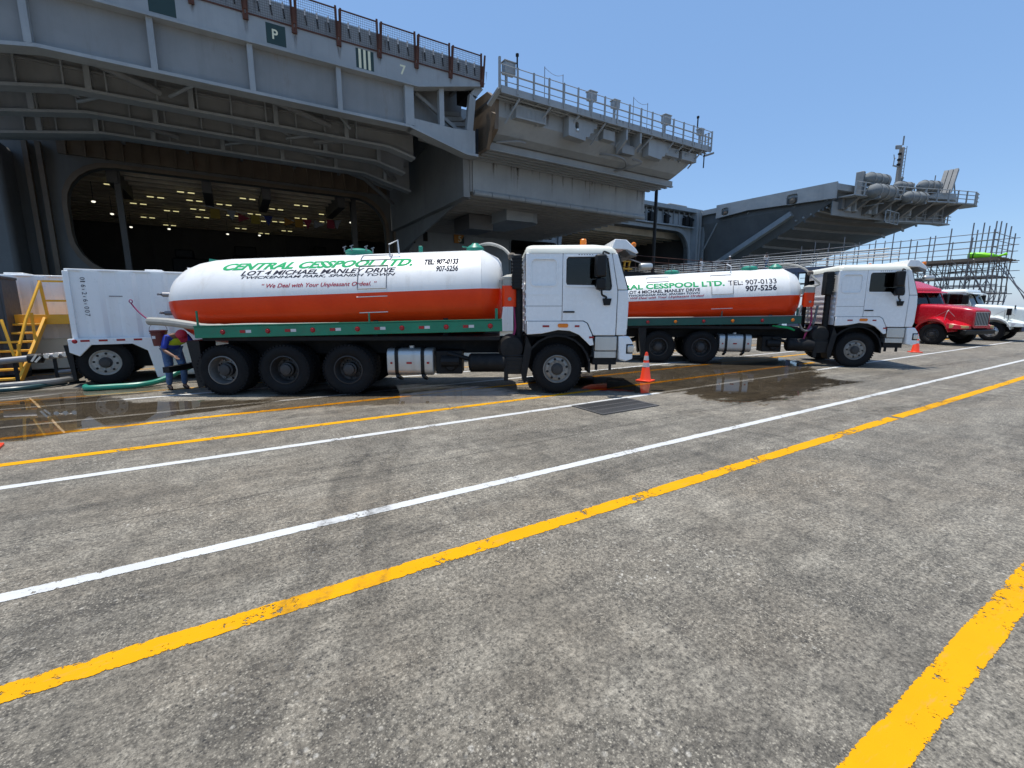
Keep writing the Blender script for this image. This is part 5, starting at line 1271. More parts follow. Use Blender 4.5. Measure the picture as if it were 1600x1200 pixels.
    if not second:
        b = MB(); b.tube([(xr + 0.02, -1.0, 1.55), (xr - 0.2, -1.0, 1.75), (xr - 0.33, -1.0, 1.93)], 0.014, 5); b.tube([(xr - 0.33 + 0.035 * math.sin(q), -1.0, 1.97 + 0.035 * math.cos(q)) for q in [k * 0.7 for k in range(10)]], 0.01, 5, smooth=False); b.build('hose_hook', M['magenta'], t)
    # ---- side rails, bed, chassis
    ra, rb = rail_x
    zr = lambda x: 1.42 + (x + 4.4) * 0.0215
    for s_ in (-1, 1):
        b = MB(); b.bar((ra, s_ * 1.235, zr(ra) - 0.02), (rb, s_ * 1.235, zr(rb) - 0.02), 0.07, 0.235); sr = b.build('side_rail', M[railmat], t, bevel=0.01)
        b = MB(); b.bar((ra, s_ * 1.215, zr(ra) + 0.11), (rb, s_ * 1.215, zr(rb) + 0.11), 0.14, 0.02); b.build('rail_lip', M['steel'] if second else M[railmat], sr, smooth=0)
        n = 7
        for k in range(n):
            x = ra + 0.58 + k * (rb - ra - 0.83) / (n - 1)
            b = MB(); b.lathe([(-0.035 if s_ < 0 else 0.0, 0.001), (-0.035 if s_ < 0 else 0.0, 0.035), (0.0 if s_ < 0 else 0.035, 0.055), (0.0 if s_ < 0 else 0.035, 0.001)], 12, (x, s_ * 1.27, zr(x) - 0.02), 'y'); b.build('rail_lamp', M['amber'] if (second and k % 2 == 0) else M['lampred'], sr)
            if tape and k < n - 1:
                for dx, m_ in ((0.40, 'lampred'), (0.52, 'reflwhite')):
                    b = MB(); b.bar((x + dx - 0.05, s_ * 1.2715, zr(x + dx) - 0.02), (x + dx + 0.06, s_ * 1.2715, zr(x + dx + 0.1) - 0.02), 0.003, 0.06); b.build('reflector_tape', M[m_], sr, smooth=0)
        for x, h in ((ra + 0.06, 0.42), (-3.95, 0.3), (rb - 0.12, 0.34)):
            b = MB(); b.bar((x, s_ * 1.215, zr(x)), (x, s_ * 1.215, zr(x) + h), 0.03 if x < -3 else 0.06, 0.03); b.build('stake', M[railmat], sr, smooth=0)
    b = MB(); b.box(ra + 0.1, rb - 0.05, -1.19, 1.19, 1.16, 1.24); b.build('bed_frame', M['chassis'], t, smooth=0)
    for x in (ra + 1.2, -5.4, -3.9, -2.4):
        b = MB(); b.plate([(-1.0, 1.24), (1.0, 1.24), (0.9, 1.62), (0.4, 1.35), (-0.4, 1.35), (-0.9, 1.62)], x - 0.05, x + 0.05, 'x'); b.build('tank_saddle', M['chassis'], t, smooth=0)
    for s_ in (-1, 1):
        b = MB(); b.box(ra + 0.2, 1.3, s_ * 0.42 - 0.05, s_ * 0.42 + 0.05, 0.82, 1.15); b.build('chassis_rail', M['chassis'], t, smooth=0)
    for x in (-6.6, -5.2, -3.4, -2.2, -1.2, 0.4):
        b = MB(); b.box(x - 0.08, x + 0.08, -0.37, 0.37, 0.86, 1.1); b.build('cross_member', M['chassis'], t, smooth=0)
    # ---- wheels, axles
    for s_ in (-1, 1):
        wheel(t, 0, s_ * 1.06, 0.535, 'front', s_, rim='frontrim')
        for i, x in enumerate(axles):
            wheel(t, x, s_ * 1.05, 0.535, 'rear', s_, rim='rim' if i == len(axles) - 1 and not second else 'rimdark', hub='rimdark')
    for x in [0] + list(axles):
        b = MB(); b.cyl((x, -1.0, 0.535), (x, 1.0, 0.535), 0.085, 12); b.lathe([(-0.26, 0.06), (-0.15, 0.22), (0.15, 0.22), (0.26, 0.06)], 14, (x, 0, 0.535), 'y'); b.build('axle', M['chassis'], t)
    for i, x in enumerate(axles):
        b = MB(); b.box(x - 0.5, x + 0.5, -0.62, -0.5, 0.62, 0.8); b.box(x - 0.5, x + 0.5, 0.5, 0.62, 0.62, 0.8); b.build('leaf_spring', M['chassis'], t, bevel=0.03)
    # mud flap panel behind the rear axle, underrun bar
    xb = min(axles) - 0.52
    b = MB(); b.plate([(xb - 0.16, 1.16), (xb + 0.1, 1.16), (xb + 0.12, 0.20), (xb - 0.02, 0.16)], -1.2, -0.65, 'y'); b.build('mud_flap', M['black'], t, smooth=0)
    b = MB(); b.plate([(xb - 0.16, 1.16), (xb + 0.1, 1.16), (xb + 0.12, 0.20), (xb - 0.02, 0.16)], 0.65, 1.2, 'y'); b.build('mud_flap', M['black'], t, smooth=0)
    b = MB(); b.box(xb - 0.75, xb - 0.62, -1.15, 1.15, 0.48, 0.60); b.bar((xb - 0.68, -0.42, 0.55), (xb + 0.4, -0.42, 0.9), 0.08); b.bar((xb - 0.68, 0.42, 0.55), (xb + 0.4, 0.42, 0.9), 0.08); b.build('underrun_bar', M['chassis'], t, smooth=0)
    # ---- fuel tank, air tanks, gearbox, batteries on the near side
    fa = -3.64 if not second else -3.95
    b = MB(); sec = [(y, z) for y, z in rrect(-1.18, -0.62, 0.40, 0.98, 0.14, 5)]
    b.loft([[(fa, y, z) for y, z in sec], [(fa + 0.98, y, z) for y, z in sec]]); ft = b.build('fuel_tank', M['alum'], t, bevel=0.02)
    for dx in (0.17, 0.72):
        b = MB(); s2 = rrect(-1.195, -0.60, 0.385, 0.995, 0.15, 5); b.loft([[(fa + dx, y, z) for y, z in s2], [(fa + dx + 0.075, y, z) for y, z in s2]]); b.build('tank_strap', M['black'], ft, smooth=40)
        b = MB(); b.bar((fa + dx + 0.04, -1.15, 0.40), (fa + dx + 0.06, -0.8, 0.28), 0.07, 0.05); b.build('strap_bracket', M['black'], ft, smooth=0)
    for dx, w_ in ((0.08, 0.04), (0.42, 0.11), (0.85, 0.05)):
        b = MB(); b.box(fa + dx, fa + dx + w_, -1.200, -1.181, 0.66, 0.70); b.build('tank_reflector', M['lampred'], ft, smooth=0)
    b = MB(); b.cyl((fa + 0.5, -0.95, 0.97), (fa + 0.5, -0.95, 1.03), 0.06, 12); b.build('filler_cap', M['alum'], ft)
    b = MB(); b.box(-2.62, -2.05, -1.05, -0.5, 0.42, 0.92); b.cyl((-2.5, -1.08, 0.7), (-2.1, -1.08, 0.7), 0.12, 10); b.cyl((-2.35, -1.1, 0.88), (-1.9, -1.06, 0.75), 0.05, 8); b.lathe([(-0.04, 0.1), (0.0, 0.13), (0.05, 0.08)], 10, (-2.3, -1.08, 0.6), 'y'); b.build('pump_unit', M['chassis'], t, bevel=0.03)
    b = MB(); b.lathe([(-0.42, 0.05), (-0.40, 0.17), (-0.36, 0.205), (0.36, 0.205), (0.40, 0.17), (0.42, 0.05)], 22, (-1.5, -1.0, 0.66), 'x'); b.build('silencer', M['chassis'], t)
    b = MB(); b.lathe([(-0.3, 0.06), (-0.28, 0.24), (-0.2, 0.29), (0.2, 0.29), (0.28, 0.24), (0.3, 0.06)], 22, (-0.98, -0.85, 0.98), 'y'); b.build('air_tank', M['chassis'], t)
    b = MB(); b.box(-1.12, -0.66, -1.14, -0.6, 0.42, 0.80); b.box(-1.14, -0.64, -1.15, -0.6, 0.80, 0.84); bt = b.build('battery_box', M['black'], t, bevel=0.02)
    for dz in (0.52, 0.62, 0.70):
        b = MB(); b.box(-1.10, -0.68, -1.152, -1.14, dz, dz + 0.02); b.build('box_rib', M['chassis'], bt, smooth=0)
    b = MB(); b.bar((-1.1, -1.12, 0.66), (-1.1, -1.12, 0.28), 0.09); b.build('landing_post', M['chassis'], t, smooth=0)
    b = MB(); b.plate([(-0.66, 1.25), (-0.72, 0.9), (-0.78, 0.45), (-0.72, 0.24), (-0.68, 0.24), (-0.62, 0.6), (-0.55, 1.0)], -1.2, -0.75, 'y'); b.build('fender_flap', M['chassis'], t, smooth=0)
    b = MB(); b.box(-0.97, -0.76, -1.12, -0.78, 2.22, 2.94); fb = b.build('air_filter', M['black'], t, bevel=0.04)
    for k in range(9):
        b = MB(); b.box(-0.98, -0.75, -1.13, -1.11, 2.27 + k * 0.07, 2.30 + k * 0.07); b.build('filter_rib', M['chassis'], fb, smooth=0)
    b = MB(); b.cyl((-0.82, -0.95, 1.15), (-0.82, -0.95, 2.24), 0.085, 12); b.build('intake_pipe', M['chassis'], t)
    b = MB(); b.cyl((-0.82, 0.7, 0.9), (-0.82, 0.7, 3.0), 0.07, 12); b.build('exhaust_stack', M['chassis'], t)
    b = MB(); b.box(-0.65, 0.9, -0.5, 0.5, 0.75, 1.24); b.build('engine', M['chassis'], t, bevel=0.05)
    make_cab(t)
    if beacon:
        b = MB(); b.lathe([(0, 0.085), (0.03, 0.085), (0.035, 0.075), (0.15, 0.07), (0.175, 0.05), (0.18, 0.001)], 18, (0.62, -0.5, 3.155), 'z'); b.build('beacon', M['amber'], t)
    else:
        b = MB(); b.lathe([(0, 0.05), (0.05, 0.045), (0.07, 0.001)], 12, (0.55, -0.3, 3.16), 'z'); b.build('beacon', M['amber'], t)
    return t

T1 = tanker('tanker_truck', 'white and orange cesspool tanker with three rear axles and bright green rail, nearest the camera', (6.435, 8.671, 0), R(-30), (-4.46, -5.80, -7.08), (-8.60, -1.16), (-7.53, -1.18), 'green', True,
   (('CENTRAL CESSPOOL LTD.', 'textgreen', -7.10, -3.08, 41.3, 0.262, 0.35, 0.042), ('LOT 4 MICHAEL MANLEY DRIVE', 'textgrey', -6.66, -3.42, 31.8, 0.132, 0.30, 0.028), ('TWICKENHAM PARK, SPANISH TOWN', 'textgrey', -6.64, -3.42, 26.3, 0.078, 0.30, 0.02),
    ('\u201c We Deal with Your Unpleasant Ordeal. \u201d', 'textred', -6.18, -3.80, 12.3, 0.125, 0.30, 0.012), ('TEL: 907-0133', 'textgrey', -2.84, -2.12, 38.8, 0.175, 0.12, 0.02), ('TEL: 907-0133', 'textgrey', -2.828, -2.108, 39.3, 0.175, 0.12, 0.02, 0.0035), ('TEL: 907-0133', 'textgrey', -2.834, -2.114, 38.4, 0.175, 0.12, 0.02, 0.0045), ('907-5256', 'textgrey', -2.57, -2.11, 27.3, 0.165, 0.12, 0.03)), True)
T2 = tanker('tanker_truck', 'cesspool tanker with two rear axles and dark green rail, parked ahead beside the puddle', (17.197, 7.142, 0), R(-43), (-4.50, -5.86), (-8.80, -1.50), (-7.7, -1.62), 'darkgreen', False,
   (('CENTRAL CESSPOOL LTD.', 'textgreen', -7.95, -3.87, 27.0, 0.23, 0.0, 0.035), ('LOT 4 MICHAEL MANLEY DRIVE', 'textgrey', -6.95, -4.63, 18.0, 0.125, 0.0, 0.03), ('TWICKENHAM PARK, SPANISH TOWN', 'textgrey', -6.90, -4.63, 12.0, 0.08, 0.2, 0.025),
    ('We Will Deal with Your Unpleasant Ordeal', 'textred', -7.10, -4.50, 5.5, 0.105, 0.3, 0.015), ('TEL: 907-0133', 'textgrey', -3.76, -2.33, 27.0, 0.21, 0.0, 0.015), ('907-5256', 'textgrey', -3.26, -2.34, 13.5, 0.21, 0.0, 0.03)), False, True)

# ================================================================== LEFT: TANK TRAILERS, STAIR, HOSES
def corrugated(b, x0, x1, z0, z1, y, pitch=0.62, depth=0.045, t=0.05, sgn=-1):
    pts = []; x = x0
    while x < x1 - 0.001:
        for dx, d in ((0.0, 0), (pitch * 0.36, 0), (pitch * 0.5, depth), (pitch * 0.86, depth)):
            if x + dx < x1: pts.append((x + dx, y + sgn * d))
        x += pitch
    pts.append((x1, y))
    back = [(p[0], p[1] - sgn * t) for p in reversed(pts)]
    b.plate(pts + back, z0, z1, 'z')

def trailer_tank(name, label, loc, L, detail, rz=0.0):
    """steel box tank on a trailer chassis; local x along it from its wheeled end, y away from the camera"""
    t = thing(name, label, 'tank trailer', loc, rz, 'white box tanks on trailer wheels')
    W = 2.5; H = 2.69; zb = 0.98
    b = MB(); corrugated(b, 0.0, L, zb, H - 0.02, 0.0); b.build('side_wall', M['white'], t, smooth=0)
    b = MB(); corrugated(b, 0.0, L, zb, H - 0.02, W, sgn=1); b.build('side_wall', M['white'], t, smooth=0)
    for x in (0.0, L - 0.06):
        b = MB(); b.box(x, x + 0.06, 0.06, W - 0.06, zb, H - 0.02); b.build('end_wall', M['white'], t, bevel=0.01)
    b = MB(); b.box(-0.02, L + 0.02, -0.03, W + 0.03, H - 0.02, H + 0.03); rf = b.build('roof', M['white'], t, bevel=0.012)
    for x0, x1, h in ((1.4, 1.75, 0.05), (5.0, 5.9, 0.07), (3.4, 3.8, 0.06)):
        b = MB(); b.box(x0, x1, 0.2, 0.9, H + 0.03, H + 0.03 + h); b.build('roof_hatch', M['white'], rf, bevel=0.015)
    b = MB(); b.tube([(2.3, 0.1, H + 0.03), (2.28, 0.1, H + 0.13), (2.66, 0.1, H + 0.13), (2.68, 0.1, H + 0.03)], 0.025, 6, smooth=False); b.build('roof_handle', M['white'], rf)
    for x in (0.0, L):
        for y in (-0.02, W + 0.02):
            b = MB(); b.box(x - 0.05, x + 0.05, y - 0.05, y + 0.05, zb - 0.05, H - 0.021); b.build('corner_post', M['white'], t, bevel=0.01)
    # lower body beyond the wheel well
    b = MB(); b.box(1.75, L - 0.1, 0.05, W - 0.05, 0.12, zb); lbod = b.build('lower_body', M['cream'], t, bevel=0.02)
    # wheel arch frame
    arch = [(-0.12, 1.13), (-0.12, 0.82), (0.05, 0.72), (0.28, 0.98), (1.02, 0.98), (1.30, 0.80), (1.42, 0.12), (1.62, 0.12), (1.58, 1.05), (1.50, 1.13)]
    for y in (-0.16, W + 0.12):
        b = MB(); b.plate(arch, y, y + 0.10, 'y'); ar = b.build('wheel_arch', M['white'], t, bevel=0.012)
        yy = y - 0.004 if y < 0 else y + 0.104
        for k in range(4):
            b = MB(); b.box(0.10 + k * 0.32, 0.26 + k * 0.32, yy - 0.002, yy + 0.002, 1.055, 1.10); b.build('reflector_tape', M['lampred'], ar, smooth=0)
        b = MB(); b.lathe([(-0.02, 0.03), (0, 0.05), (0.02, 0.05)], 12, (-0.0, yy, 1.07), 'y'); b.build('tail_lamp', M['lampred'], ar)
    b = MB(); b.box(-0.1, 1.7, 0.0, W, 0.99, 1.04); b.build('arch_lining', M['black'], t, smooth=0)
    b = MB(); b.box(-0.1, 1.75, 0.55, W - 0.55, 0.35, 0.98); b.build('chassis', M['chassis'], t, smooth=0)
    for s_, y in ((-1, 0.14), (1, W - 0.14)):
        wheel(t, 0.45, y, 0.535, 'front', s_, rim='palerim', hub='rimdark')
    b = MB(); b.cyl((0.45, 0.1, 0.535), (0.45, W - 0.1, 0.535), 0.08, 12); b.build('axle', M['chassis'], t)
    b = MB(); b.plate([(-0.24, 0.98), (-0.1, 0.98), (-0.10, 0.16), (-0.16, 0.16)], 0.0, 0.55, 'y'); b.build('mud_flap', M['black'], t, smooth=0)
    if detail:
        # stencilled number running down the wall
        for k, ch in enumerate('016-2-6-007'):
            if ch == '-':
                b = MB(); b.box(0.245, 0.285, -0.052, -0.047, 2.50 - k * 0.083, 2.515 - k * 0.083); b.build('stencil_number', M['textgrey'], t, smooth=0)
            else:
                text_obj('stencil_number', ch, 0.022 if ch == '1' else 0.058, 0.085, lambda u, v: (0.235 + v * 1.0, -0.0495, 2.53 - k * 0.083 - u), M['textgrey'], t, bold=0.0)
        b = MB(); b.lathe([(-0.03, 0.001), (-0.03, 0.26), (0.0, 0.27)], 24, (2.45, 0.05, 0.56), 'y'); mh = b.build('manhole_cover', M['white'], t)
        b = MB(); b.box(2.15, 2.38, -0.01, 0.01, 0.55, 0.57); b.build('manhole_handle', M['black'], mh, smooth=0)
        b = MB(); b.box(1.85, 3.3, 0.03, 0.05, 0.16, 0.94); b.build('access_panel', M['cream'], t, bevel=0.01)
        b = MB(); b.box(0.70, 0.95, -0.05, -0.045, 2.10, 2.115); b.build('wall_slot', M['textgrey'], t, smooth=0)
        # striped bumper at the far end
        b = MB(); b.box(L + 0.0, L + 0.05, -0.06, 0.5, 0.2, 2.2); eb = b.build('end_board', M['white'], t, smooth=0)
        for k in range(5):
            b = MB(); z = 0.5 + k * 0.34; b.plate([(L - 0.02, z), (L + 0.052, z + 0.07), (L + 0.052, z + 0.2), (L - 0.02, z + 0.13)], -0.066, -0.061, 'y'); b.build('hazard_stripe', M['yellow'], eb, smooth=0)
        for x in (4.2, 7.0, 9.8):
            b = MB(); b.box(x, x + 0.05, -0.08, -0.045, 1.0, H - 0.1); b.build('wall_rib', M['white'], t, smooth=0)
    return t
trailer_tank('tank_trailer', 'long white corrugated box tank on wheels with stencilled number, right behind the tanker', (-3.17, 14.25, 0), 12.1, True)
trailer_tank('tank_trailer', 'white corrugated box tank partly hidden behind the yellow stair', (-8.6, 17.6, 0), 5.2, False, R(0))
gc = thing('grey_container', 'dark grey steel container at the left edge behind the yellow stair', 'container', (-8.6, 16.3, 0))
b = MB(); corrugated(b, -2.0, 3.72, 0.15, 2.55, 0.0, 0.4, 0.04); b.build('side_wall', M['greycont'], gc, smooth=0)
b = MB(); b.box(3.70, 3.76, 0.0, 1.0, 0.15, 2.55); b.build('end_wall', M['greycont'], gc, bevel=0.01)
b = MB(); b.box(-2.0, 3.78, -0.02, 1.02, 2.55, 2.62); b.build('roof', M['greycont'], gc, bevel=0.02)
b = MB(); b.box(-2.0, 3.74, 0.02, 1.0, 0.0, 0.15); b.build('base_frame', M['chassis'], gc, smooth=0)
for z in (2.1, 1.8, 1.55):
    b = MB(); b.box(3.3, 3.62, -0.05, -0.042, z, z + 0.12); b.build('warning_mark', M['yellow'], gc, smooth=0)

st = thing('yellow_stair', 'yellow steel access stair with platform and handrails at the left edge', 'stair', (-4.62, 15.55, 0))
nst = 7; rise = 1.5 / nst; run = 0.17
for s_, x in ((0, -1.25), (1, 0.0)):
    b = MB(); b.bar((x, 0.0, 0.0), (x + 0.34, nst * run + 0.04, 1.52), 0.06, 0.24, up=(0, 1, 0)); b.build('stringer', M['yellow'], st, bevel=0.008)
    b = MB(); b.tube([(x + 0.0, 0.05, 0.55), (x + 0.18, 0.5, 1.55), (x + 0.40, 1.1, 2.52)], 0.032, 8, smooth=False); b.tube([(x, 0.05, 0.56), (x - 0.1, 0.1, 1.3), (x - 0.16, 0.2, 1.55)], 0.03, 8, smooth=False); b.build('handrail', M['yellow'], st)
    for q in (0.12, 0.62):
        b = MB(); b.bar((x + 0.34 * q, nst * run * q, 1.5 * q), (x + 0.34 * q + 0.02, nst * run * q + 0.02, 1.5 * q + 0.78), 0.05); b.build('rail_post', M['yellow'], st, smooth=0)
for k in range(nst):
    f = (k + 0.6) / nst
    b = MB(); x = 0.34 * f; b.box(x - 1.22, x - 0.03, nst * run * f - 0.12, nst * run * f + 0.10, 1.5 * f - 0.03, 1.5 * f + 0.02); b.build('tread', M['yellow'], st, bevel=0.006)
b = MB(); b.box(-0.95, 1.02, nst * run + 0.06, nst * run + 1.1, 1.46, 1.52); b.build('platform', M['yellow'], st, smooth=0)
b = MB(); b.box(-0.95, 1.04, nst * run + 0.02, nst * run + 0.06, 1.40, 1.66); b.build('toe_board', M['yellow'], st, bevel=0.006)
for x, y in ((0.40, 0.06), (1.0, 0.06), (1.0, 1.06), (-0.9, 1.06)):
    b = MB(); b.bar((x, nst * run + y, 1.5), (x - 0.05, nst * run + y, 2.55), 0.06); b.build('guard_post', M['yellow'], st, smooth=0)
for z in (2.53, 2.02):
    b = MB(); b.bar((0.40, nst * run + 0.06, z), (0.97, nst * run + 0.06, z), 0.05); b.bar((0.97, nst * run + 0.06, z), (0.97, nst * run + 1.06, z), 0.05); b.bar((0.97, nst * run + 1.06, z), (-0.9, nst * run + 1.06, z), 0.05); b.build('guard_rail', M['yellow'], st, smooth=0)
b = MB(); b.box(0.2, 1.2, nst * run + 0.9, nst * run + 1.15, 2.56, 2.64); b.build('awning_board', M['cream'], st, bevel=0.02)
for x, y in ((-0.9, 1.0), (0.95, 1.0), (0.95, 0.15)):
    b = MB(); b.bar((x, nst * run + y, 0.0), (x, nst * run + y, 1.46), 0.07); b.build('leg', M['yellow'], st, smooth=0)

def hose(name, label, pts, r, m_, collar=True):
    b = MB(); b.tube(pts, r, 10); o = b.build(name, M[m_], None)
    return tag(o, label, 'hose')
hose('discharge_hose', 'teal hose curving over the concrete from the tanker to the tank trailer', [(-3.0, 13.6, 0.07), (-2.9, 13.36, 0.07), (-2.5, 13.3, 0.07), (-2.0, 13.28, 0.075), (-1.65, 13.5, 0.11), (-1.2, 13.75, 0.3), (-0.6, 13.3, 0.62), (0.1, 12.7, 0.9)], 0.062, 'tealhose')
hose('discharge_pipe', 'thick grey hose lying on the quay in front of the yellow stair', [(-7.0, 14.0, 0.13), (-5.2, 14.15, 0.13), (-4.3, 14.25, 0.13), (-3.7, 14.5, 0.13), (-3.45, 14.9, 0.13)], 0.075, 'greyhose')
hose('discharge_pipe', 'dark teal hose lying lowest beside the thick grey hose', [(-7.0, 13.86, 0.07), (-5.2, 13.95, 0.07), (-4.5, 14.0, 0.07), (-4.1, 14.12, 0.07), (-3.6, 14.7, 0.07)], 0.055, 'bluehose')
mf = thing('pipe_manifold', 'horizontal steel valve manifold with shiny couplings beside the yellow stair', 'manifold', (-4.05, 14.75, 0))
b = MB(); b.cyl((-0.7, 0.1, 0.62), (0.85, 0.25, 0.74), 0.075, 14); b.build('header_pipe', M['steel'], mf)
for k in range(4):
    b = MB(); b.lathe([(-0.04, 0.02), (-0.04, 0.05), (0.02, 0.07), (0.02, 0.03)], 10, (0.18 + k * 0.16, 0.1, 0.70 + k * 0.012), 'y'); b.build('coupling', M['chrome'], mf)
b = MB(); b.lathe([(-0.14, 0.05), (-0.12, 0.11), (0.12, 0.12), (0.15, 0.06)], 16, (-0.02, 0.12, 0.66), 'x'); vb = b.build('valve_body', M['black'], mf)
b = MB(); b.bar((-0.06, 0.0, 0.60), (0.04, 0.0, 0.76), 0.04); b.bar((-0.0, 0.0, 0.58), (0.1, 0.0, 0.70), 0.04); b.build('valve_lever', M['chrome'], vb, smooth=0)
for x in (-0.4, 0.28, 0.62):
    b = MB(); b.bar((x, 0.2, 0.0), (x, 0.2, 0.66), 0.06); b.bar((x - 0.15, 0.2, 0.025), (x + 0.15, 0.2, 0.025), 0.05); b.build('pipe_stand', M['chassis'], mf, smooth=0)
b = MB(); b.cyl((0.3, 0.22, 0.30), (0.9, 0.3, 0.32), 0.05, 12); b.build('lower_pipe', M['steel'], mf)

# ================================================================== PEOPLE
def skin_mesh(name, joints, edges, mat, parent, root=0, sub=2):
    me = bpy.data.meshes.new(name)
    me.from_pydata([j[:3] for j in joints], edges, [])
    o = lnk(bpy.data.objects.new(name, me)); o.parent = parent
    o.modifiers.new('skin', 'SKIN').use_smooth_shade = True
    for i, j in enumerate(joints):
        r = j[3] if isinstance(j[3], tuple) else (j[3], j[3])
        me.skin_vertices[0].data[i].radius = r
    me.skin_vertices[0].data[root].use_root = True
    if sub:
        m = o.modifiers.new('sub', 'SUBSURF'); m.levels = sub; m.render_levels = sub
    me.materials.append(mat)
    return o

def person(label, loc, rz, pose, shirt, pants, cat='person', group=None, cap=None, vest=None, hair=True, skin='skin'):
    """pose: dict of joint positions (x forward, y left, z up)"""
    t = thing('person', label, cat, loc, rz, group)
    P = pose
    J = []; E = []; idx = {}
    def add(n, p, r):
        idx[n] = len(J); J.append((*p, r)); return idx[n]
    def link(a, b_): E.append((idx[a], idx[b_]))
    add('pelvis', P['pelvis'], (0.145, 0.11)); add('waist', P['waist'], (0.125, 0.10)); add('chest', P['chest'], (0.155, 0.115)); add('neck', P['neck'], 0.055); add('head0', P['head0'], 0.075); add('head1', P['head1'], (0.085, 0.095)); add('head2', P['head2'], 0.055)
    for a, b_ in (('pelvis', 'waist'), ('waist', 'chest'), ('chest', 'neck'), ('neck', 'head0'), ('head0', 'head1'), ('head1', 'head2')): link(a, b_)
    for s_ in 'lr':
        add('sh' + s_, P['sh' + s_], 0.065); add('el' + s_, P['el' + s_], 0.043); add('wr' + s_, P['wr' + s_], 0.03)
        link('chest', 'sh' + s_); link('sh' + s_, 'el' + s_); link('el' + s_, 'wr' + s_)
        d = (Vector(P['wr' + s_]) - Vector(P['el' + s_])).normalized(); side = d.cross(Vector((0, 0, 1)))
        side = side.normalized() if side.length > 0.01 else Vector((1, 0, 0))
        w = Vector(P['wr' + s_]); palm = w + d * 0.07
        add('palm' + s_, palm, (0.034, 0.02)); link('wr' + s_, 'palm' + s_)
        for k, (o_, l) in enumerate(((-0.03, 0.06), (-0.01, 0.075), (0.01, 0.07), (0.03, 0.055))):
            add('f%s%d' % (s_, k), palm + side * o_ + d * 0.03, 0.010); add('g%s%d' % (s_, k), palm + side * o_ * 1.1 + d * (0.03 + l) - Vector((0, 0, 0.012)), 0.008)
            link('palm' + s_, 'f%s%d' % (s_, k)); link('f%s%d' % (s_, k), 'g%s%d' % (s_, k))
        add('t' + s_, w + d * 0.03 + side * -0.045, 0.011); add('u' + s_, w + d * 0.075 + side * -0.06, 0.009); link('palm' + s_, 't' + s_); link('t' + s_, 'u' + s_)
        add('hip' + s_, P['hip' + s_], (0.095, 0.10)); add('kn' + s_, P['kn' + s_], 0.062); add('an' + s_, P['an' + s_], 0.042); add('toe' + s_, P['toe' + s_], (0.04, 0.03))
        link('pelvis', 'hip' + s_); link('hip' + s_, 'kn' + s_); link('kn' + s_, 'an' + s_); link('an' + s_, 'toe' + s_)
    skin_mesh('body', J, E, M[skin], t)
    g_ = 0.016
    def cloth(name, names, links, mat, extra=g_, radii=None):
        JJ = []; ii = {}
        for n in names:
            j = J[idx[n]]; r = j[3] if isinstance(j[3], tuple) else (j[3], j[3])
            ii[n] = len(JJ); JJ.append((j[0], j[1], j[2], (r[0] + extra, r[1] + extra)))
        return skin_mesh(name, JJ, [(ii[a], ii[b_]) for a, b_ in links], mat, t)
    cloth('trousers', ['pelvis', 'hipl', 'hipr', 'knl', 'knr', 'anl', 'anr'], [('pelvis', 'hipl'), ('pelvis', 'hipr'), ('hipl', 'knl'), ('hipr', 'knr'), ('knl', 'anl'), ('knr', 'anr')], M[pants], 0.018)
    cloth('shirt', ['pelvis', 'waist', 'chest', 'shl', 'shr', 'ell', 'elr'], [('pelvis', 'waist'), ('waist', 'chest'), ('chest', 'shl'), ('chest', 'shr'), ('shl', 'ell'), ('shr', 'elr')], M[shirt], 0.020)
    if vest: cloth('vest', ['waist', 'chest', 'shl', 'shr'], [('waist', 'chest'), ('chest', 'shl'), ('chest', 'shr')], M[vest], 0.032)
    for s_ in 'lr':
        a = Vector(P['an' + s_]); k = Vector(P['toe' + s_])
        skin_mesh('shoe', [(*(a + Vector((0, 0, 0.02))), 0.056), (a.x, a.y, a.z - 0.035, 0.05), (*k, (0.05, 0.036))], [(0, 1), (1, 2)], M['boot'], t)
    up = (Vector(P['head2']) - Vector(P['head0'])).normalized()
    hc = Vector(P['head1']) + up * 0.045
    q = up.to_track_quat('Z', 'Y').to_matrix().to_4x4(); q.translation = hc
    b = MB(); b.M = q; b.lathe([(-0.02, 0.108), (0.02, 0.108), (0.06, 0.092), (0.09, 0.06), (0.105, 0.001)], 18, (0, 0, 0), 'z')
    fw = Vector(P['face']).normalized(); b.M = Matrix()
    if cap:
        s2 = fw.cross(up).normalized()
        p0 = hc - up * 0.01
        b.add([p0 + fw * 0.08 - s2 * 0.09, p0 + fw * 0.08 + s2 * 0.09, p0 + fw * 0.20 + s2 * 0.06, p0 + fw * 0.20 - s2 * 0.06, p0 + fw * 0.08 - s2 * 0.09 + up * 0.015, p0 + fw * 0.08 + s2 * 0.09 + up * 0.015, p0 + fw * 0.20 + s2 * 0.06 + up * 0.008, p0 + fw * 0.20 - s2 * 0.06 + up * 0.008], [(0, 1, 2, 3), (7, 6, 5, 4), (0, 4, 5, 1), (1, 5, 6, 2), (2, 6, 7, 3), (3, 7, 4, 0)])
    b.build('cap' if cap else 'hair', M[cap] if cap else M['blackcloth'], t, smooth=60)
    # face: nose, eyes, ears, mouth
    s2 = fw.cross(up).normalized(); fc = Vector(P['head1'])
    b = MB(); b.lathe([(0, 0.016), (0.02, 0.012), (0.035, 0.004)], 8, (0, 0, 0), 'z'); b.v = [tuple(fc + fw * (0.075 + v[2]) + s2 * v[0] + up * (v[1] - 0.01)) for v in b.v]
    b.build('nose', M[skin], t)
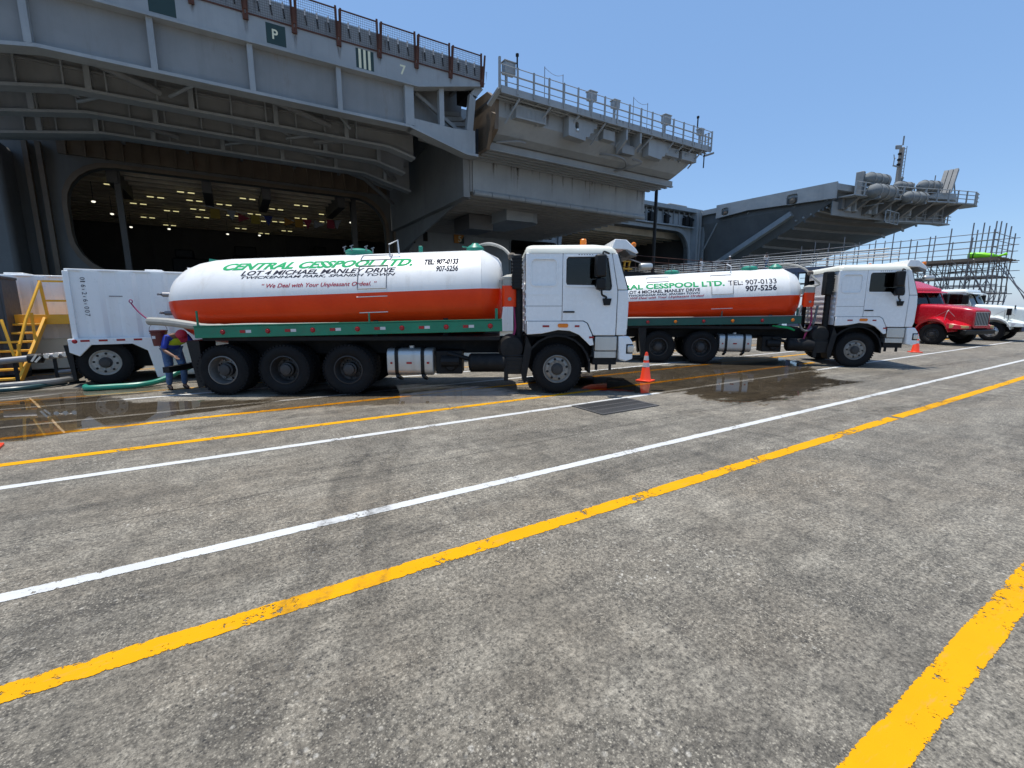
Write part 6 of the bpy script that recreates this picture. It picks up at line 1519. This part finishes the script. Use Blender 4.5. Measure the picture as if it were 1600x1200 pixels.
    for s_ in (-1, 1):
        b = MB(); b.lathe([(-0.008, 0.004), (-0.004, 0.012), (0.004, 0.012), (0.008, 0.004)], 8, tuple(fc + fw * 0.080 + s2 * 0.033 * s_ + up * 0.018), 'z'); b.build('eye', M['blackcloth'], t)
        b = MB(); b.lathe([(-0.03, 0.006), (-0.015, 0.016), (0.015, 0.018), (0.03, 0.006)], 8, tuple(fc + s2 * 0.088 * s_), 'z'); b.build('ear', M[skin], t)
    b = MB(); b.bar(fc + fw * 0.084 - up * 0.045 - s2 * 0.022, fc + fw * 0.084 - up * 0.045 + s2 * 0.022, 0.012, 0.01); b.build('mouth', M['bucket'], t)
    return t

bend = dict(pelvis=(-0.10, 0, 0.92), waist=(0.02, 0, 1.05), chest=(0.24, 0, 1.20), neck=(0.38, 0, 1.27), head0=(0.44, 0, 1.28), head1=(0.50, 0, 1.25), head2=(0.55, 0, 1.32), face=(0.55, 0, -0.8),
            shl=(0.27, 0.19, 1.20), shr=(0.27, -0.19, 1.20), ell=(0.42, 0.26, 0.98), elr=(0.30, -0.28, 0.93), wrl=(0.62, 0.18, 0.88), wrr=(0.52, -0.20, 0.82),
            hipl=(-0.10, 0.10, 0.88), hipr=(-0.10, -0.10, 0.88), knl=(0.10, 0.12, 0.50), knr=(-0.02, -0.12, 0.48), anl=(0.02, 0.13, 0.09), anr=(-0.10, -0.13, 0.09), toel=(0.18, 0.14, 0.036), toer=(0.06, -0.14, 0.036))
def stand(lean=0.0, step=0.0):
    return dict(pelvis=(0, 0, 0.95), waist=(0.0, 0, 1.10), chest=(lean * 0.3, 0, 1.33), neck=(lean * 0.5, 0, 1.49), head0=(lean * 0.55, 0, 1.56), head1=(lean * 0.6 + 0.01, 0, 1.64), head2=(lean * 0.6, 0, 1.71), face=(1, 0, -0.05),
                shl=(lean * 0.3, 0.19, 1.40), shr=(lean * 0.3, -0.19, 1.40), ell=(-0.04 + step * 0.4, 0.25, 1.13), elr=(-0.04 - step * 0.4, -0.25, 1.13), wrl=(0.08 + step * 0.8, 0.24, 0.92), wrr=(0.08 - step * 0.5, -0.24, 0.92),
                hipl=(0, 0.10, 0.90), hipr=(0, -0.10, 0.90), knl=(0.03 - step, 0.11, 0.50), knr=(0.03 + step, -0.11, 0.50), anl=(-0.02 - step * 1.6, 0.11, 0.09), anr=(-0.02 + step * 1.4, -0.11, 0.09), toel=(0.14 - step * 1.6, 0.13, 0.036), toer=(0.14 + step * 1.4, -0.13, 0.036))
person('worker in red cap and yellow vest bending behind the nearest tanker', (-1.22, 12.60, 0), R(-66), bend, 'blueshirt', 'denim', cap='cap', vest='vest')

bk = thing('bucket', 'dark red plastic bucket hung behind the nearest tanker', 'bucket', (-1.42, 12.38, 1.02))
b = MB(); b.lathe([(0, 0.001), (0, 0.115), (0.30, 0.15), (0.31, 0.165), (0.335, 0.165), (0.335, 0.15), (0.31, 0.145), (0.02, 0.105), (0.02, 0.001)], 28, (0, 0, 0), 'z'); b.build('pail', M['bucket'], bk)
b = MB(); b.lathe([(0.27, 0.150), (0.27, 0.162), (0.285, 0.163), (0.285, 0.150)], 28, (0, 0, 0), 'z'); b.build('rim_band', M['bucket'], bk)
b = MB(); b.tube([(0.16, 0, 0.31), (0.13, 0, 0.43), (0.0, 0, 0.50), (-0.13, 0, 0.43), (-0.16, 0, 0.31)], 0.006, 5); b.build('bail_handle', M['steel'], bk)
b = MB(); b.plate([(-0.11, 0.16), (-0.05, 0.16), (-0.05, 0.22), (-0.11, 0.22)], -0.136, -0.125, 'y'); b.build('paper_label', M['whitecloth'], bk, smooth=0)

# ================================================================== TRAFFIC CONES
def cone(loc, label, rz=0.0, s=1.0):
    t = thing('traffic_cone', label, 'traffic cone', loc, rz, 'orange traffic cones')
    b = MB(); b.plate(rrect(-0.19 * s, 0.19 * s, -0.19 * s, 0.19 * s, 0.05), 0.0, 0.03 * s, 'z'); b.build('base', M['conecol'], t, bevel=0.006)
    H = 0.72 * s; rr = lambda z: (0.135 - 0.105 * (z - 0.03 * s) / H) * s
    b = MB(); b.lathe([(0.03 * s, 0.15 * s), (0.05 * s, rr(0.05 * s)), (0.70 * s, rr(0.70 * s)), (0.73 * s, 0.025 * s), (0.735 * s, 0.001)], 28, (0, 0, 0), 'z'); bd = b.build('body', M['conecol'], t)
    for z0, z1 in ((0.36, 0.47), (0.53, 0.64)):
        b = MB(); b.lathe([(z0 * s, rr(z0 * s) + 0.0005), (z0 * s, rr(z0 * s) + 0.003), (z1 * s, rr(z1 * s) + 0.003), (z1 * s, rr(z1 * s) + 0.0005)], 28, (0, 0, 0), 'z'); b.build('reflective_collar', M['reflwhite'], bd)
    return t
cone((8.75, 7.78, 0.010), 'orange traffic cone with two white collars standing in the puddle', 0.3)
cone((24.0, 7.05, 0.002), 'distant orange traffic cone in front of the red truck', 0.7, 1.05)
cone((-2.98, 8.45, 0.002), 'traffic cone cut off by the left edge of the photo', 0.1)

# ================================================================== BONNETED TRUCKS AT THE RIGHT
def bonnet_truck(name, label, loc, rz, col, lens, fairing, k=1.0, steer=0.0, rimm='rimdark'):
    t = thing(name, label, 'truck', loc, rz)
    def ring(x, w, z0, z1, r=0.14, top=0.0):
        return [(x, y, z + (top if z > (z0 + z1) / 2 else 0)) for y, z in rrect(-w, w, z0, z1, r, 5)]
    # bonnet
    b = MB(); b.loft([ring(-1.02, 0.86, 0.95, 2.02, 0.2), ring(-0.5, 0.80, 0.95, 2.0, 0.2), ring(0.2, 0.70, 0.95, 1.93, 0.18), ring(0.8, 0.62, 0.95, 1.84, 0.16), ring(1.18, 0.58, 0.90, 1.77, 0.14), ring(1.30, 0.52, 0.86, 1.70, 0.12)]); bo = b.build('bonnet', M[col], t, smooth=50)
    b = MB(); b.plate(rrect(-0.44, 0.44, 0.98, 1.62, 0.05), 1.29, 1.325, 'x'); gr = b.build('grille', M['alum'], t, bevel=0.01)
    for q in range(9):
        b = MB(); b.box(1.32, 1.335, -0.42 + q * 0.1, -0.38 + q * 0.1, 1.0, 1.6); b.build('grille_slat', M['chassis'], gr, smooth=0)
    # fenders
    for s_ in (-1, 1):
        b = MB(); rings = []
        for i in range(11):
            a = R(188 - 17.5 * i); rr = 0.70; c, z = math.cos(a) * (rr + 0.04), 0.52 + math.sin(a) * rr
            y0, y1 = s_ * 0.55, s_ * 1.18
            th = 0.10 + 0.05 * math.sin(math.pi * i / 10)
            rings.append([(c, y0, z), (c, y1, z - 0.03), (c * (1 + th * 0.4), y1 + s_ * 0.02, z + th * 0.5 * max(0.2, math.sin(a))), (c * (1 + th * 0.5), (y0 + y1) / 2, z + th * 1.3 * max(0.2, math.sin(a))), (c * (1 + th * 0.3), y0, z + th * max(0.2, math.sin(a)))])
        b.loft(rings); fd = b.build('fender', M[col], t, smooth=60)
        b = MB(); b.loft([[(0.58, s_ * 0.6, 0.80), (0.58, s_ * 1.17, 0.80), (0.58, s_ * 1.15, 1.10), (0.58, s_ * 0.6, 1.25)], [(1.0, s_ * 0.55, 0.80), (1.0, s_ * 1.10, 0.80), (1.0, s_ * 1.07, 1.02), (1.0, s_ * 0.55, 1.12)], [(1.26, s_ * 0.5, 0.80), (1.26, s_ * 0.95, 0.80), (1.26, s_ * 0.92, 0.95), (1.26, s_ * 0.5, 1.0)]]); b.build('fender_nose', M[col], fd, bevel=0.03)
        b = MB(); b.plate([(0.78, 0.86), (1.22, 0.86), (1.2, 1.0), (0.8, 1.03)], s_ * 1.06, s_ * 1.145, 'y') if False else b.loft([[(0.74, s_ * 1.16, 0.86), (0.74, s_ * 1.16, 1.03), (0.74, s_ * 1.02, 1.03), (0.74, s_ * 1.02, 0.86)], [(1.27, s_ * 0.96, 0.85), (1.27, s_ * 0.94, 0.97), (1.27, s_ * 0.7, 0.97), (1.27, s_ * 0.7, 0.85)]])
        b.build('headlamp', M[lens], fd, bevel=0.012)
        wheel(t, 0, s_ * 1.0, 0.52, 'front', s_, steer, 0.975, rimm, 'rimdark')
        b = MB(); b.tube([(0.35, s_ * 0.72, 1.72), (0.35, s_ * 0.85, 1.55), (0.40, s_ * 1.0, 1.22)], 0.012, 5); b.tube([(0.35, s_ * 0.74, 1.70), (0.75, s_ * 0.9, 1.4)], 0.008, 5); b.tube([(0.35, s_ * 0.74, 1.70), (-0.1, s_ * 0.95, 1.35)], 0.008, 5); b.build('mirror_stay', M['steel'], fd)
    b = MB(); b.plate([(1.10, 0.56), (1.33, 0.56), (1.36, 0.78), (1.10, 0.80)], -0.98, 0.98, 'y'); b.build('bumper', M['black'] if col == 'redtruck' else M['bluepanel'], t, bevel=0.04)
    # cab: side panels with window holes, back, roof, windscreen
    side = [(-2.55, 0.75), (-0.98, 0.75), (-0.98, 1.98), (-1.30, 2.70), (-2.55, 2.78)]
    win = [(-2.05, 2.0), (-1.20, 2.0), (-1.42, 2.58), (-2.05, 2.62)]
    for s_ in (-1, 1):
        b = MB(); b.plate(side, s_ * 1.08, s_ * 1.03, 'y', [win]); sd = b.build('cab_side', M[col], t, bevel=0.015)
        b = MB(); b.plate(win, s_ * 1.06, s_ * 1.055, 'y'); b.build('side_window', M['glass'], sd, smooth=0)
        b = MB(); b.box(-2.12, -2.10, s_ * 1.083 - 0.003, s_ * 1.083 + 0.003, 0.8, 2.65); b.build('door_seam', M['chassis'], sd, smooth=0)
        b = MB(); b.box(-1.32, -1.05, s_ * 1.32 - 0.07, s_ * 1.32 + 0.07, 2.02, 2.55); b.build('mirror', M['black'], t, bevel=0.03)
        b = MB(); b.tube([(-1.15, s_ * 1.05, 2.6), (-1.18, s_ * 1.3, 2.58), (-1.18, s_ * 1.3, 1.98), (-1.1, s_ * 1.06, 1.92)], 0.015, 5, smooth=False); b.build('mirror_bracket', M['steel'], t)
        for z in (1.72, 1.35):
            b = MB(); b.box(-1.0, -0.86, s_ * 1.085 - 0.02, s_ * 1.085 + 0.02, z, z + 0.05); b.build('door_hinge', M[col], sd, bevel=0.01)
    b = MB(); b.box(-2.58, -2.52, -1.03, 1.03, 0.75, 2.76); b.build('cab_back', M[col], t, bevel=0.02)
    b = MB(); rings = []
    for z, d in ((2.70, 0.0), (2.80, 0.02), (2.86, 0.12), (2.89, 0.35)): rings.append([(x, y, z) for x, y in rrect(-2.60 + d * 0.5, -1.22 - d * 0.8, -1.10 + d, 1.10 - d, 0.12, 5)])
    b.loft(rings); b.build('roof', M[col], t, smooth=60)
    b = MB(); b.plate([(-1.42, 2.74), (-0.98, 2.62), (-0.96, 2.58), (-1.40, 2.66)], -1.10, 1.10, 'y'); b.build('sun_visor', M[col], t, bevel=0.01)
    b = MB(); b.add([(-1.0, -1.02, 2.0), (-1.0, 1.02, 2.0), (-1.31, 0.98, 2.68), (-1.31, -0.98, 2.68), (-1.012, -1.02, 2.0), (-1.012, 1.02, 2.0), (-1.322, 0.98, 2.68), (-1.322, -0.98, 2.68)], [(0, 1, 2, 3), (7, 6, 5, 4), (0, 4, 5, 1), (1, 5, 6, 2), (2, 6, 7, 3), (3, 7, 4, 0)]); ws = b.build('windscreen', M['glassclear'], t, smooth=0)
    b = MB(); b.bar((-0.99, 0, 2.0), (-1.305, 0, 2.68), 0.05); b.build('screen_divider', M['chassis'], ws, smooth=0)
    b = MB(); b.box(-1.35, -1.02, -1.0, 1.0, 1.4, 1.96); b.build('dashboard', M['black'], t, smooth=0)
    b = MB(); b.box(-2.4, -1.9, -0.85, -0.25, 1.3, 2.3); b.build('cab_seat', M['blackcloth'], t, bevel=0.08)
    b = MB(); b.box(-2.4, -1.9, 0.25, 0.85, 1.3, 2.3); b.build('cab_seat', M['blackcloth'], t, bevel=0.08)
    if fairing:
        b = MB(); b.loft([[(x, y, 2.86) for x, y in rrect(-2.9, -1.35, -1.05, 1.05, 0.2, 4)], [(x, y, 3.05) for x, y in rrect(-2.95, -1.75, -1.0, 1.0, 0.2, 4)], [(x, y, 3.22) for x, y in rrect(-2.95, -2.15, -0.9, 0.9, 0.2, 4)], [(x, y, 3.30) for x, y in rrect(-2.9, -2.45, -0.75, 0.75, 0.15, 4)]]); b.build('roof_fairing', M[col], t, smooth=60)
        b = MB(); b.box(-3.6, -2.6, -1.06, 1.06, 0.7, 2.85); b.build('sleeper', M[col], t, bevel=0.06)
    # chassis and rear
    for s_ in (-1, 1):
        b = MB(); b.box(-7.2, 1.2, s_ * 0.42 - 0.05, s_ * 0.42 + 0.05, 0.7, 0.98); b.build('chassis_rail', M['chassis'], t, smooth=0)
        b = MB(); b.cyl((-2.9, s_ * 0.9, 0.65), (-1.2, s_ * 0.9, 0.65), 0.27, 18); b.build('fuel_tank', M['alum'], t)
        for x in (-5.2, -6.5): wheel(t, x, s_ * 0.95, 0.52, 'rear', s_, 0, 0.975, 'rimdark', 'rimdark')
    b = MB(); b.cyl((0, -0.95, 0.52), (0, 0.95, 0.52), 0.08, 10); b.box(-0.7, 0.9, -0.4, 0.4, 0.5, 1.0); b.build('axle', M['chassis'], t, smooth=0)
    for x in (-5.2, -6.5):
        b = MB(); b.cyl((x, -0.9, 0.52), (x, 0.9, 0.52), 0.1, 10); b.build('axle', M['chassis'], t)
    b = MB(); b.cyl((0.66, -0.64, 1.75), (0.66, -0.64, 1.95), 0.03, 8) if not fairing else b.box(-0.6, 0.2, -0.3, 0.3, 0.45, 0.52); b.build('marker_rod' if not fairing else 'sump', M['black'], t)
    if not fairing:
        for s_ in (-1, 1):
            b = MB(); b.cyl((0.55, s_ * 0.98, 1.15), (0.55, s_ * 1.02, 1.45), 0.02, 6); b.box(0.46, 0.64, s_ * 1.02 - 0.06, s_ * 1.02 + 0.06, 1.42, 1.78); b.build('fender_mirror', M['black'], t, bevel=0.03)
    return t
bonnet_truck('red_truck', 'bright red bonneted truck with faded headlamps and turned front wheels', (30.88, 7.9, 0), R(-108), 'redtruck', 'fadedlens', True, steer=R(14))
bonnet_truck('white_truck', 'pale white bonneted truck at the right edge behind the red one', (36.9, 7.35, 0), R(-92), 'palegreen', 'reflwhite', False, rimm='chrome')

# ================================================================== SCAFFOLD, GANGWAY
sc = thing('scaffold_tower', 'tall steel pole scaffold carrying the gangway at the right edge', 'scaffold', (49, 14, 0))
SX = (47.6, 48.7, 50.0, 51.4, 52.8); SY = [10.5 + 1.2 * k for k in range(12)]
def sx(b, name, mat): 
    o = b.build(name, M[mat], sc)
    for v in o.data.vertices: v.co = v.co - sc.location
    return o
b = MB(); b.cyl((0, 0, 0), (0, 0, 1), 0.035, 6); pole0 = None
def spole(p, q, r=0.032, name='scaffold_pole'):
    global pole0
    p = Vector(p); q = Vector(q); d = q - p
    if pole0 is None:
        bb = MB(); bb.cyl((0, 0, 0), (0, 0, 1), 0.032, 6); o = bb.build('scaffold_pole', M['steel'], sc); pole0 = o
    else:
        o = pole0.copy(); lnk(o); o.parent = sc; o.name = name
    o.location = p - sc.location; o.rotation_euler = d.to_track_quat('Z', 'Y').to_euler(); o.scale = (r / 0.032, r / 0.032, d.length)
    return o
rnd = random.Random(3)
for i, x in enumerate(SX):
    for j, y in enumerate(SY):
        top = 5.6
        if i in (0, 4): top = 7.6 + rnd.uniform(-0.3, 0.5)
        if j < 2: top = 8.0 + rnd.uniform(-0.5, 0.4)
        if j >= 10 and i in (1, 2, 3): continue
        spole((x, y, 0.02), (x, y, top), 0.04)
for z in (0.5, 1.7, 2.9, 4.1, 5.3):
    for x in SX: spole((x, SY[0] - 0.4, z + rnd.uniform(-0.05, 0.05)), (x, SY[-1] + 0.3, z), 0.034, 'ledger_pole')
    for j, y in enumerate(SY): spole((SX[0] - 0.3, y, z + 0.1), (SX[-1] + 0.3, y, z + 0.1), 0.028, 'transom_pole')
for z in (6.2, 6.7, 7.2):
    for x in (SX[0], SX[-1]): spole((x, SY[0] - 0.3, z), (x, SY[-1] + 6, z + 0.02), 0.028, 'guard_pole')
    spole((SX[0] - 0.2, SY[0], z), (SX[-1] + 0.2, SY[0], z), 0.028, 'guard_pole')
for j in range(0, 9, 2):
    for z in (0.4, 2.8): spole((SX[0] - 0.1, SY[j], z), (SX[0] - 0.1, SY[j + 1], z + 2.4), 0.026, 'brace_pole')
for x, q in ((SX[2], 0), (SX[4], 1), (SX[1], 1)):
    for j in range(q, 9, 2): spole((x, SY[j + 1], 0.4 + 1.2 * q), (x, SY[j], 2.8 + 1.2 * q), 0.026, 'brace_pole'); spole((x + 0.05, SY[j], 2.9), (x + 0.05, SY[j + 1], 5.2), 0.026, 'brace_pole')
for z in (1.1, 2.3, 3.5, 4.7):
    for x in SX[::2]: spole((x + 0.06, SY[0] - 0.2 + rnd.uniform(-0.4, 0.2), z), (x + 0.06, SY[-1] - rnd.uniform(0, 4), z + rnd.uniform(-0.1, 0.1)), 0.026, 'ledger_pole')
for i in range(4):
    spole((SX[i], SY[0] - 0.1, 0.4), (SX[i + 1], SY[0] - 0.1, 2.8), 0.026, 'brace_pole'); spole((SX[i + 1], SY[0] - 0.1, 2.9), (SX[i], SY[0] - 0.1, 5.2), 0.026, 'brace_pole')
for k in range(90):   # loose tubes clamped at every angle
    x = rnd.choice(SX) + rnd.uniform(-0.1, 0.1); y = rnd.uniform(SY[0], SY[-1] - 1); z = rnd.choice((0.5, 1.1, 1.7, 2.3, 2.9, 3.5, 4.1, 4.7))
    if k % 3 == 0: spole((x, y, z), (x, y + rnd.uniform(1.5, 3.5), z + rnd.uniform(-0.15, 0.15)), 0.028, 'ledger_pole')
    elif k % 3 == 1: spole((x, y, z), (x + rnd.uniform(-1.4, 1.4), y + rnd.uniform(-1.2, 1.2), min(5.3, z + rnd.uniform(0.8, 2.2))), 0.026, 'brace_pole')
    else: spole((SX[0], y, z), (SX[-1], y + rnd.uniform(-0.3, 0.3), z + rnd.uniform(-0.1, 0.1)), 0.028, 'transom_pole')
for y, x in ((7.2, 49.5), (6.4, 48.2), (7.8, 51.0)): spole((x, y, 0.02), (x, SY[0], 5.2), 0.03, 'raking_pole')
b = MB(); b.box(0, 0.28, 0, 13.2, 0, 0.045); bd0 = None
for k in range(16):
    if bd0 is None: bd0 = b.build('scaffold_board', M['board'], sc, smooth=0); o = bd0
    else: o = inst(bd0, sc)
    o.location = (SX[0] - 0.1 + k * 0.33 - 49, SY[0] - 0.5 - 14 + 0.05 * (k % 3), 5.42 - 0.0)
b = MB(); b.box(-1.75, -1.70, -3.9, 0.5, 5.22, 5.40); b.build('fascia_board', M['board'], sc, smooth=0)
lt = thing('lime_tarpaulin', 'lime green tarpaulin roll lying on the scaffold platform end', 'tarpaulin', (48.6, 10.7, 5.47))
b = MB(); b.tube([(-0.7, 1.1, 0.22), (-0.7, 0.5, 0.20), (-0.6, -0.1, 0.13), (-0.5, -0.4, 0.09), (-0.5, -0.6, 0.11), (-0.5, -0.9, 0.2)], [0.22, 0.21, 0.17, 0.11, 0.06, 0.07, 0.10], 12); b.build('roll', M['lime'], lt)
b = MB(); b.lathe([(-0.03, 0.2), (-0.03, 0.235), (0.03, 0.235), (0.03, 0.2)], 12, (-0.7, 0.8, 0.21), 'y'); b.build('black_band', M['black'], lt)

gw = thing('gangway', 'long aluminium gangway bridge rising from the scaffold to the ship', 'gangway', (48.2, 32, 6.0))
def gx(b, name, mat, **k):
    o = b.build(name, M[mat], gw, **k)
    for v in o.data.vertices: v.co = v.co - gw.location
    return o
GY0, GY1 = 20.5, 47.5
gz = lambda y: 5.5 + (y - 20.5) * 0.018
b = MB(); b.bar((48.2, GY0, gz(GY0)), (48.2, GY1, gz(GY1)), 2.2, 0.12); gx(b, 'walkway', 'alum', smooth=0)
for x in (47.05, 49.35):
    b = MB(); b.bar((x, GY0, gz(GY0) - 0.15), (x, GY1, gz(GY1) - 0.15), 0.12, 0.45); gx(b, 'side_beam', 'bluepanel', smooth=0)
    for dz in (0.25, 0.5, 0.75, 1.0, 1.2):
        b = MB(); b.cyl((x, GY0 - (4 if dz > 0.3 else 0), gz(GY0) + dz), (x, GY1, gz(GY1) + dz), 0.035, 6); gx(b, 'hand_rail', 'alum')
    for k in range(19):
        y = GY0 + k * 1.5
        b = MB(); b.bar((x, y, gz(y)), (x, y, gz(y) + 1.22), 0.06); gx(b, 'rail_post', 'alum', smooth=0)
b = MB(); b.box(46.9, 49.6, 22, 24, 0, 0.3); b.box(47.0, 47.3, 22.2, 22.5, 0.3, 5.2); b.box(49.2, 49.5, 22.2, 22.5, 0.3, 5.2); b.box(47.0, 47.3, 23.5, 23.8, 0.3, 5.2); b.box(49.2, 49.5, 23.5, 23.8, 0.3, 5.2); gx(b, 'support_trestle', 'bluepanel', smooth=0)

# second, lower brow with a yellow trolley, left of the gangway
bw = thing('boarding_brow', 'low dark brow with thin railings in front of the far hangar opening', 'gangway', (37, 33, 4.4))
def bx_(b, name, mat, **k):
    o = b.build(name, M[mat], bw, **k)
    for v in o.data.vertices: v.co = v.co - bw.location
    return o
b = MB(); b.box(27.5, 46.6, 30.6, 34.6, 4.2, 4.6); bx_(b, 'brow_deck', 'bluepanel', smooth=0)
b = MB(); b.box(27.5, 46.6, 30.5, 30.6, 4.2, 5.1); bx_(b, 'brow_skirt', 'chassis', smooth=0)
for x in (28.5, 37, 45.6):
    b = MB(); b.box(x - 0.4, x + 0.4, 31, 34, -2.4, 4.2); bx_(b, 'brow_leg', 'chassis', smooth=0)
for z in (5.55, 6.1, 6.6):
    b = MB(); b.cyl((27.6, 30.7, z), (46.5, 30.7, z), 0.03, 6); bx_(b, 'hand_rail', 'netrust')
for k in range(9):
    b = MB(); b.cyl((27.8 + k * 2.3, 30.7, 4.6), (27.8 + k * 2.3, 30.7, 6.62), 0.035, 6); bx_(b, 'rail_post', 'netrust')
for k in range(14):
    b = MB(); b.box(37.2 + k * 0.5, 37.55 + k * 0.5, 30.3, 30.5, 4.9, 5.3); bx_(b, 'rope_fender', 'board', bevel=0.08)
yt = thing('yellow_trolley', 'small yellow steel trolley on the dark brow behind the second tanker', 'trolley', (29.6, 31.2, 4.6))
b = MB(); b.box(-0.9, 0.2, -0.3, 0.3, 0.35, 0.5); b.box(-0.5, -0.35, -0.1, 0.1, 0.5, 1.5); b.build('base', M['yellow'], yt, bevel=0.02)
b = MB()
for x in (0.6, 1.2, 1.8, 2.4): b.bar((x, 0, 0.5), (x + 0.15, 0, 1.7), 0.14)
b.box(0.5, 2.7, -0.25, 0.25, 0.7, 0.85); b.box(0.7, 2.6, -0.15, 0.15, 1.4, 1.5); b.build('frame', M['yellow'], yt, smooth=0)
for x in (0.75, 2.35):
    b = MB(); b.cyl((x, -0.3, 0.2), (x, 0.3, 0.2), 0.2, 12); b.build('wheel', M['black'], yt)
b = MB(); b.box(-0.8, 2.6, -0.12, 0.12, 0.2, 0.36); b.build('axle_beam', M['yellow'], yt, smooth=0)

person('person in white shirt walking along the gangway above the second tanker', (48.0, 27.3, 5.69), R(-100), stand(0.05, 0.10), 'whitecloth', 'denim')
person('person in black shirt and pale cap at the gangway head by the ship', (48.3, 31.6, 5.77), R(60), stand(0.0, 0.02), 'blackcloth', 'blackcloth', cap='whitecloth')
person('person in white overalls leaning at the ship end of the gangway', (48.0, 35.0, 5.83), R(100), stand(0.1, 0.0), 'whitecloth', 'whitecloth')

kb = thing('yellow_barrier', 'low yellow kerb barrier at the right edge beyond the white truck', 'barrier', (47, 5.4, 0))
b = MB(); b.loft([[(-2.5, -0.3, 0), (-2.5, 0.3, 0), (-2.5, 0.2, 0.32), (-2.5, -0.2, 0.32)], [(3.5, -0.3, 0), (3.5, 0.3, 0), (3.5, 0.2, 0.32), (3.5, -0.2, 0.32)]]); b.build('kerb', M['yellow'], kb, bevel=0.03)
for x in (-1.5, 0.5, 2.5):
    b = MB(); b.box(x - 0.1, x + 0.1, -0.31, -0.27, 0.02, 0.12); b.build('drain_notch', M['black'], kb, smooth=0)
